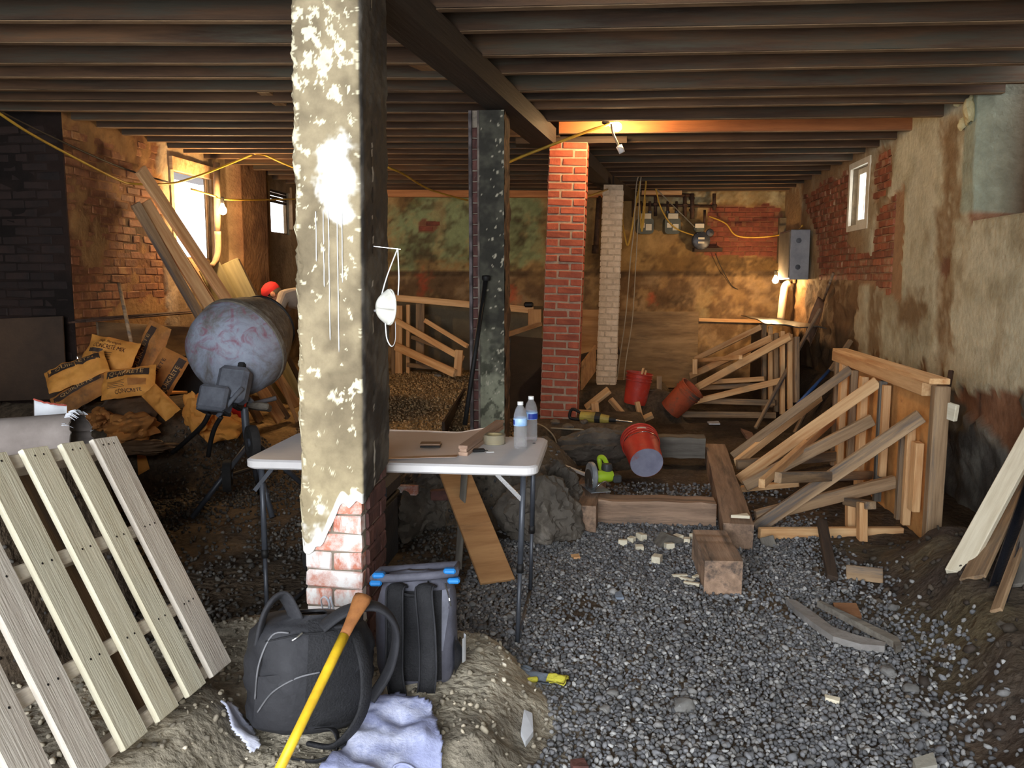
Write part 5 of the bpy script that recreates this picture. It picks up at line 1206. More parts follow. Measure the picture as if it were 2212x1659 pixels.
for lab, pix in (('torn strip of brown paper on the ground before the bag heap', [(275, 992), (330, 978), (405, 975), (412, 990), (360, 1000), (280, 1004)]), ('torn strip of brown paper on the ground behind the mixer wheel', [(455, 978), (520, 962), (530, 968), (470, 990)]), ('small orange paper scrap on the dark gravel left of the table', [(298, 1030), (325, 1050), (300, 1052)])):
    pp = [at(px, py, z=.04) for px, py in pix]; q = MB(); n_ = len(pp); cpt = sum(pp, Vector()) / n_
    q.v = [(p.x, p.y, tz(p.x, p.y) + .02 + .02 * random.random()) for p in pp] + [(p.x, p.y, tz(p.x, p.y) + .015) for p in pp] + [(cpt.x, cpt.y, tz(cpt.x, cpt.y) + .035), (cpt.x, cpt.y, tz(cpt.x, cpt.y) + .03)]
    q.f = [(i, (i + 1) % n_, 2 * n_) for i in range(n_)] + [(n_ + (i + 1) % n_, n_ + i, 2 * n_ + 1) for i in range(n_)] + [((i + 1) % n_, i, n_ + i, n_ + (i + 1) % n_) for i in range(n_)]
    tag(q.build('paper_scrap', KRAFT), lab, 'paper')
# dark bin behind the bags
bn = at(432, 830, y=7.45)
bin_ = thing('mortar_tub', 'dark mortar tub with a bright metal edge between bags and mixer', 'tub', (bn.x, bn.y, tz(bn.x, bn.y)))
b = MB(); zb0 = tz(bn.x, bn.y)
b.prism([(-.28, -.2), (.28, -.2), (.28, .2), (-.28, .2)], 0, .01, Matrix.Translation((bn.x, bn.y, zb0)))
for (x0, y0, x1, y1) in ((-.3, -.22, .3, -.22), (.3, -.22, .3, .22), (.3, .22, -.3, .22), (-.3, .22, -.3, -.22)):
    q0, q1 = Vector((bn.x + x0, bn.y + y0, zb0)), Vector((bn.x + x1, bn.y + y1, zb0)); b.box((q0 + q1) / 2 + Vector((0, 0, .34)), (abs(x1 - x0) + .02, abs(y1 - y0) + .02, .68))
b.build('tub_wall', M('dark_plastic', (50, 50, 48), (34, 34, 33), rand=0), bin_)
b = MB(); b.tube([(bn.x + x, bn.y + y, zb0 + .69) for x, y in ((-.31, -.23), (.31, -.23), (.31, .23), (-.31, .23), (-.31, -.23))], .012, 8); b.build('metal_rim', CHROME, bin_)

# ================================================================= lumber and panels along the left wall
grpL = 'planks leaning under the large window'
for lab, t0, b0, w, th, m_ in (
    ('long bright pine plank leaning across the large window, uppermost of its stack', (303, 366), (646, 884), .13, .04, WOODNEW),
    ('long pine plank leaning left of the window, topped lower than the bright one', (312, 436), (606, 908), .12, .04, WOODNEW),
    ('narrow pine plank leaning between two wider planks left of the window', (326, 448), (622, 903), .06, .04, WOODOLD),
    ('shadowed pine plank leaning lowest of the stack by the window', (292, 440), (562, 910), .09, .04, WOODOLD)):
    A_ = at(*t0, x=-4.19); Bq = at(*b0, z=.16); tag(board('long_plank', A_, Bq, w, th, m_, up=(.3, -.6, .7)), lab, 'plank', grpL)
for lab, t0, b0, w, m_ in (
    ('wide grey-green board leaning under the window, torn upper edge', (452, 575), (600, 880), .24, M('greenish_board', (150, 142, 106), (112, 104, 76), stretch=GR, scale=2, rand=0)),
    ('wide grey-green board leaning behind the mixer, right of the torn one', (492, 566), (640, 870), .24, bpy.data.materials['greenish_board']),
    ('brown board edge leaning right of the grey-green boards', (512, 562), (668, 860), .06, WOODDARK)):
    A_ = at(*t0, x=-4.12); Bq = at(*b0, z=.2); tag(board('wide_board', A_, Bq, w, .022, m_, up=(.5, -.75, .5)), lab, 'board', 'boards leaning behind the mixer')
for k, (t0, b0) in enumerate((((585, 770), (640, 905)),)):
    A_ = at(*t0, y=7.6); Bq = at(*b0, z=.14); tag(board('plank_offcut', A_, Bq, .09, .04, WOODNEW, up=(.3, -.6, .7)), ('orange plank offcut leaning just beyond the mixer drum', 'short orange plank leaning by the front column left edge')[k], 'plank')
def panel(name, label, corners, th, mat, cat='panel'):
    """flat sheet through three corners: lower-left, lower-right, upper-left"""
    a, c, d = (Vector(q) for q in corners); x = (c - a); y = (d - a); L_, H_ = x.length, y.length; x.normalize(); y = (y - x * y.dot(x)).normalized(); n = x.cross(y); o = (a + c) / 2 + y * H_ / 2
    Mx = Matrix(((x.x, y.x, n.x, o.x), (x.y, y.y, n.y, o.y), (x.z, y.z, n.z, o.z), (0, 0, 0, 1))); q = MB(); vs, fs = chamfer_box((L_, H_, th), .003); q.add(vs, fs); ob = q.build(name, mat, M_=Mx)
    return tag(ob, label, cat)
za = at(145, 700, x=-4.2)
panel('plywood_sheet', 'mud-stained plywood sheet standing along the left brick wall behind the bags', ((-4.16, 6.42, tz(-4.2, 6.5)), (-4.16, 9.0, tz(-4.2, 9.0)), (-4.22, 6.42, za.z)), .018, PLYDIRT)
panel('plywood_sheet', 'dark plywood sheet standing at the left edge before the return wall', (at(-120, 870, y=6.12), at(145, 862, y=6.12), at(-120, 694, y=6.18)), .018, M('dark_damp_ply', (82, 62, 46), (52, 40, 31), scale=2, rand=0))
for k, (dz, a0) in enumerate(((0.012, 140), (0.026, 150), (0.014, 168), (.030, 190))):
    A_ = Vector((-4.17 + .02 * (k % 3), at(a0, 690, x=-4.2).y, za.z + dz)); Bq = Vector((-4.17 + .02 * (k % 3), 9.3 - .15 * k, za.z + dz))
    q = MB(); q.tube([A_, Bq], .008, 6); tag(q.build('steel_rod', RUST, smooth=True), ('rusty steel rod on the plywood sheet, longest and nearest the brick wall', 'second rusty steel rod from the brick wall on the plywood sheet', 'third rusty steel rod from the brick wall on the plywood sheet', 'shortest rusty steel rod on top of the plywood sheet')[k], 'rod', 'steel rods along the left wall')
q = MB(); q.tube([at(257, 612, x=-4.12), at(288, 760, x=-3.85)], .016, 8); tag(q.build('tool_pole', WOODOLD, smooth=True), 'round wooden tool handle leaning on the left wall behind the bags', 'pole')
# broken drain pipe beside the window, cable clips
dp = thing('drain_pipe', 'pale broken drain pipe on the wall beside the large window', 'pipe', at(470, 560, x=-4.1))
q = MB(); q.tube([at(468, 352, x=-4.08), at(470, 500, x=-4.08)], .034, 12); q.build('pipe_upper', M('pale_pipe', (150, 124, 92), (104, 82, 60), rand=0), dp, smooth=True)
q = MB(); q.tube(curve_pts([at(470, 500, x=-4.08), at(471, 540, x=-4.08), at(466, 562, x=-4.06), at(456, 576, x=-4.04)], 4), [.034] * 5 + [.032] * 4 + [.026] * 4, 12); q.build('pipe_elbow', bpy.data.materials['pale_pipe'], dp, smooth=True)

# ================================================================= bending worker behind the mixer
wk = thing('person', 'person in red cap and grey-white shirt bending over behind the concrete mixer', 'person')
yw = 8.6
K = [at(px, py, y=yw) for px, py in ((672, 690), (655, 640), (628, 640), (604, 645), (592, 648), (586, 640))]   # hips, back, chest, neck base, neck, skull
K[0] = at(690, 672, y=yw); K[1] = at(662, 642, y=yw); K[2] = at(630, 642, y=yw)
gz = tz(K[0].x, yw + .1)
hip = K[0]
pts = [hip, K[1], K[2], at(608, 650, y=yw)]
jo = list(pts); ed = [(0, 1), (1, 2), (2, 3)]; rad = [.15, .155, .16, .07]
def chain(start, ps, rs):
    i0 = start
    for p, r in zip(ps, rs): jo.append(Vector(p)); rad.append(r); ed.append((i0, len(jo) - 1)); i0 = len(jo) - 1
    return i0
sh = K[2]
chain(2, [sh + Vector((-.02, -.17, .02)), at(598, 686, y=yw - .22), at(588, 735, y=yw - .3)], [.07, .052, .04])
chain(2, [sh + Vector((-.02, .17, .02)), at(600, 690, y=yw + .22), at(585, 740, y=yw + .15)], [.07, .052, .04])
for s in (-1, 1):
    chain(0, [hip + Vector((.0, s * .11, -.06)), hip + Vector((-.08, s * .13, -(hip.z - gz) * .52)), Vector((hip.x + .02, yw + s * .14, gz + .09)), Vector((hip.x - .12, yw + s * .14, gz + .05))], [.10, .07, .05, .045])
CLOTHM = M('dusty_grey_shirt', (172, 160, 146), (132, 120, 108), rough=.9, scale=5, bump=.5, bscale=9, rand=0)
t_ = CLOTHM.node_tree; p_ = t_.nodes['Principled BSDF']; src = p_.inputs['Base Color'].links[0].from_socket
sx_ = nd(t_, 'ShaderNodeSeparateXYZ'); mr_ = nd(t_, 'ShaderNodeMapRange'); mr_.inputs[1].default_value = hip.z - .09; mr_.inputs[2].default_value = hip.z - .07; mr_.inputs[3].default_value = 1; mr_.inputs[4].default_value = 0; mx_ = nd(t_, 'ShaderNodeMix', data_type='RGBA'); mx_.inputs[7].default_value = rgba((52, 56, 68))
t_.links.new([n for n in t_.nodes if n.type == 'TEX_COORD'][0].outputs['Object'], sx_.inputs[0]); t_.links.new(sx_.outputs[2], mr_.inputs[0]); t_.links.new(mr_.outputs[0], mx_.inputs[0]); t_.links.new(src, mx_.inputs[6]); t_.links.new(mx_.outputs[2], p_.inputs['Base Color'])
me = bpy.data.meshes.new('body'); me.from_pydata([tuple(p) for p in jo], ed, []); me.update()
body = link('body', me, wk); md = body.modifiers.new('skin', 'SKIN'); me.materials.append(CLOTHM)
for i, r in enumerate(rad): me.skin_vertices[0].data[i].radius = (r, r); me.skin_vertices[0].data[i].use_root = (i == 0)
md2 = body.modifiers.new('smooth', 'SUBSURF'); md2.levels = 2; md2.render_levels = 2
SKIN = M('skin', (176, 124, 94), (150, 100, 74), rough=.6, rand=0, bump=.1)
hc = at(591, 637, y=yw); fd = (-RT * .75 - UP * .66).normalized()          # face points left and down
zf = (UP * .75 - RT * .66).normalized(); yf = zf.cross(fd)
MH = Matrix(((fd.x, yf.x, zf.x, hc.x), (fd.y, yf.y, zf.y, hc.y), (fd.z, yf.z, zf.z, hc.z), (0, 0, 0, 1)))
b = MB()
def headf(u, v):
    a = 2 * math.pi * u; t = math.pi * v; z = -math.cos(t); r = math.sin(t); x = r * math.cos(a); y = r * math.sin(a)
    p = Vector((x * .095, y * .075, z * .115))
    if z < -.1: p.x += .012 * (-z); p.y *= 1 - .25 * (-z)
    if x > .85 and abs(y) < .25 and -.35 < z < .05: p.x += .022 * (1 - abs(y) / .25)                 # nose
    if x > .6 and .0 < z < .22 and .2 < abs(y) < .55: p.x -= .008                                     # eye sockets
    return p
b.surf(headf, 36, 24); b.build('head', SKIN, wk, smooth=True, M_=MH)
for s in (-1, 1):
    q = MB(); q.lathe([(.0, -.008), (.022, -.006), (.028, 0), (.018, .004), (.0, .002)], 14, Matrix.Translation((-.01, s * .078, -.01)) @ Matrix.Rotation(math.pi / 2, 4, 'X') @ Matrix.Diagonal((1, 1.4, 1, 1)), caps=False); q.build('ear', SKIN, wk, smooth=True, M_=MH)
    q = MB(); q.lathe([(.0, .012), (.009, .009), (.012, 0), (.009, -.009), (.0, -.012)], 10, Matrix.Translation((.078, s * .03, .012)), caps=False); q.build('eye', flat('eye_dark', (40, 30, 26)) if s < 0 else bpy.data.materials['eye_dark'], wk, smooth=True, M_=MH)
q = MB(); q.tube([(.092, -.025, -.058), (.1, 0, -.056), (.092, .025, -.058)], .006, 6); q.build('mouth', M('lips', (140, 84, 72), rand=0), wk, smooth=True, M_=MH)
b = MB(); b.lathe([(.098, .0), (.106, .03), (.100, .075), (.07, .112), (.03, .128), (.001, .13)], 28, Matrix.Translation((-.005, 0, .015)) @ Matrix.Diagonal((1.0, .86, 1, 1)), caps=False); REDC = M('red_cap_cloth', (196, 40, 40), (150, 26, 28), rand=0, rough=.85, bump=.2); cp = b.build('cap', REDC, wk, smooth=True, M_=MH)
b = MB(); b.surf(lambda u, v: (.07 + .105 * v * math.sin(math.pi * (.1 + .8 * u)), (u - .5) * .17, .022 - .02 * v - .03 * (2 * u - 1) ** 2 * v), 14, 6, thick=.004); b.build('cap_brim', REDC, cp, smooth=True, M_=MH)
b = MB(); b.lathe([(.095, -.03), (.099, .02), (.096, .02), (.092, -.03)], 24, Matrix.Translation((-.012, 0, -.005)) @ Matrix.Diagonal((.95, .84, 1, 1)), caps=False); b.build('hair', M('dark_hair', (44, 34, 28), rand=0), wk, smooth=True, M_=MH)
for s, hp in ((-1, jo[6]), (1, jo[9])):
    Rh = Matrix.Translation(hp)
    q = MB(); vs, fs = chamfer_box((.05, .085, .09), .015); q.add(vs, fs, Rh @ Matrix.Translation((-.01, 0, -.06))); hnd = q.build('hand', SKIN, wk)
    for k in range(4): q = MB(); q.tube([hp + Vector((-.02, -.03 + k * .02, -.10)), hp + Vector((-.04, -.03 + k * .02, -.14)), hp + Vector((-.07, -.03 + k * .02, -.155 + .004 * abs(k - 1.5)))], [.010, .009, .007], 8); q.build('finger', SKIN, hnd, smooth=True)
    q = MB(); q.tube([hp + Vector((-.02, .045, -.05)), hp + Vector((-.05, .06, -.08)), hp + Vector((-.07, .05, -.10))], [.012, .01, .008], 8); q.build('thumb', SKIN, hnd, smooth=True)
wk.matrix_basis = Matrix.Identity(4)
# ================================================================= timber crib on the gravel
TS = 0.175
def timber(label, p0, p1, w=TS, h=TS, mat=TIMBER, cat='timber'):
    p0, p1 = Vector(p0), Vector(p1); zz = max(tz(p0.x, p0.y), tz(p1.x, p1.y)) * .5 + h / 2 - .01
    o = board('heavy_timber', (p0.x, p0.y, zz), (p1.x, p1.y, zz), w, h, mat, wob=.006); return tag(o, label, cat)
cr0, cr1 = at(1592, 1188, z=0), at(1566, 1000, z=0)
timber('rough brown timber of the crib on its right side, running away from the viewer', (cr0.x + .0, 4.99, 0), (0.98, 7.45, 0))
timber('rough timber closing the front of the crib, below the green saw', (at(1291, 1140, z=0).x, 5.52, 0), (cr0.x - .07, 5.52, 0), mat=TIMBER)
cl = at(1257, 1152, z=0)
timber('short timber on the left side of the crib with a dark cut end', (cl.x, 5.22, 0), (cl.x + .06, 6.2, 0))
timber('grey timber at the back of the crib behind the fallen bucket', (0.30, 7.22, 0), (0.86, 7.20, 0), mat=WOODGREY)
blk0 = at(1548, 1282, z=0)
o = board('timber_block', (blk0.x + .03, 4.22, tz(.6, 4.3) + .085), (blk0.x + .02, 4.78, tz(.6, 4.7) + .085), .19, .19, TIMBER, wob=.005); tag(o, 'loose sawn timber block lying on the gravel in front of the crib', 'timber')
GREYW = WOODGREY
def stick(name, label, p0, p1, w, t, mat, up=(0, 0, 1), cat='wood scrap', group=None, parent=None):
    o = board(name, p0, p1, w, t, mat, up=up, parent=parent)
    return o if parent is not None else tag(o, label, cat, group)
def onz(px, py, z=0.0, h=0.0):
    p = at(px, py, z=z); p = at(px, py, z=tz(p.x, p.y) + h); p.z = tz(p.x, p.y) + h; return p
# cut offcuts strewn before the crib
spots = [(1345, 1172, .055, 'leftmost pale cut-off block on the gravel before the crib'), (1364, 1166, .05, 'second pale cut-off block from the left before the crib'), (1385, 1160, .06, 'pale block leaning on the second one before the crib'), (1381, 1184, .05, 'pale block lying nearest below the left group of offcuts'), (1419, 1208, .065, 'single pale block lying forward of the other offcuts'), (1464, 1163, .06, 'large pale block standing right of the grey wedge'), (1446, 1180, .055, 'small greyish block just before the grey wedge'), (1484, 1168, .05, 'pale block beside the loose timber block, left of two'), (1500, 1160, .055, 'pale block against the loose timber block, right of two')]
for k, (px, py, s, lab) in enumerate(spots):
    p = onz(px, py, 0, s * .36); q = MB(); vs, fs = chamfer_box((s, s * .8, s * .72), .003); q.add(vs, fs); o = q.build('wood_offcut', BLOCKW, M_=Matrix.Translation(p) @ rotz(k * 1.1) @ Matrix.Rotation(.12 * ((k % 3) - 1), 4, 'X')); tag(o, lab, 'offcut', 'pale offcuts on the gravel')
for k, (px, py, a, lab) in enumerate(((1468, 1244, .2, 'long pale wood sliver left of the timber block'), (1484, 1252, -.5, 'middle pale wood sliver beside the timber block'), (1494, 1262, -.35, 'pale wood sliver touching the timber block foot'), (1503, 1246, .9, 'short tan sliver between slivers and timber block'))):
    p = onz(px, py, 0, .012); q = MB(); vs, fs = chamfer_box((.085 if k < 3 else .05, .022, .018), .002); q.add(vs, fs); o = q.build('wood_sliver', BLOCKW, M_=Matrix.Translation(p) @ rotz(a)); tag(o, lab, 'offcut', 'pale slivers by the block')
p = onz(1442, 1160, 0, .05); q = MB(); q.prism([(-.09, 0), (.08, 0), (.09, .035), (-.02, .08)], -.04, .04, Matrix.Translation(p - Vector((0, 0, .05))) @ rotz(.5) @ Matrix.Rotation(math.pi / 2, 4, 'X')); tag(q.build('wood_wedge', WOODGREY), 'grey wooden wedge among the pale offcuts', 'wedge')
p = Vector((cr0.x + .03, 5.08, tz(cr0.x, 5.1) + TS)); q = MB(); q.prism([(-.06, 0), (.05, -.02), (.05, .045)], 0, .018, Matrix.Translation(p) @ rotz(.1)); tag(q.build('wood_triangle', BLOCKW), 'pale triangular offcut lying on the near end of the crib timber', 'offcut')

# circular saw resting on the crib corner
LIME = M('lime_green_plastic', (176, 206, 52), (140, 170, 36), rough=.45, rand=0, bump=.05); GREYP = M('dark_grey_plastic', (62, 64, 66), (44, 46, 48), rough=.5, rand=0, bump=.1); ALU = M('cast_aluminium', (164, 168, 174), (120, 124, 130), rough=.45, metal=.4, rand=0, bump=.1)
sp_ = at(1303, 1048, y=5.66); saw = thing('circular_saw', 'lime green cordless circular saw resting on the crib corner', 'saw', sp_)
MS = Matrix.Translation(Vector((sp_.x, 5.66, tz(sp_.x, 5.6) + TS + .085))) @ rotz(.35)
RX = Matrix.Rotation(math.pi / 2, 4, 'Y')
q = MB(); q.lathe([(.0, -.018), (.085, -.018), (.092, -.010), (.092, .010), (.085, .018), (.0, .018)], 30, Matrix.Translation((-.085, 0, .02)) @ RX, caps=False); g = q.build('blade_guard', ALU, saw, ang=35, M_=MS)
q = MB(); q.lathe([(.0, -.003), (.082, -.003), (.082, .003), (.0, .003)], 30, Matrix.Translation((-.106, 0, -.02)) @ RX, caps=False); q.build('blade', CHROME, saw, ang=35, M_=MS)
q = MB(); q.lathe([(.0, -.06), (.036, -.06), (.042, -.045), (.042, .045), (.036, .062), (.0, .062)], 20, Matrix.Translation((.0, -.01, .01)) @ RX, caps=False); q.build('motor_body', LIME, saw, ang=35, M_=MS)
q = MB(); q.box((.085, -.03, -.005), (.06, .075, .055), ch=.01); q.build('battery', GREYP, saw, M_=MS)
q = MB(); q.tube(curve_pts([(.0, .03, .03), (.0, .075, .08), (.0, .085, .12), (.02, .06, .125), (.03, .02, .09), (.02, -.02, .05)], 6), .017, 10); q.build('handle', LIME, saw, smooth=True, M_=MS)
q = MB(); q.lathe([(.0, .0), (.036, .0), (.04, .02), (.034, .05), (.0, .055)], 18, Matrix.Translation((.025, 0, .045)), caps=False); q.build('grip_dome', GREYP, saw, ang=35, M_=MS)
q = MB(); q.box((-.06, 0, -.072), (.14, .25, .005)); q.build('shoe_plate', ALU, saw, M_=MS)
q = MB(); q.tube(curve_pts([(-.10, -.11, -.065), (-.08, -.13, -.02), (-.03, -.12, .0), (.01, -.10, -.03)], 5), .006, 6); q.build('shoe_bracket', CHROME, saw, smooth=True, M_=MS)
q = MB(); q.tube([(-.13, -.05, -.06), (-.13, -.055, .01)], .004, 6); q.build('depth_lever', CHROME, saw, M_=MS)

# ================================================================= buckets
REDP = M('scuffed_red_plastic', (206, 66, 48), (160, 44, 34), rough=.5, scale=5, bump=.1, rand=.05, c3=(168, 110, 104), s3=4, th3=(.55, .7)); DUSTB = M('cement_dust_base', (156, 158, 178), (124, 124, 144), rough=.85, scale=6, rand=0, bump=.3, c3=(170, 96, 90), s3=4, th3=(.62, .72)); MUDB = M('mud_caked_plastic', (78, 66, 56), (50, 42, 36), scale=5, rand=0, bump=.5)
ORNG = M('orange_scuffed_plastic', (196, 88, 50), (130, 62, 38), scale=6, rand=0, bump=.2, c3=(90, 70, 56), s3=3, th3=(.5, .62))
def bucket(label, Mx, wall, base, rb=.13, rt=.15, h=.365, inner=None, label_patch=False, tip=0):
    root = thing('bucket', label, 'bucket', Mx.translation)
    q = MB(); q.lathe([(rb, .0), (rb + (rt - rb) * .7, h * .7), (rb + (rt - rb) * .72, h * .72), (rt - .004, h * .78), (rt - .004, h), (rt - .009, h), (rt - .012, h * .75), (rb - .004, .008)], 36, caps=False); q.build('bucket_wall', wall, root, ang=30, M_=Mx)
    q = MB(); q.lathe([(.0, .004), (rb - .012, .004), (rb - .002, .0), (rb, .004), (rb - .004, .012), (.0, .012)], 36, caps=False); q.build('bucket_base', base, root, ang=30, M_=Mx)
    for k, zz in enumerate((.76, .86, .985)): q = MB(); q.tube([((rt + .001) * math.cos(a), (rt + .001) * math.sin(a), h * zz) for a in [2 * math.pi * i / 36 for i in range(37)]], .005 if k < 2 else .007, 6, caps=False); q.build('rim_ring', wall, root, smooth=True, M_=Mx)
    q = MB(); q.tube(curve_pts([(rt, 0, h * .8), (rt * .75, rt * .75 * .9, h * .66), (0, rt * 1.12, h * .55), (-rt * .75, rt * .75 * .9, h * .66), (-rt, 0, h * .8)], 8), .003, 6); q.build('bail', CHROME, root, smooth=True, M_=Mx)
    if label_patch:
        q = MB(); q.surf(lambda u, v: ((rt - .001) * math.cos(1.3 + .5 * u), (rt - .001) * math.sin(1.3 + .5 * u), h * (.80 + .05 * v)), 8, 2); q.build('sticker', LABELW, root, M_=Mx)
    return root
bc = at(1397, 1000, y=6.42)
axb = (FW * .86 + UP * .42 - RT * .02).normalized(); yb_ = (UP - axb * UP.dot(axb)).normalized(); xb_ = yb_.cross(axb)
zc = tz(bc.x, 6.45) + .135
bucket('fallen red bucket on the gravel with its dusty base towards the viewer', Matrix(((xb_.x, yb_.x, axb.x, bc.x), (xb_.y, yb_.y, axb.y, bc.y), (xb_.z, yb_.z, axb.z, max(bc.z, zc)), (0, 0, 0, 1))), REDP, DUSTB, label_patch=True)
b0 = at(1372, 842, y=9.65); zt_ = tz(b0.x, 9.65)
bucket('red bucket with wood sticks standing tilted before the plywood sheets', Matrix.Translation((b0.x, 9.65, zt_ + .01)) @ Matrix.Rotation(.14, 4, 'Y'), REDP, MUDB)
for k, (dx, dz) in enumerate(((.03, .43), (.06, .40))): stick('kindling_stick', ('split wood stick poking up out of the red bucket', 'shorter wood stick in the red bucket')[k], (b0.x + dx - .02, 9.65, zt_ + .05), (b0.x + dx + .06, 9.62 + .03 * k, zt_ + dz), .045, .02, WOODNEW, cat='wood scrap')
b0 = at(1452, 845, y=9.55)
bucket('orange mud-caked bucket tipped over beside the braces', Matrix.Translation((b0.x - .02, 9.5, tz(b0.x, 9.5) + .10)) @ rotz(-.3) @ Matrix.Rotation(.75, 4, 'Y'), ORNG, MUDB)
b0 = at(640, 935, z=.02)
bucket('red bucket standing behind the table at the front column left edge', Matrix.Translation((b0.x + .02, 6.75, tz(b0.x, 6.75))), M('clean_red_plastic', (206, 40, 34), (180, 30, 26), rough=.4, rand=0, bump=0), MUDB)

# ================================================================= formwork against the right wall
def face(px, py, X): return at(px, py, x=X)
F1 = thing('timber_formwork', 'big plywood formwork with pine studs and raking braces against the right wall', 'formwork', (1.95, 6.2, 0))
XF = 1.98
ya0, ya1 = 5.16, 7.32
OSB = M('orange_plywood', (214, 160, 98), (178, 122, 66), scale=3, bump=.15, rand=0, stretch=(1, 3, 3), c3=(150, 104, 62), s3=2, th3=(.6, .72))
q = MB(); q.box((XF + .03, (ya0 + ya1) / 2, .47), (.018, ya1 - ya0, 1.02)); q.build('form_panel', OSB, F1)
board('top_rail', (XF - .02, ya0 + .1, .965), (XF - .02, ya1, .985), .085, .085, WOODNEW, parent=F1)
board('top_plate', (XF + .0, ya0, 1.025), (XF + .0, ya1, 1.03), .12, .035, WOODNEW, parent=F1)
board('end_stud', (XF + .0, ya0 - .02, -.04), (XF + .0, ya0 - .02, 1.0), .09, .07, WOODOLD, up=(0, 1, 0), parent=F1)
for yy, z0, z1, w, m_ in ((5.35, .18, .62, .09, WOODNEW), (5.48, .05, .70, .05, WOODNEW), (5.60, .05, .68, .05, WOODOLD), (5.98, .25, .9, .05, WOODNEW), (6.06, .05, .92, .05, WOODGREY), (6.5, .05, .9, .09, WOODNEW), (6.75, .05, .92, .05, WOODOLD), (7.05, .05, .95, .09, WOODNEW), (7.22, .05, .95, .05, WOODOLD)):
    board('stud', (XF - .035, yy, z0), (XF - .035, yy, z1), w, .05, m_, up=(1, 0, 0), parent=F1)
for a_, c_, w, t, m_ in (
    ((1583, 985), (1838, 797), .07, .04, WOODOLD), ((1590, 1000), (1772, 858), .07, .04, WOODNEW), ((1597, 1036), (1897, 824), .085, .04, WOODNEW), ((1608, 1050), (1885, 906), .085, .04, WOODOLD),
    ((1645, 1045), (1800, 905), .06, .04, WOODNEW), ((1633, 1140), (1990, 898), .085, .04, WOODOLD), ((1632, 1116), (1933, 1040), .085, .04, WOODOLD),
    ((1640, 1152), (1948, 1150), .07, .045, WOODNEW), ((1592, 1004), (1805, 985), .08, .04, WOODOLD), ((1680, 1032), (1880, 1026), .06, .04, WOODOLD)):
    p0 = at(*a_, z=.16 if a_[1] < 1150 else .05); p1 = at(*c_, x=XF - .06)
    xx = .97
    for _ in range(4): p0 = at(*a_, x=xx); xx = .83 + (p0.y - 4.99) * .061 + .13
    board('brace', p0, p1, t, w, m_, parent=F1)
for a_, c_, w in (((1600, 1056), (1726, 1044), .07),): board('short_brace', at(*a_, x=1.04), at(*c_, x=1.45), w, .04, WOODNEW, parent=F1)
for px, y0_, y1_, w in ((1837, 1085, 1150, .08), (1862, 1085, 1245, .075)): board('post', at(px, y1_, x=1.62), at(px, y0_, x=1.62), w, .05, WOODNEW, up=(1, 0, 0), parent=F1)
board('post_cap', at(1830, 1082, x=1.6), at(1882, 1092, x=1.66), .07, .05, WOODOLD, parent=F1)
stick('stake', 'pointed wooden stake driven in beside the crib near end', at(1672, 1212, y=5.05), at(1655, 1160, y=5.12), .085, .05, WOODGREY, up=(0, -1, 0), cat='stake')
stick('loose_plank', 'narrow dark plank lying towards the formwork foot', onz(1798, 1250, 0, .02), at(1775, 1125, y=5.2), .06, .03, WOODDARK, up=(0, -1, .5), cat='plank')
stick('loose_plank', 'short brown plank lying on the ground below the formwork posts', onz(1828, 1234, 0, .04), onz(1908, 1234, 0, .04), .02, .08, WOODOLD, cat='plank')
stick('loose_plank', 'short pale plank crossing behind the formwork post', at(1868, 1185, x=1.7), at(1900, 1186, x=1.78), .045, .04, BLOCKW, cat='plank')
stick('tie_board', 'pale board end sticking out past the formwork towards the wall', (XF + .03, 5.14, .86), (at(2070, 850, y=5.06).x, 5.06, .85), .03, .10, BLOCKW, cat='board')
stick('steel_bar', 'dark steel bar standing between formwork and right wall', at(2055, 800, x=2.45), at(1990, 1160, x=2.25), .03, .03, RUST, cat='bar')

# ================================================================= second formwork in the back corner
F2 = thing('timber_formwork', 'pine formwork with long raking braces in the back right corner', 'formwork', (2.0, 10.5, 0))
X2 = 1.95
def rk(a_, c_, w=.085, t=.04, m_=WOODNEW, nm='brace', z0=.06, xr_=X2): board(nm, at(*a_, z=z0), at(*c_, x=xr_), t, w, m_, parent=F2)
rk((1432, 878), (1708, 726)); rk((1492, 812), (1668, 730), z0=.35); rk((1432, 884), (1688, 822), .07); rk((1430, 894), (1676, 897), .07, m_=WOODOLD); rk((1470, 864), (1676, 870), .07, m_=WOODOLD, z0=.14)
rk((1502, 776), (1645, 706), .07, z0=.55); rk((1502, 779), (1600, 772), .05, z0=.55, xr_=1.4); rk((1520, 826), (1652, 818), .06, z0=.30); rk((1510, 838), (1650, 832), .06, z0=.25, m_=WOODOLD)
for px, y0_, y1_, w, m_ in ((1650, 700, 890, .10, WOODOLD), (1664, 705, 880, .06, WOODNEW), (1676, 720, 890, .09, WOODOLD), (1690, 716, 895, .07, WOODNEW), (1706, 722, 885, .07, WOODNEW), (1720, 728, 870, .09, WOODOLD)):
    board('stud', at(px, y1_, x=X2 + .03), at(px, y0_, x=X2 + .03), w, .05, m_, up=(1, 0, 0), parent=F2)
a_, c_ = atp(1507, 690), atp(1655, 694); board('back_rail', a_ - Vector((0, .1, 0)), c_ - Vector((0, .1, 0)), .05, .05, WOODNEW, parent=F2)
board('stake', at(1501, 808, y=10.6), at(1501, 776, y=10.6), .06, .04, WOODNEW, up=(0, 1, 0), parent=F2)
board('stake', at(1425, 890, y=10.0), at(1424, 812, y=10.0), .06, .04, WOODOLD, up=(0, 1, 0), parent=F2)
q = MB(); q.box((X2 + .10, 10.9, .45), (.018, 2.3, 1.0)); q.build('form_panel', WOODDARK, F2)
SHEETM = M('tarred_sheet', (56, 50, 44), (34, 30, 27), rough=.35, rand=0, bump=.3)
zs = at(1690, 700, x=2.2).z + .05
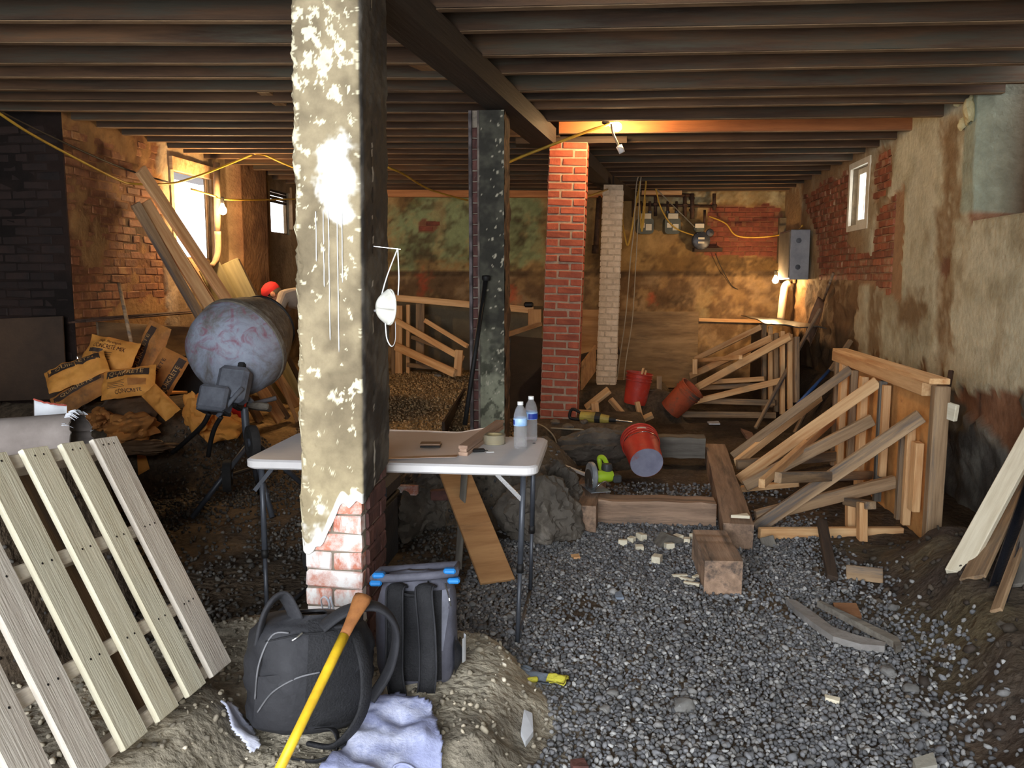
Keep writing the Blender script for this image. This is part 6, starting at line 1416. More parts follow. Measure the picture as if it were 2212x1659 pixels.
q = MB(); q.surf(lambda u, v: (1.9 + .62 * u, 9.9 + 2.2 * v, zs + .03 * ns(u, v, 2, 3) - .05 * u), 12, 12, thick=.012); tag(q.build('bitumen_sheet', SHEETM), 'dark shiny bitumen sheet covering the corner formwork top', 'sheet')

# plywood sheets against the back wall
def bp_(px, py, off): return atp(px, py) + BWN * off
panel('plywood_sheet', 'large grey-brown plywood sheet standing against the back wall beside the red bucket', (bp_(1330, 835, .14), bp_(1500, 835, .14), bp_(1330, 672, .10)), .02, PLYDIRT)
panel('plywood_sheet', 'orange plywood sheet against the back wall behind the white pillar', (bp_(1243, 790, .17), bp_(1326, 790, .17), bp_(1243, 668, .13)), .02, PLY)
stick('skirting_board', 'dark board lying against the foot of the back plywood sheet', bp_(1243, 775, .3), bp_(1330, 750, .3), .03, .16, WOODDARK, cat='board')
q = MB(); A_, B_, C_2, D_ = at(1254, 842, y=8.9), at(1283, 802, y=9.6), at(1284, 745, y=9.6), at(1256, 782, y=8.9)
q.v = [tuple(v) for v in (A_, B_, C_2, D_)] + [tuple(v + Vector((.02, -.01, 0))) for v in (A_, B_, C_2, D_)]; q.f = [(0, 1, 2, 3), (7, 6, 5, 4), (0, 4, 5, 1), (1, 5, 6, 2), (2, 6, 7, 3), (3, 7, 4, 0)]
tag(q.build('plywood_offcut', PLY), 'slanted orange plywood offcut standing left of the white pillar foot', 'panel')

# ================================================================= third formwork behind the columns
F3 = thing('timber_formwork', 'pine formwork frame at the back wall seen between the front columns', 'formwork', (-2.3, 11.6, .3))
y3 = 11.35
def w3(a_, c_, w=.085, t=.04, m_=WOODNEW, nm='brace', da=0.0, dc=0.0, up=(0, -1, 0)): board(nm, at(*a_, y=y3 + da), at(*c_, y=y3 + dc), w, t, m_, up=up, parent=F3)
w3((840, 642), (1152, 670), .09, .05, nm='top_rail')
for px, y0_, y1_, w, m_ in ((862, 660, 812, .10, WOODNEW), (882, 658, 808, .05, WOODNEW), (908, 655, 796, .12, WOODOLD), (850, 655, 810, .05, WOODOLD)): w3((px, y1_), (px, y0_), w, .05, m_, 'stud', .06, .06)
w3((855, 692), (1000, 775), .08, da=-.1, dc=-.8); w3((918, 692), (1010, 748), .06, da=-.1, dc=-.5); w3((855, 748), (982, 806), .11, da=-.15, dc=-.9); w3((890, 728), (1000, 770), .05, .04, WOODOLD, da=-.05, dc=-.6)
w3((988, 812), (992, 756), .10, .05, nm='post', da=-.85, dc=-.85); w3((880, 788), (1000, 800), .06, .04, WOODOLD, nm='sill_plate', da=.0, dc=-.5)
panel('concrete_slab', 'smooth grey-brown concrete underpinning face behind the back formwork', (bp_(850, 805, .12), bp_(1165, 815, .12), bp_(850, 650, .10)), .05, M('green_grey_concrete', (112, 100, 78), (80, 70, 54), scale=2.5, rand=0, bump=.3))
q = MB(); vs, fs = chamfer_box((.13, .08, .07), .02); q.add(vs, fs, Matrix.Translation(at(1142, 658, y=11.3))); tag(q.build('caulk_can', BLACKM), 'small black can on the end of the back formwork rail', 'can')
stick('plywood_strip', 'pale plywood piece standing beside the red pillar, under the black can', at(1155, 705, y=11.2), at(1155, 668, y=11.2), .18, .02, PLY, up=(0, -1, 0), cat='panel')
dk = M('dark_wet_plywood', (70, 56, 46), (42, 34, 29), scale=2, stretch=(.5, 4, 4), rand=0)
pd0, pd1, pd2 = at(1098, 905, y=7.9), at(1168, 890, y=9.0), at(1096, 725, y=7.9)
pn = panel('leaning_sheet', 'dark wet plywood panel leaning between the dark column and red pillar', (pd0, pd1, pd2), .02, dk)
stick('panel_batten', 'orange batten along the top of the dark leaning panel', at(1092, 724, y=7.85), at(1166, 700, y=9.0), .05, .04, WOODNEW, cat='batten')
stick('edging_board', 'dark edging board holding the tan gravel beside the dark column', at(958, 928, z=.14), at(1004, 852, z=.2), .03, .16, WOODDARK, cat='board')
# ================================================================= planks on the bank at the lower right
def lean(label, a_, c_, w, t, m_, name='leaning_plank', off=(0, 0, 0), xt=2.46, cat='plank', up=(-.7, -.7, .2), group='planks leaning on the right wall'):
    p0 = at(*a_, z=.24); p0 = at(*a_, z=tz(p0.x, p0.y) + .01); p1 = at(*c_, x=xt)
    return stick(name, label, p0 + Vector(off), p1 + Vector(off), w, t, m_, up=up, cat=cat, group=group)
lean('wide pale pine plank leaning on the right wall, foremost left of the group', (2066, 1240), (2262, 880), .105, .035, BLOCKW)
lean('brown board leaning behind the wide pale plank at the picture edge', (2104, 1265), (2230, 1000), .12, .02, WOODOLD, xt=2.49, off=(.03, .09, 0))
lean('brown thin strip leaning right of the steel channel', (2152, 1335), (2262, 1030), .05, .02, WOODOLD, xt=2.49, off=(.03, .07, 0))
lean('grey sheet edge leaning at the far right picture edge', (2215, 1290), (2300, 960), .12, .02, WOODGREY, xt=2.49, off=(.04, .14, 0))
p0 = at(2126, 1346, z=.24); p0 = at(2126, 1346, z=tz(p0.x, p0.y) + .01); p1 = at(2240, 1020, x=2.42); p0 = p0 + Vector((0, -.03, 0))
Mx, Lc = frame_to(p0, p1, (-.7, -.7, .2)); ch_ = thing('steel_channel', 'black steel channel with white flecks leaning among the planks', 'steel channel', p0)
for y, z, w, t, nm in ((0, -.015, .085, .006, 'web'), (.04, .0, .006, .036, 'flange'), (-.04, .0, .006, .036, 'flange')):
    q = MB(); q.box((0, y, z), (Lc, w, t)); q.build(nm, M('black_channel_steel', (44, 46, 56), (26, 27, 33), rough=.4, metal=.4, rand=0, bump=.2, c3=(196, 198, 204), s3=6, th3=(.68, .74)) if nm == 'web' else bpy.data.materials['black_channel_steel'], ch_, M_=Mx)

# torn plank and scraps on the slope
def flatbit(name, label, pix, th, mat, h=.01, cat='wood scrap'):
    pp = [at(px, py, z=.06) for px, py in pix]; n_ = len(pp); q = MB()
    q.v = [(p.x, p.y, tz(p.x, p.y) + h) for p in pp] + [(p.x, p.y, tz(p.x, p.y) + h + th) for p in pp]
    q.f = [tuple(range(n_)), tuple(range(2 * n_ - 1, n_ - 1, -1))] + [((i + 1) % n_, i, n_ + i, n_ + (i + 1) % n_) for i in range(n_)]
    return tag(q.build(name, mat), label, cat)
flatbit('torn_plank', 'long splintered grey plank half buried at the foot of the bank', [(1698, 1283), (1720, 1288), (1760, 1315), (1800, 1345), (1850, 1362), (1915, 1378), (1912, 1386), (1860, 1382), (1800, 1365), (1760, 1338), (1720, 1308)], .03, M('splintered_grey_wood', (150, 146, 142), (96, 90, 86), scale=6, rand=0, bump=.5))
flatbit('torn_plank', 'thin dark lath lying along the splintered grey plank', [(1765, 1298), (1775, 1298), (1940, 1376), (1948, 1392), (1935, 1398), (1930, 1385)], .03, WOODGREY, h=.03)
flatbit('wood_scrap', 'flat tan wood scrap above the splintered plank', [(1800, 1293), (1850, 1295), (1862, 1320), (1808, 1314)], .025, M('tan_scrap', (166, 118, 80), (124, 84, 56), rand=0))
flatbit('wood_scrap', 'small pale chip on the gravel left of the bank', [(1782, 1482), (1816, 1490), (1814, 1498), (1784, 1490)], .015, BLOCKW)
flatbit('stone_chip', 'pale squared stone near the lower right picture edge', [(1972, 1640), (2015, 1625), (2025, 1652), (1980, 1660)], .05, M('pale_stone', (164, 160, 148), (128, 124, 114), rand=0), cat='stone')
flatbit('paper_scrap', 'crumpled white scrap on gravel below the glove', [(1125, 1590), (1132, 1552), (1150, 1548), (1152, 1580), (1135, 1605)], .02, PAPERW, cat='paper')
flatbit('wood_scrap', 'orange chip on the gravel below the rock heap', [(1232, 1184), (1250, 1182), (1254, 1190), (1240, 1190)], .012, WOODNEW)
flatbit('paper_scrap', 'bluish flat chip on the gravel before the pale offcuts', [(1328, 1268), (1340, 1262), (1348, 1275), (1330, 1275)], .012, M('blue_grey_chip', (128, 140, 156), rand=0), cat='chip')
flatbit('brick_shard', 'red-brown brick shard on the gravel near the bottom edge', [(1232, 1625), (1262, 1622), (1272, 1640), (1238, 1640)], .025, BRM, cat='brick shard')
# single larger stones
STONEM = M('grey_field_stone', (134, 132, 128), (96, 94, 92), scale=8, bump=.4, rand=.2)
def stone(label, p, s, seed, mat=STONEM, sq=(1, .8, .55)):
    bm = bmesh.new(); big = s > .15; bmesh.ops.create_icosphere(bm, subdivisions=5 if big else 3, radius=1)
    for v in bm.verts: c = v.co.copy(); v.co = Vector((c.x * sq[0], c.y * sq[1], c.z * sq[2])) * s * (1 + .35 * ns(c.x + seed, c.y, c.z, 1.3) + .1 * ns(c.x + seed, c.y, c.z, 4) + (.16 * fb(c.x + seed, c.y, c.z, 2.2, 6) + .10 * abs(ns(c.x, c.y + seed, c.z, 5)) if big else 0))
    q = MB(); bm.verts.index_update(); q.v = [tuple(v.co) for v in bm.verts]; q.f = [tuple(v.index for v in f.verts) for f in bm.faces]; bm.free()
    o = q.build('loose_stone', mat, M_=Matrix.Translation(p) @ rotz(seed), ang=30); return tag(o, label, 'stone', 'larger loose stones')
for k, (px, py, s, lab) in enumerate(((1325, 1498, .028, 'round grey stone on the gravel right of the glove'), (1308, 1532, .027, 'flat oval stone below the round grey stone'), (1968, 1488, .035, 'grey oval stone at the foot of the bank'), (1920, 1452, .04, 'flat reddish stone on the bank slope'), (1930, 1312, .03, 'small stone beside the tan wood scrap'), (1995, 1540, .025, 'pebble on the lower bank slope'), (1475, 1525, .05, 'long grey flake of stone on the open gravel'), (946, 812, .055, 'pale stone lying before the back formwork'))):
    p = onz(px, py, 0.0 if py > 1000 else .25, s * .3); stone(lab, p, s, k * 1.7)
# rock lumps of the old footing beside the plywood offcut
ROCKM = M('footing_rubble', (112, 104, 94), (72, 66, 60), scale=6, bump=.8, bscale=14, rand=.1, c3=(150, 142, 132), s3=3, th3=(.58, .7), bdist=.02)
for k, (px, py, yy, s, sq, lab) in enumerate(((1170, 1120, 5.15, .30, (.8, .7, .9), 'big rough rubble lump of footing right of the plywood offcut'), (1205, 1060, 5.5, .22, (.9, .7, .8), 'rough rubble lump of footing under the table right edge'), (905, 1090, 5.25, .30, (1.2, .6, .75), 'pale plastered footing lump seen below the table'), (1285, 965, 7.05, .2, (1.9, .6, .75), 'earth lump with dark face below the red pillar'))):
    p = at(px, py, y=yy); stone(lab, p, s, 3 + k * 2.3, ROCKM, sq)
for k, (px, py, lab) in enumerate(((868, 1058, 'old red brick bedded in the footing lump below the table'), (862, 1085, 'second red brick bedded under the first in the footing'), (965, 1068, 'dark brick bedded at the right of the footing lump'))):
    p = at(px, py, y=5.0); o = link('loose_brick', random.choice(brickmesh(BRM if k == 2 else BRW)), None, Matrix.Translation(p) @ rotz(.1 * k)); tag(o, lab, 'brick')
panel('plywood_offcut', 'tall orange plywood offcut leaning against the footing behind the table leg', (at(1038, 1262, z=.02), at(1112, 1252, z=.02), at(1002, 1012, y=5.0)), .02, PLY)
stick('old_lath', 'thin grey lath leaning left of the plywood offcut below the table', at(990, 1230, z=.02), at(1004, 1012, y=4.9), .04, .02, WOODGREY, up=(0, -1, 0), cat='lath')
stick('white_trim_strip', 'long white trim strip leaning from the earth lump towards the saw', at(1176, 990, y=5.75), at(1272, 1028, y=6.1), .05, .02, WHITEPL, up=(0, -.4, 1), cat='trim')

# ================================================================= by the red pillar: breaker, cords, wood scraps
TOOLY = M('dusty_yellow_tool', (180, 160, 70), (120, 104, 56), rough=.6, rand=0)
bk0 = at(1292, 930, y=7.5); bk_ = thing('breaker_drill', 'dusty yellow and black breaker drill lying on the earth by the red pillar', 'drill', bk0)
zk = tz(bk0.x, 7.45) + .05
dX = Vector((1, -.25, -.06)).normalized(); B0 = Vector((bk0.x - .16, 7.5, zk))
for nm, s0, s1, r0_, r1_, m_ in (('motor', 0, .14, .045, .05, TOOLY), ('grip_band', .14, .19, .053, .053, BLACKM), ('gear_nose', .19, .27, .045, .035, TOOLY), ('chuck', .27, .33, .025, .022, BLACKM), ('chisel', .33, .48, .011, .008, CHROME)):
    q = MB(); q.tube([B0 + dX * s0, B0 + dX * s1], [r0_, r1_], 12); q.build(nm, m_, bk_, smooth=False)
q = MB(); q.tube(curve_pts([B0 + Vector((0, 0, .03)), B0 + Vector((-.08, .02, .06)), B0 + Vector((-.10, .02, -.02)), B0 + Vector((-.01, 0, -.03))], 5), .014, 8); q.build('handle', BLACKM, bk_, smooth=True)
def cord(label, pts, r, mat, name='cable', cat='cable', n=8):
    q = MB(); q.tube(curve_pts(pts, n), r, 6); return tag(q.build(name, mat, smooth=True), label, cat)
cord('pale cable drooping over the earth lump beside the table corner', [at(1190, 925, y=7.3), at(1230, 927, y=7.2), at(1262, 930, y=7.15), at(1248, 945, y=6.95), at(1238, 975, y=6.9), at(1245, 1010, y=6.85), at(1262, 1035, y=6.75)], .008, CORDW)
cord('thin pale cable from the red pillar down behind the bottles', [at(1160, 915, y=7.2), at(1180, 925, y=7.0), at(1200, 950, y=6.9), at(1205, 990, y=6.85)], .006, CORDW)
# hose coil
hc_ = at(1312, 858, y=9.1); q = MB(); zc_ = tz(hc_.x, 9.1)
q.tube([Vector((hc_.x + (.20 + .025 * math.sin(t * .37)) * math.cos(t), 9.2 + .17 * math.sin(t), zc_ + .02 + .012 * (t / 6.28) + .02 * math.sin(t * 1.7))) for t in [k * .3 for k in range(130)]], .008, 6)
tag(q.build('hose_coil', M('green_hose', (104, 128, 96), (76, 96, 70), rough=.5, rand=0, bump=0), smooth=True), 'coil of green hose on the ground between the two brick pillars', 'hose')
grpS = 'wood scraps between the pillars'
for lab, a_, c_, yy, w, t in (
    ('pale wood offcut lying slantwise on the green hose coil', (1266, 882), (1316, 842), 8.75, .09, .04), ('orange offcut at the foot of the red pillar, lowest left', (1240, 892), (1278, 894), 8.55, .07, .05), ('upright stub of wood under the slanted offcut', (1287, 902), (1284, 870), 8.7, .08, .05),
    ('flat orange batten lying before the hose coil', (1290, 908), (1356, 906), 8.6, .06, .05), ('slanted batten of a small triangular frame by the hose', (1318, 862), (1354, 904), 8.65, .05, .05), ('dark short block at the frame corner', (1360, 895), (1376, 908), 8.6, .06, .05),
    ('upright split stick right of the triangular frame', (1384, 904), (1376, 868), 8.7, .05, .04), ('pale stub lying right of the split stick', (1388, 906), (1410, 896), 8.6, .06, .05), ('orange lath end below the triangular frame', (1346, 914), (1376, 916), 8.5, .05, .03)):
    p0, p1 = at(*a_, y=yy), at(*c_, y=yy); stick('wood_scrap', lab, p0, p1, w, t, WOODNEW, up=(0, -.5, .85), group=grpS)
panel('plywood_box', 'short plywood panel standing at the end of the corner braces', (at(1394, 902, y=9.75), at(1420, 902, y=9.75), at(1396, 842, y=9.8)), .05, PLYDIRT)
stick('wood_scrap', 'small upright orange stub behind the fallen bucket', at(1365, 958, y=7.3), at(1365, 932, y=7.3), .05, .04, WOODNEW, up=(0, -1, 0)); stick('wood_scrap', 'thin orange sliver on the earth behind the crib', at(1450, 952, y=7.6), at(1490, 962, y=7.55), .04, .015, WOODNEW)
flatbit('stone_chip', 'pinkish flat stone chip beyond the crib near the long pole', [(1600, 922), (1625, 930), (1632, 946), (1612, 938)], .03, M('pink_stone', (168, 132, 112), rand=0), cat='stone')
flatbit('paper_scrap', 'small white scrap on the soil before the corner formwork', [(1528, 904), (1552, 903), (1556, 908), (1532, 908)], .015, PAPERW, cat='paper')

# ================================================================= pry bar, poles and shovel
pb_ = thing('pry_bar', 'long black round-headed steel bar leaning on the dark column', 'bar', at(1004, 915, y=5.35))
q = MB(); q.tube([at(1049, 606, y=5.66), at(1004, 918, y=5.35)], .016, 10); q.build('shaft', BLACKM, pb_, smooth=True)
q = MB(); q.lathe([(.0, -.02), (.024, -.02), (.03, -.008), (.03, .008), (.024, .016), (.0, .018)], 18, Matrix.Translation(at(1050, 600, y=5.66)), caps=False); q.build('head', BLACKM, pb_, ang=35)
stick('tool_pole', 'long brown pole leaning from the soil up to the right wall corner', at(1632, 925, z=.06), at(1772, 668, x=2.45), .035, .035, WOODOLD, cat='pole')
stick('tool_pole', 'short brown stick standing behind the raking braces', at(1716, 935, y=8.0), at(1752, 862, y=8.2), .03, .03, WOODOLD, cat='pole')
q = MB(); q.tube([at(1712, 885, y=8.6), at(1796, 795, y=8.9)], .018, 8); tag(q.build('blue_pipe', M('blue_plastic', (52, 88, 146), (36, 64, 112), rough=.4, rand=0, bump=0), smooth=True), 'blue plastic pipe slanting behind the raking braces', 'pipe')
spd = thing('spade', 'worn spade with pinkish blade leaning in the back right corner', 'spade', at(1770, 735, x=2.4))
q = MB(); P0, P1 = at(1748, 738, x=2.50), at(1778, 650, x=2.54); Mx, L_ = frame_to(P0, P1, (-1, -.3, 0)); q.surf(lambda u, v: ((u - .5) * L_, (v - .5) * .22 * (1 - .25 * (2 * u - 1) ** 2), .03 * (2 * v - 1) ** 2), 10, 8, thick=.006); q.build('blade', M('mud_pink_steel', (150, 116, 92), (112, 84, 66), rand=0), spd, smooth=True, M_=Mx)
q = MB(); q.tube([at(1778, 650, x=2.54), at(1800, 590, x=2.55)], .017, 8); q.build('shaft', WOODOLD, spd, smooth=True)
stick('tool_pole', 'slanted brown batten behind the formwork top at the right wall', at(1795, 800, x=2.3), at(1838, 735, x=2.5), .05, .04, WOODOLD, cat='batten')

# ================================================================= gas meters with their pipework
GMET = M('grey_green_meter_paint', (108, 112, 102), (80, 84, 76), rough=.45, scale=6, rand=.05, bump=.1, metal=.2)
def wm_(px, py, off): return atp(px, py) + BWN * off
Rw = Matrix((UB, -BWN, Vector((0, 0, 1)))).transposed()
def meter(label, px, py, w=.23, h=.27):
    c = wm_(px, py, .17); root = thing('gas_meter', label, 'gas meter', c, group='gas meters on the back wall'); Mx = Matrix.Translation(c) @ Rw.to_4x4()
    q = MB(); pr = rrect(-w / 2, w / 2, -h / 2, h / 2 * .7, .05); q.prism(pr, -.08, .08, Matrix.Rotation(math.pi / 2, 4, 'X')); q.build('meter_case', GMET, root, M_=Mx)
    q = MB(); q.box((0, -.02, h * .42), (w * .72, .14, .10), ch=.02); q.build('index_box', GMET, root, M_=Mx)
    q = MB(); q.box((0, -.095, h * .43), (w * .62, .006, .075)); q.build('index_window', LABELW, root, M_=Mx)
    q = MB(); q.box((w * .18, -.085, -h * .15), (.085, .004, .09)); q.build('sticker', LABELW, root, M_=Mx)
    q = MB(); q.box((-w * .22, -.085, -h * .05), (.07, .004, .07)); q.build('sticker', LABELW, root, M_=Mx)
    for sx in (-.06, .07):
        q = MB(); q.tube([(sx, 0, h * .5), (sx, 0.02, h * .5 + .20)], .02, 8); q.build('riser_pipe', RUST, root, smooth=True, M_=Mx)
        q = MB(); q.lathe([(.03, -.02), (.03, .02)], 8, Matrix.Translation((sx, 0, h * .5 + .04))); q.build('union_nut', STEELDK, root, M_=Mx)
    return root
meter('leftmost grey gas meter, hung with yellow cable strands', 1388, 487); meter('middle grey gas meter with a square white sticker', 1445, 487)
c = wm_(1508, 512, .16); root = thing('gas_meter', 'round-faced gas meter on the right of the row, with a disc regulator', 'gas meter', c, group='gas meters on the back wall'); Mx = Matrix.Translation(c) @ Rw.to_4x4(); RXm = Matrix.Rotation(math.pi / 2, 4, 'X')
q = MB(); q.lathe([(.0, -.07), (.10, -.07), (.105, -.03), (.13, -.03), (.135, 0), (.13, .03), (.10, .05), (.0, .06)], 32, Matrix.Translation((0, 0, -.06)) @ RXm, caps=False); q.build('round_case', STEELDK, root, ang=35, M_=Mx)
for k in range(12):
    a = 2 * math.pi * k / 12; q = MB(); q.lathe([(.008, -.005), (.008, .012)], 6, Matrix.Translation((.12 * math.cos(a), -.035, -.06 + .12 * math.sin(a))) @ RXm); q.build('bolt', STEELDK, root, M_=Mx)
q = MB(); q.box((-.03, 0, .13), (.16, .12, .13), ch=.03); q.build('index_box', GMET, root, M_=Mx)
q = MB(); q.box((-.04, -.064, .15), (.13, .006, .06)); q.build('index_window', LABELW, root, M_=Mx)
for dz in (-.03, -.09): q = MB(); q.box((-.01, -.066, dz), (.09, .01, .028)); q.build('sticker', LABELW, root, M_=Mx)
q = MB(); q.lathe([(.0, -.02), (.05, -.02), (.06, 0), (.05, .02), (.0, .03)], 20, Matrix.Translation((.12, -.04, .05)) @ RXm, caps=False); q.build('regulator_disc', STEELDK, root, ang=35, M_=Mx)
q = MB(); q.tube([(.05, 0, .18), (.05, .02, .38)], .02, 8); q.build('riser_pipe', RUST, root, smooth=True, M_=Mx)
gp = thing('gas_pipework', 'rusty gas pipes with valves along the back wall above the meters', 'pipework', wm_(1450, 430, .1))
for pts, r in (([wm_(1342, 420, .12), wm_(1492, 424, .12)], .028), ([wm_(1368, 443, .11), wm_(1540, 447, .11)], .022), ([wm_(1365, 420, .12), wm_(1365, 470, .12)], .024), ([wm_(1412, 420, .12), wm_(1412, 468, .12)], .024), ([wm_(1475, 420, .12), wm_(1475, 470, .12)], .028), ([wm_(1490, 420, .14), wm_(1490, 474, .14)], .03), ([wm_(1538, 420, .12), wm_(1538, 455, .12)], .026)):
    q = MB(); q.tube(pts, r, 8); q.build('iron_pipe', RUST, gp, smooth=True)
for px, py in ((1412, 443), (1475, 444), (1490, 430), (1490, 455), (1538, 446)): q = MB(); q.box(wm_(px, py, .12), (.075, .06, .05), Rw, ch=.012); q.build('valve', RUST, gp)
q = MB(); q.box(wm_(1525, 540, .08), (.42, .12, .06), Rw, ch=.004); tag(q.build('meter_shelf', WOODDARK), 'dark timber shelf bracket under the round-faced gas meter', 'bracket')
vp = thing('soil_pipe', 'dark vertical iron pipe on the back wall left of the white pillar', 'pipe', wm_(1286, 540, .08))
q = MB(); q.tube([wm_(1293, 425, .09), wm_(1285, 540, .09)], .04, 10); q.build('pipe', RUST, vp, smooth=True); q = MB(); q.tube([wm_(1285, 530, .09), wm_(1284, 548, .09)], .05, 10); q.build('socket', RUST, vp, smooth=True)

# ================================================================= fuse boxes in the back corner
GALV = M('galvanised_steel', (150, 152, 156), (120, 122, 128), rough=.4, metal=.35, rand=0, bump=.1)
fbx = thing('fuse_box', 'grey galvanised fuse box with knock-outs on the right wall corner', 'fuse box', (2.5, 11.3, 2.0))
y0_, y1_ = at(1756, 545, x=2.38).y, at(1734, 545, x=2.38).y; z1_, z0_ = at(1745, 490, x=2.4).z, at(1745, 604, x=2.4).z
y0_, y1_ = 11.05, 11.75
q = MB(); q.box((2.44, (y0_ + y1_) / 2, (z0_ + z1_) / 2), (.24, y1_ - y0_, z1_ - z0_), ch=.006); q.build('box_case', GALV, fbx)
for zf in (.25, .78): q = MB(); q.lathe([(.0, .0), (.032, .0), (.032, .008), (.0, .010)], 16, Matrix.Translation((2.42, y0_ - .002, z0_ + (z1_ - z0_) * zf)) @ Matrix.Rotation(math.pi / 2, 4, 'X'), caps=False); q.build('knock_out', STEELDK, fbx)
q = MB(); q.box((2.315, (y0_ + y1_) / 2, (z0_ + z1_) / 2), (.012, y1_ - y0_ - .04, z1_ - z0_ - .04), ch=.003); q.build('door', M('grey_panel_paint', (128, 118, 104), (104, 94, 82), rand=0), fbx)
bdp = panel('backing_board', 'weathered board on the corner walls behind the fuse box', ((2.56, 12.75, z0_ - .05), (2.56, 11.85, z0_ - .05), (2.56, 12.75, z1_ + .02)), .03, PLYDIRT)
c = wm_(1690, 520, .10); q = MB(); q.box(c, (.20, .07, .66), Rw, ch=.006); tag(q.build('meter_board', M('grey_brown_board', (120, 104, 80), rand=0)), 'flat grey-brown board on the back wall left of the fuse box', 'board')
pv = thing('conduit_pipe', 'pale bent conduit pipe below the fuse box, lit by the corner bulb', 'pipe', at(1688, 690, y=11.9))
q = MB(); q.tube(curve_pts([at(1704, 612, y=11.9), at(1696, 618, y=11.88), at(1692, 640, y=11.86), at(1686, 692, y=11.85)], 5), .05, 12); q.build('pipe', M('cream_pipe', (224, 210, 176), (196, 178, 140), rand=0), pv, smooth=True)

# ================================================================= cables strung under the joists
XC = -4.0
cord('long yellow string-light cable sagging along the left brick wall', [at(-30, 225, x=-4.15), at(60, 285, x=-4.18), at(170, 345, x=-4.2), at(255, 388, x=-4.2), at(290, 397, x=-4.2), at(365, 397, x=-4.15), at(428, 380, x=-4.0), at(500, 352, x=-3.8), at(545, 334, x=-3.6)], .011, CORDY)
cord('second darker cable above the long yellow cable on the left wall', [at(-20, 230, x=-4.2), at(90, 285, x=-4.22), at(220, 345, x=-4.22), at(300, 375, x=-4.22), at(365, 394, x=-4.18)], .008, CORDK)
cord('yellow cable from the big window past the bulb to the small window', [at(412, 408, x=-4.1), at(462, 423, x=-3.98), at(478, 430, x=-3.94), at(540, 432, x=-3.9), at(600, 431, x=-3.9), at(680, 428, x=-3.8)], .010, CORDY)
cord('short yellow cable dropping from the joists to the front column top left', [Vector((-3.6, min((yy + .12 * (-3.6 + 1.9) for yy in lj), key=lambda v: abs(v - at(566, 328, x=-3.6).y)), HJ - .006)), at(572, 335, x=-3.6), at(610, 352, x=-3.4), at(660, 372, x=-3.2)], .010, CORDY)
cord('short drop cable carrying the bulb beside the drain pipe', [at(479, 431, x=-3.94), at(480, 442, x=-3.93), BL + Vector((0, 0, .11))], .008, CORDK)
cord('yellow cable running from the front column towards the back wall', [at(815, 346, y=8.95), at(840, 362, y=9.0), at(870, 375, y=9.3), at(930, 410, y=10.6), atp(1010, 433) + BWN * .02], .012, CORDY)
cord('brown cable climbing from the dark column to the ceiling bulb', [at(1095, 352, y=7.0), at(1130, 337, y=7.05), at(1210, 306, y=7.1), at(1280, 280, y=7.2), at(1304, 273, y=7.24), BMd + Vector((-.06, 0, .03))], .012, CORDY)
cord('short cable with empty lamp socket hanging by the ceiling bulb', [BMd + Vector((-.05, -.02, .02)), at(1325, 290, y=7.22), at(1334, 310, y=7.2), at(1338, 318, y=7.2)], .010, CORDW)
q = MB(); q.tube([at(1337, 315, y=7.2), at(1344, 330, y=7.2)], .026, 10); tag(q.build('lamp_socket', WHITEPL, smooth=True), 'empty white lamp socket dangling beside the ceiling bulb', 'socket')
cord('bright yellow cable span between the red and white pillars', [at(1246, 430, y=7.97), at(1275, 423, y=9.0), at(1312, 409, y=10.31)], .012, CORDY)
cord('pale cable loop from the gas meter across to the fuse box', [wm_(1522, 470, .25), wm_(1555, 485, .28), wm_(1580, 512, .3), wm_(1640, 514, .35), wm_(1690, 504, .5), at(1733, 488, x=2.34)], .011, CORDY)
cord('thin dark wire hanging from the meter shelf down the back wall', [wm_(1541, 548, .1), wm_(1555, 580, .1), wm_(1575, 615, .1), wm_(1590, 625, .1)], .006, CORDK)
hk = at(1385, 374, y=10.9)
lab = ('leftmost strand of the hanging cable bunch, reaching the floor', 'second strand of the hanging cable bunch', 'bright yellow strand with a frayed end near the white pillar', 'inner looped strand of the hanging cable bunch', 'outer looped strand before the left gas meter', 'strand slanting from the bunch to the round-faced meter', 'thin strand from the bunch to the right of the middle meter')
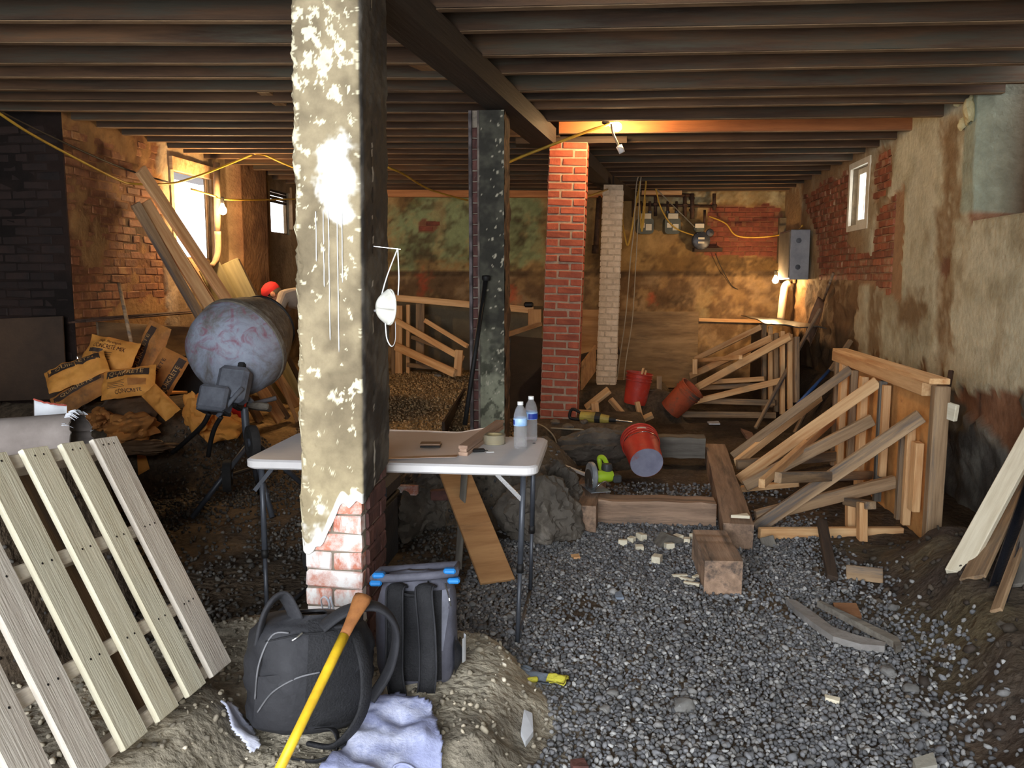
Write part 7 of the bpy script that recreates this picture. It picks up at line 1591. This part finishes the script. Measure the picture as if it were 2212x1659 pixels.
for k, (pts, m_) in enumerate((([(1385, 374), (1376, 390), (1372, 440), (1369, 500), (1362, 560), (1352, 680), (1338, 780), (1328, 860)], CORDW), ([(1386, 374), (1383, 400), (1379, 470), (1374, 560), (1366, 690), (1352, 780), (1344, 858)], CORDW), ([(1345, 435), (1345, 480), (1350, 510), (1356, 530), (1364, 500), (1372, 450), (1382, 400), (1386, 368)], CORDY), ([(1386, 374), (1395, 385), (1393, 420), (1388, 470), (1386, 500), (1390, 480), (1394, 430)], CORDY), ([(1386, 374), (1380, 410), (1382, 450), (1385, 495)], CORDY), ([(1400, 392), (1415, 405), (1428, 450), (1455, 490), (1498, 508)], CORDY), ([(1404, 392), (1420, 410), (1450, 440), (1500, 490)], CORDW))):
    cord(lab[k], [at(px, py, y=10.9 if k < 2 else 11.6 + .1 * k if k > 4 else 11.2) for px, py in pts], (.007, .006, .011, .010, .010, .010, .007)[k], m_)
cord('dark wire loop above the corner clamp bulb', [BRt + Vector((0, 0, .12)), at(1683, 585, y=11.7), at(1690, 572, y=11.75), at(1705, 582, y=11.8), at(1702, 560, y=11.85), wm_(1680, 556, .08)], .006, CORDW)

# ================================================================= bits high on the right wall
FOAM = M('cream_expanding_foam', (206, 194, 150), (164, 148, 104), scale=9, bump=.8, bscale=16, rand=0, bdist=.02)
for k, (px, py, s, lab) in enumerate(((2094, 238, .10, 'lump of cream expanding foam high on the right wall'), (2078, 268, .045, 'small foam blob hanging under the big lump'), (2068, 218, .04, 'thin foam smear between joist and big foam lump'))):
    stone(lab, at(px, py, x=2.58), s, 9 + k, FOAM, (.4, .8, 1.0)); bpy.context.scene.collection.objects[-1]['category'] = 'foam'
for k, (px, py, s, lab) in enumerate(((1312, 927, .05, 'small rubble piece beside the breaker drill'), (1225, 915, .06, 'rubble piece at the foot of the red pillar'), (1200, 912, .05, 'small rubble piece left of the pillar foot'), (1262, 912, .045, 'broken mortar piece right of the pillar foot'), (1345, 940, .05, 'dark stone at the rim of the pillar mound'))):
    stone(lab, onz(px, py, .33, .01), s, 20 + k * 1.3, ROCKM)
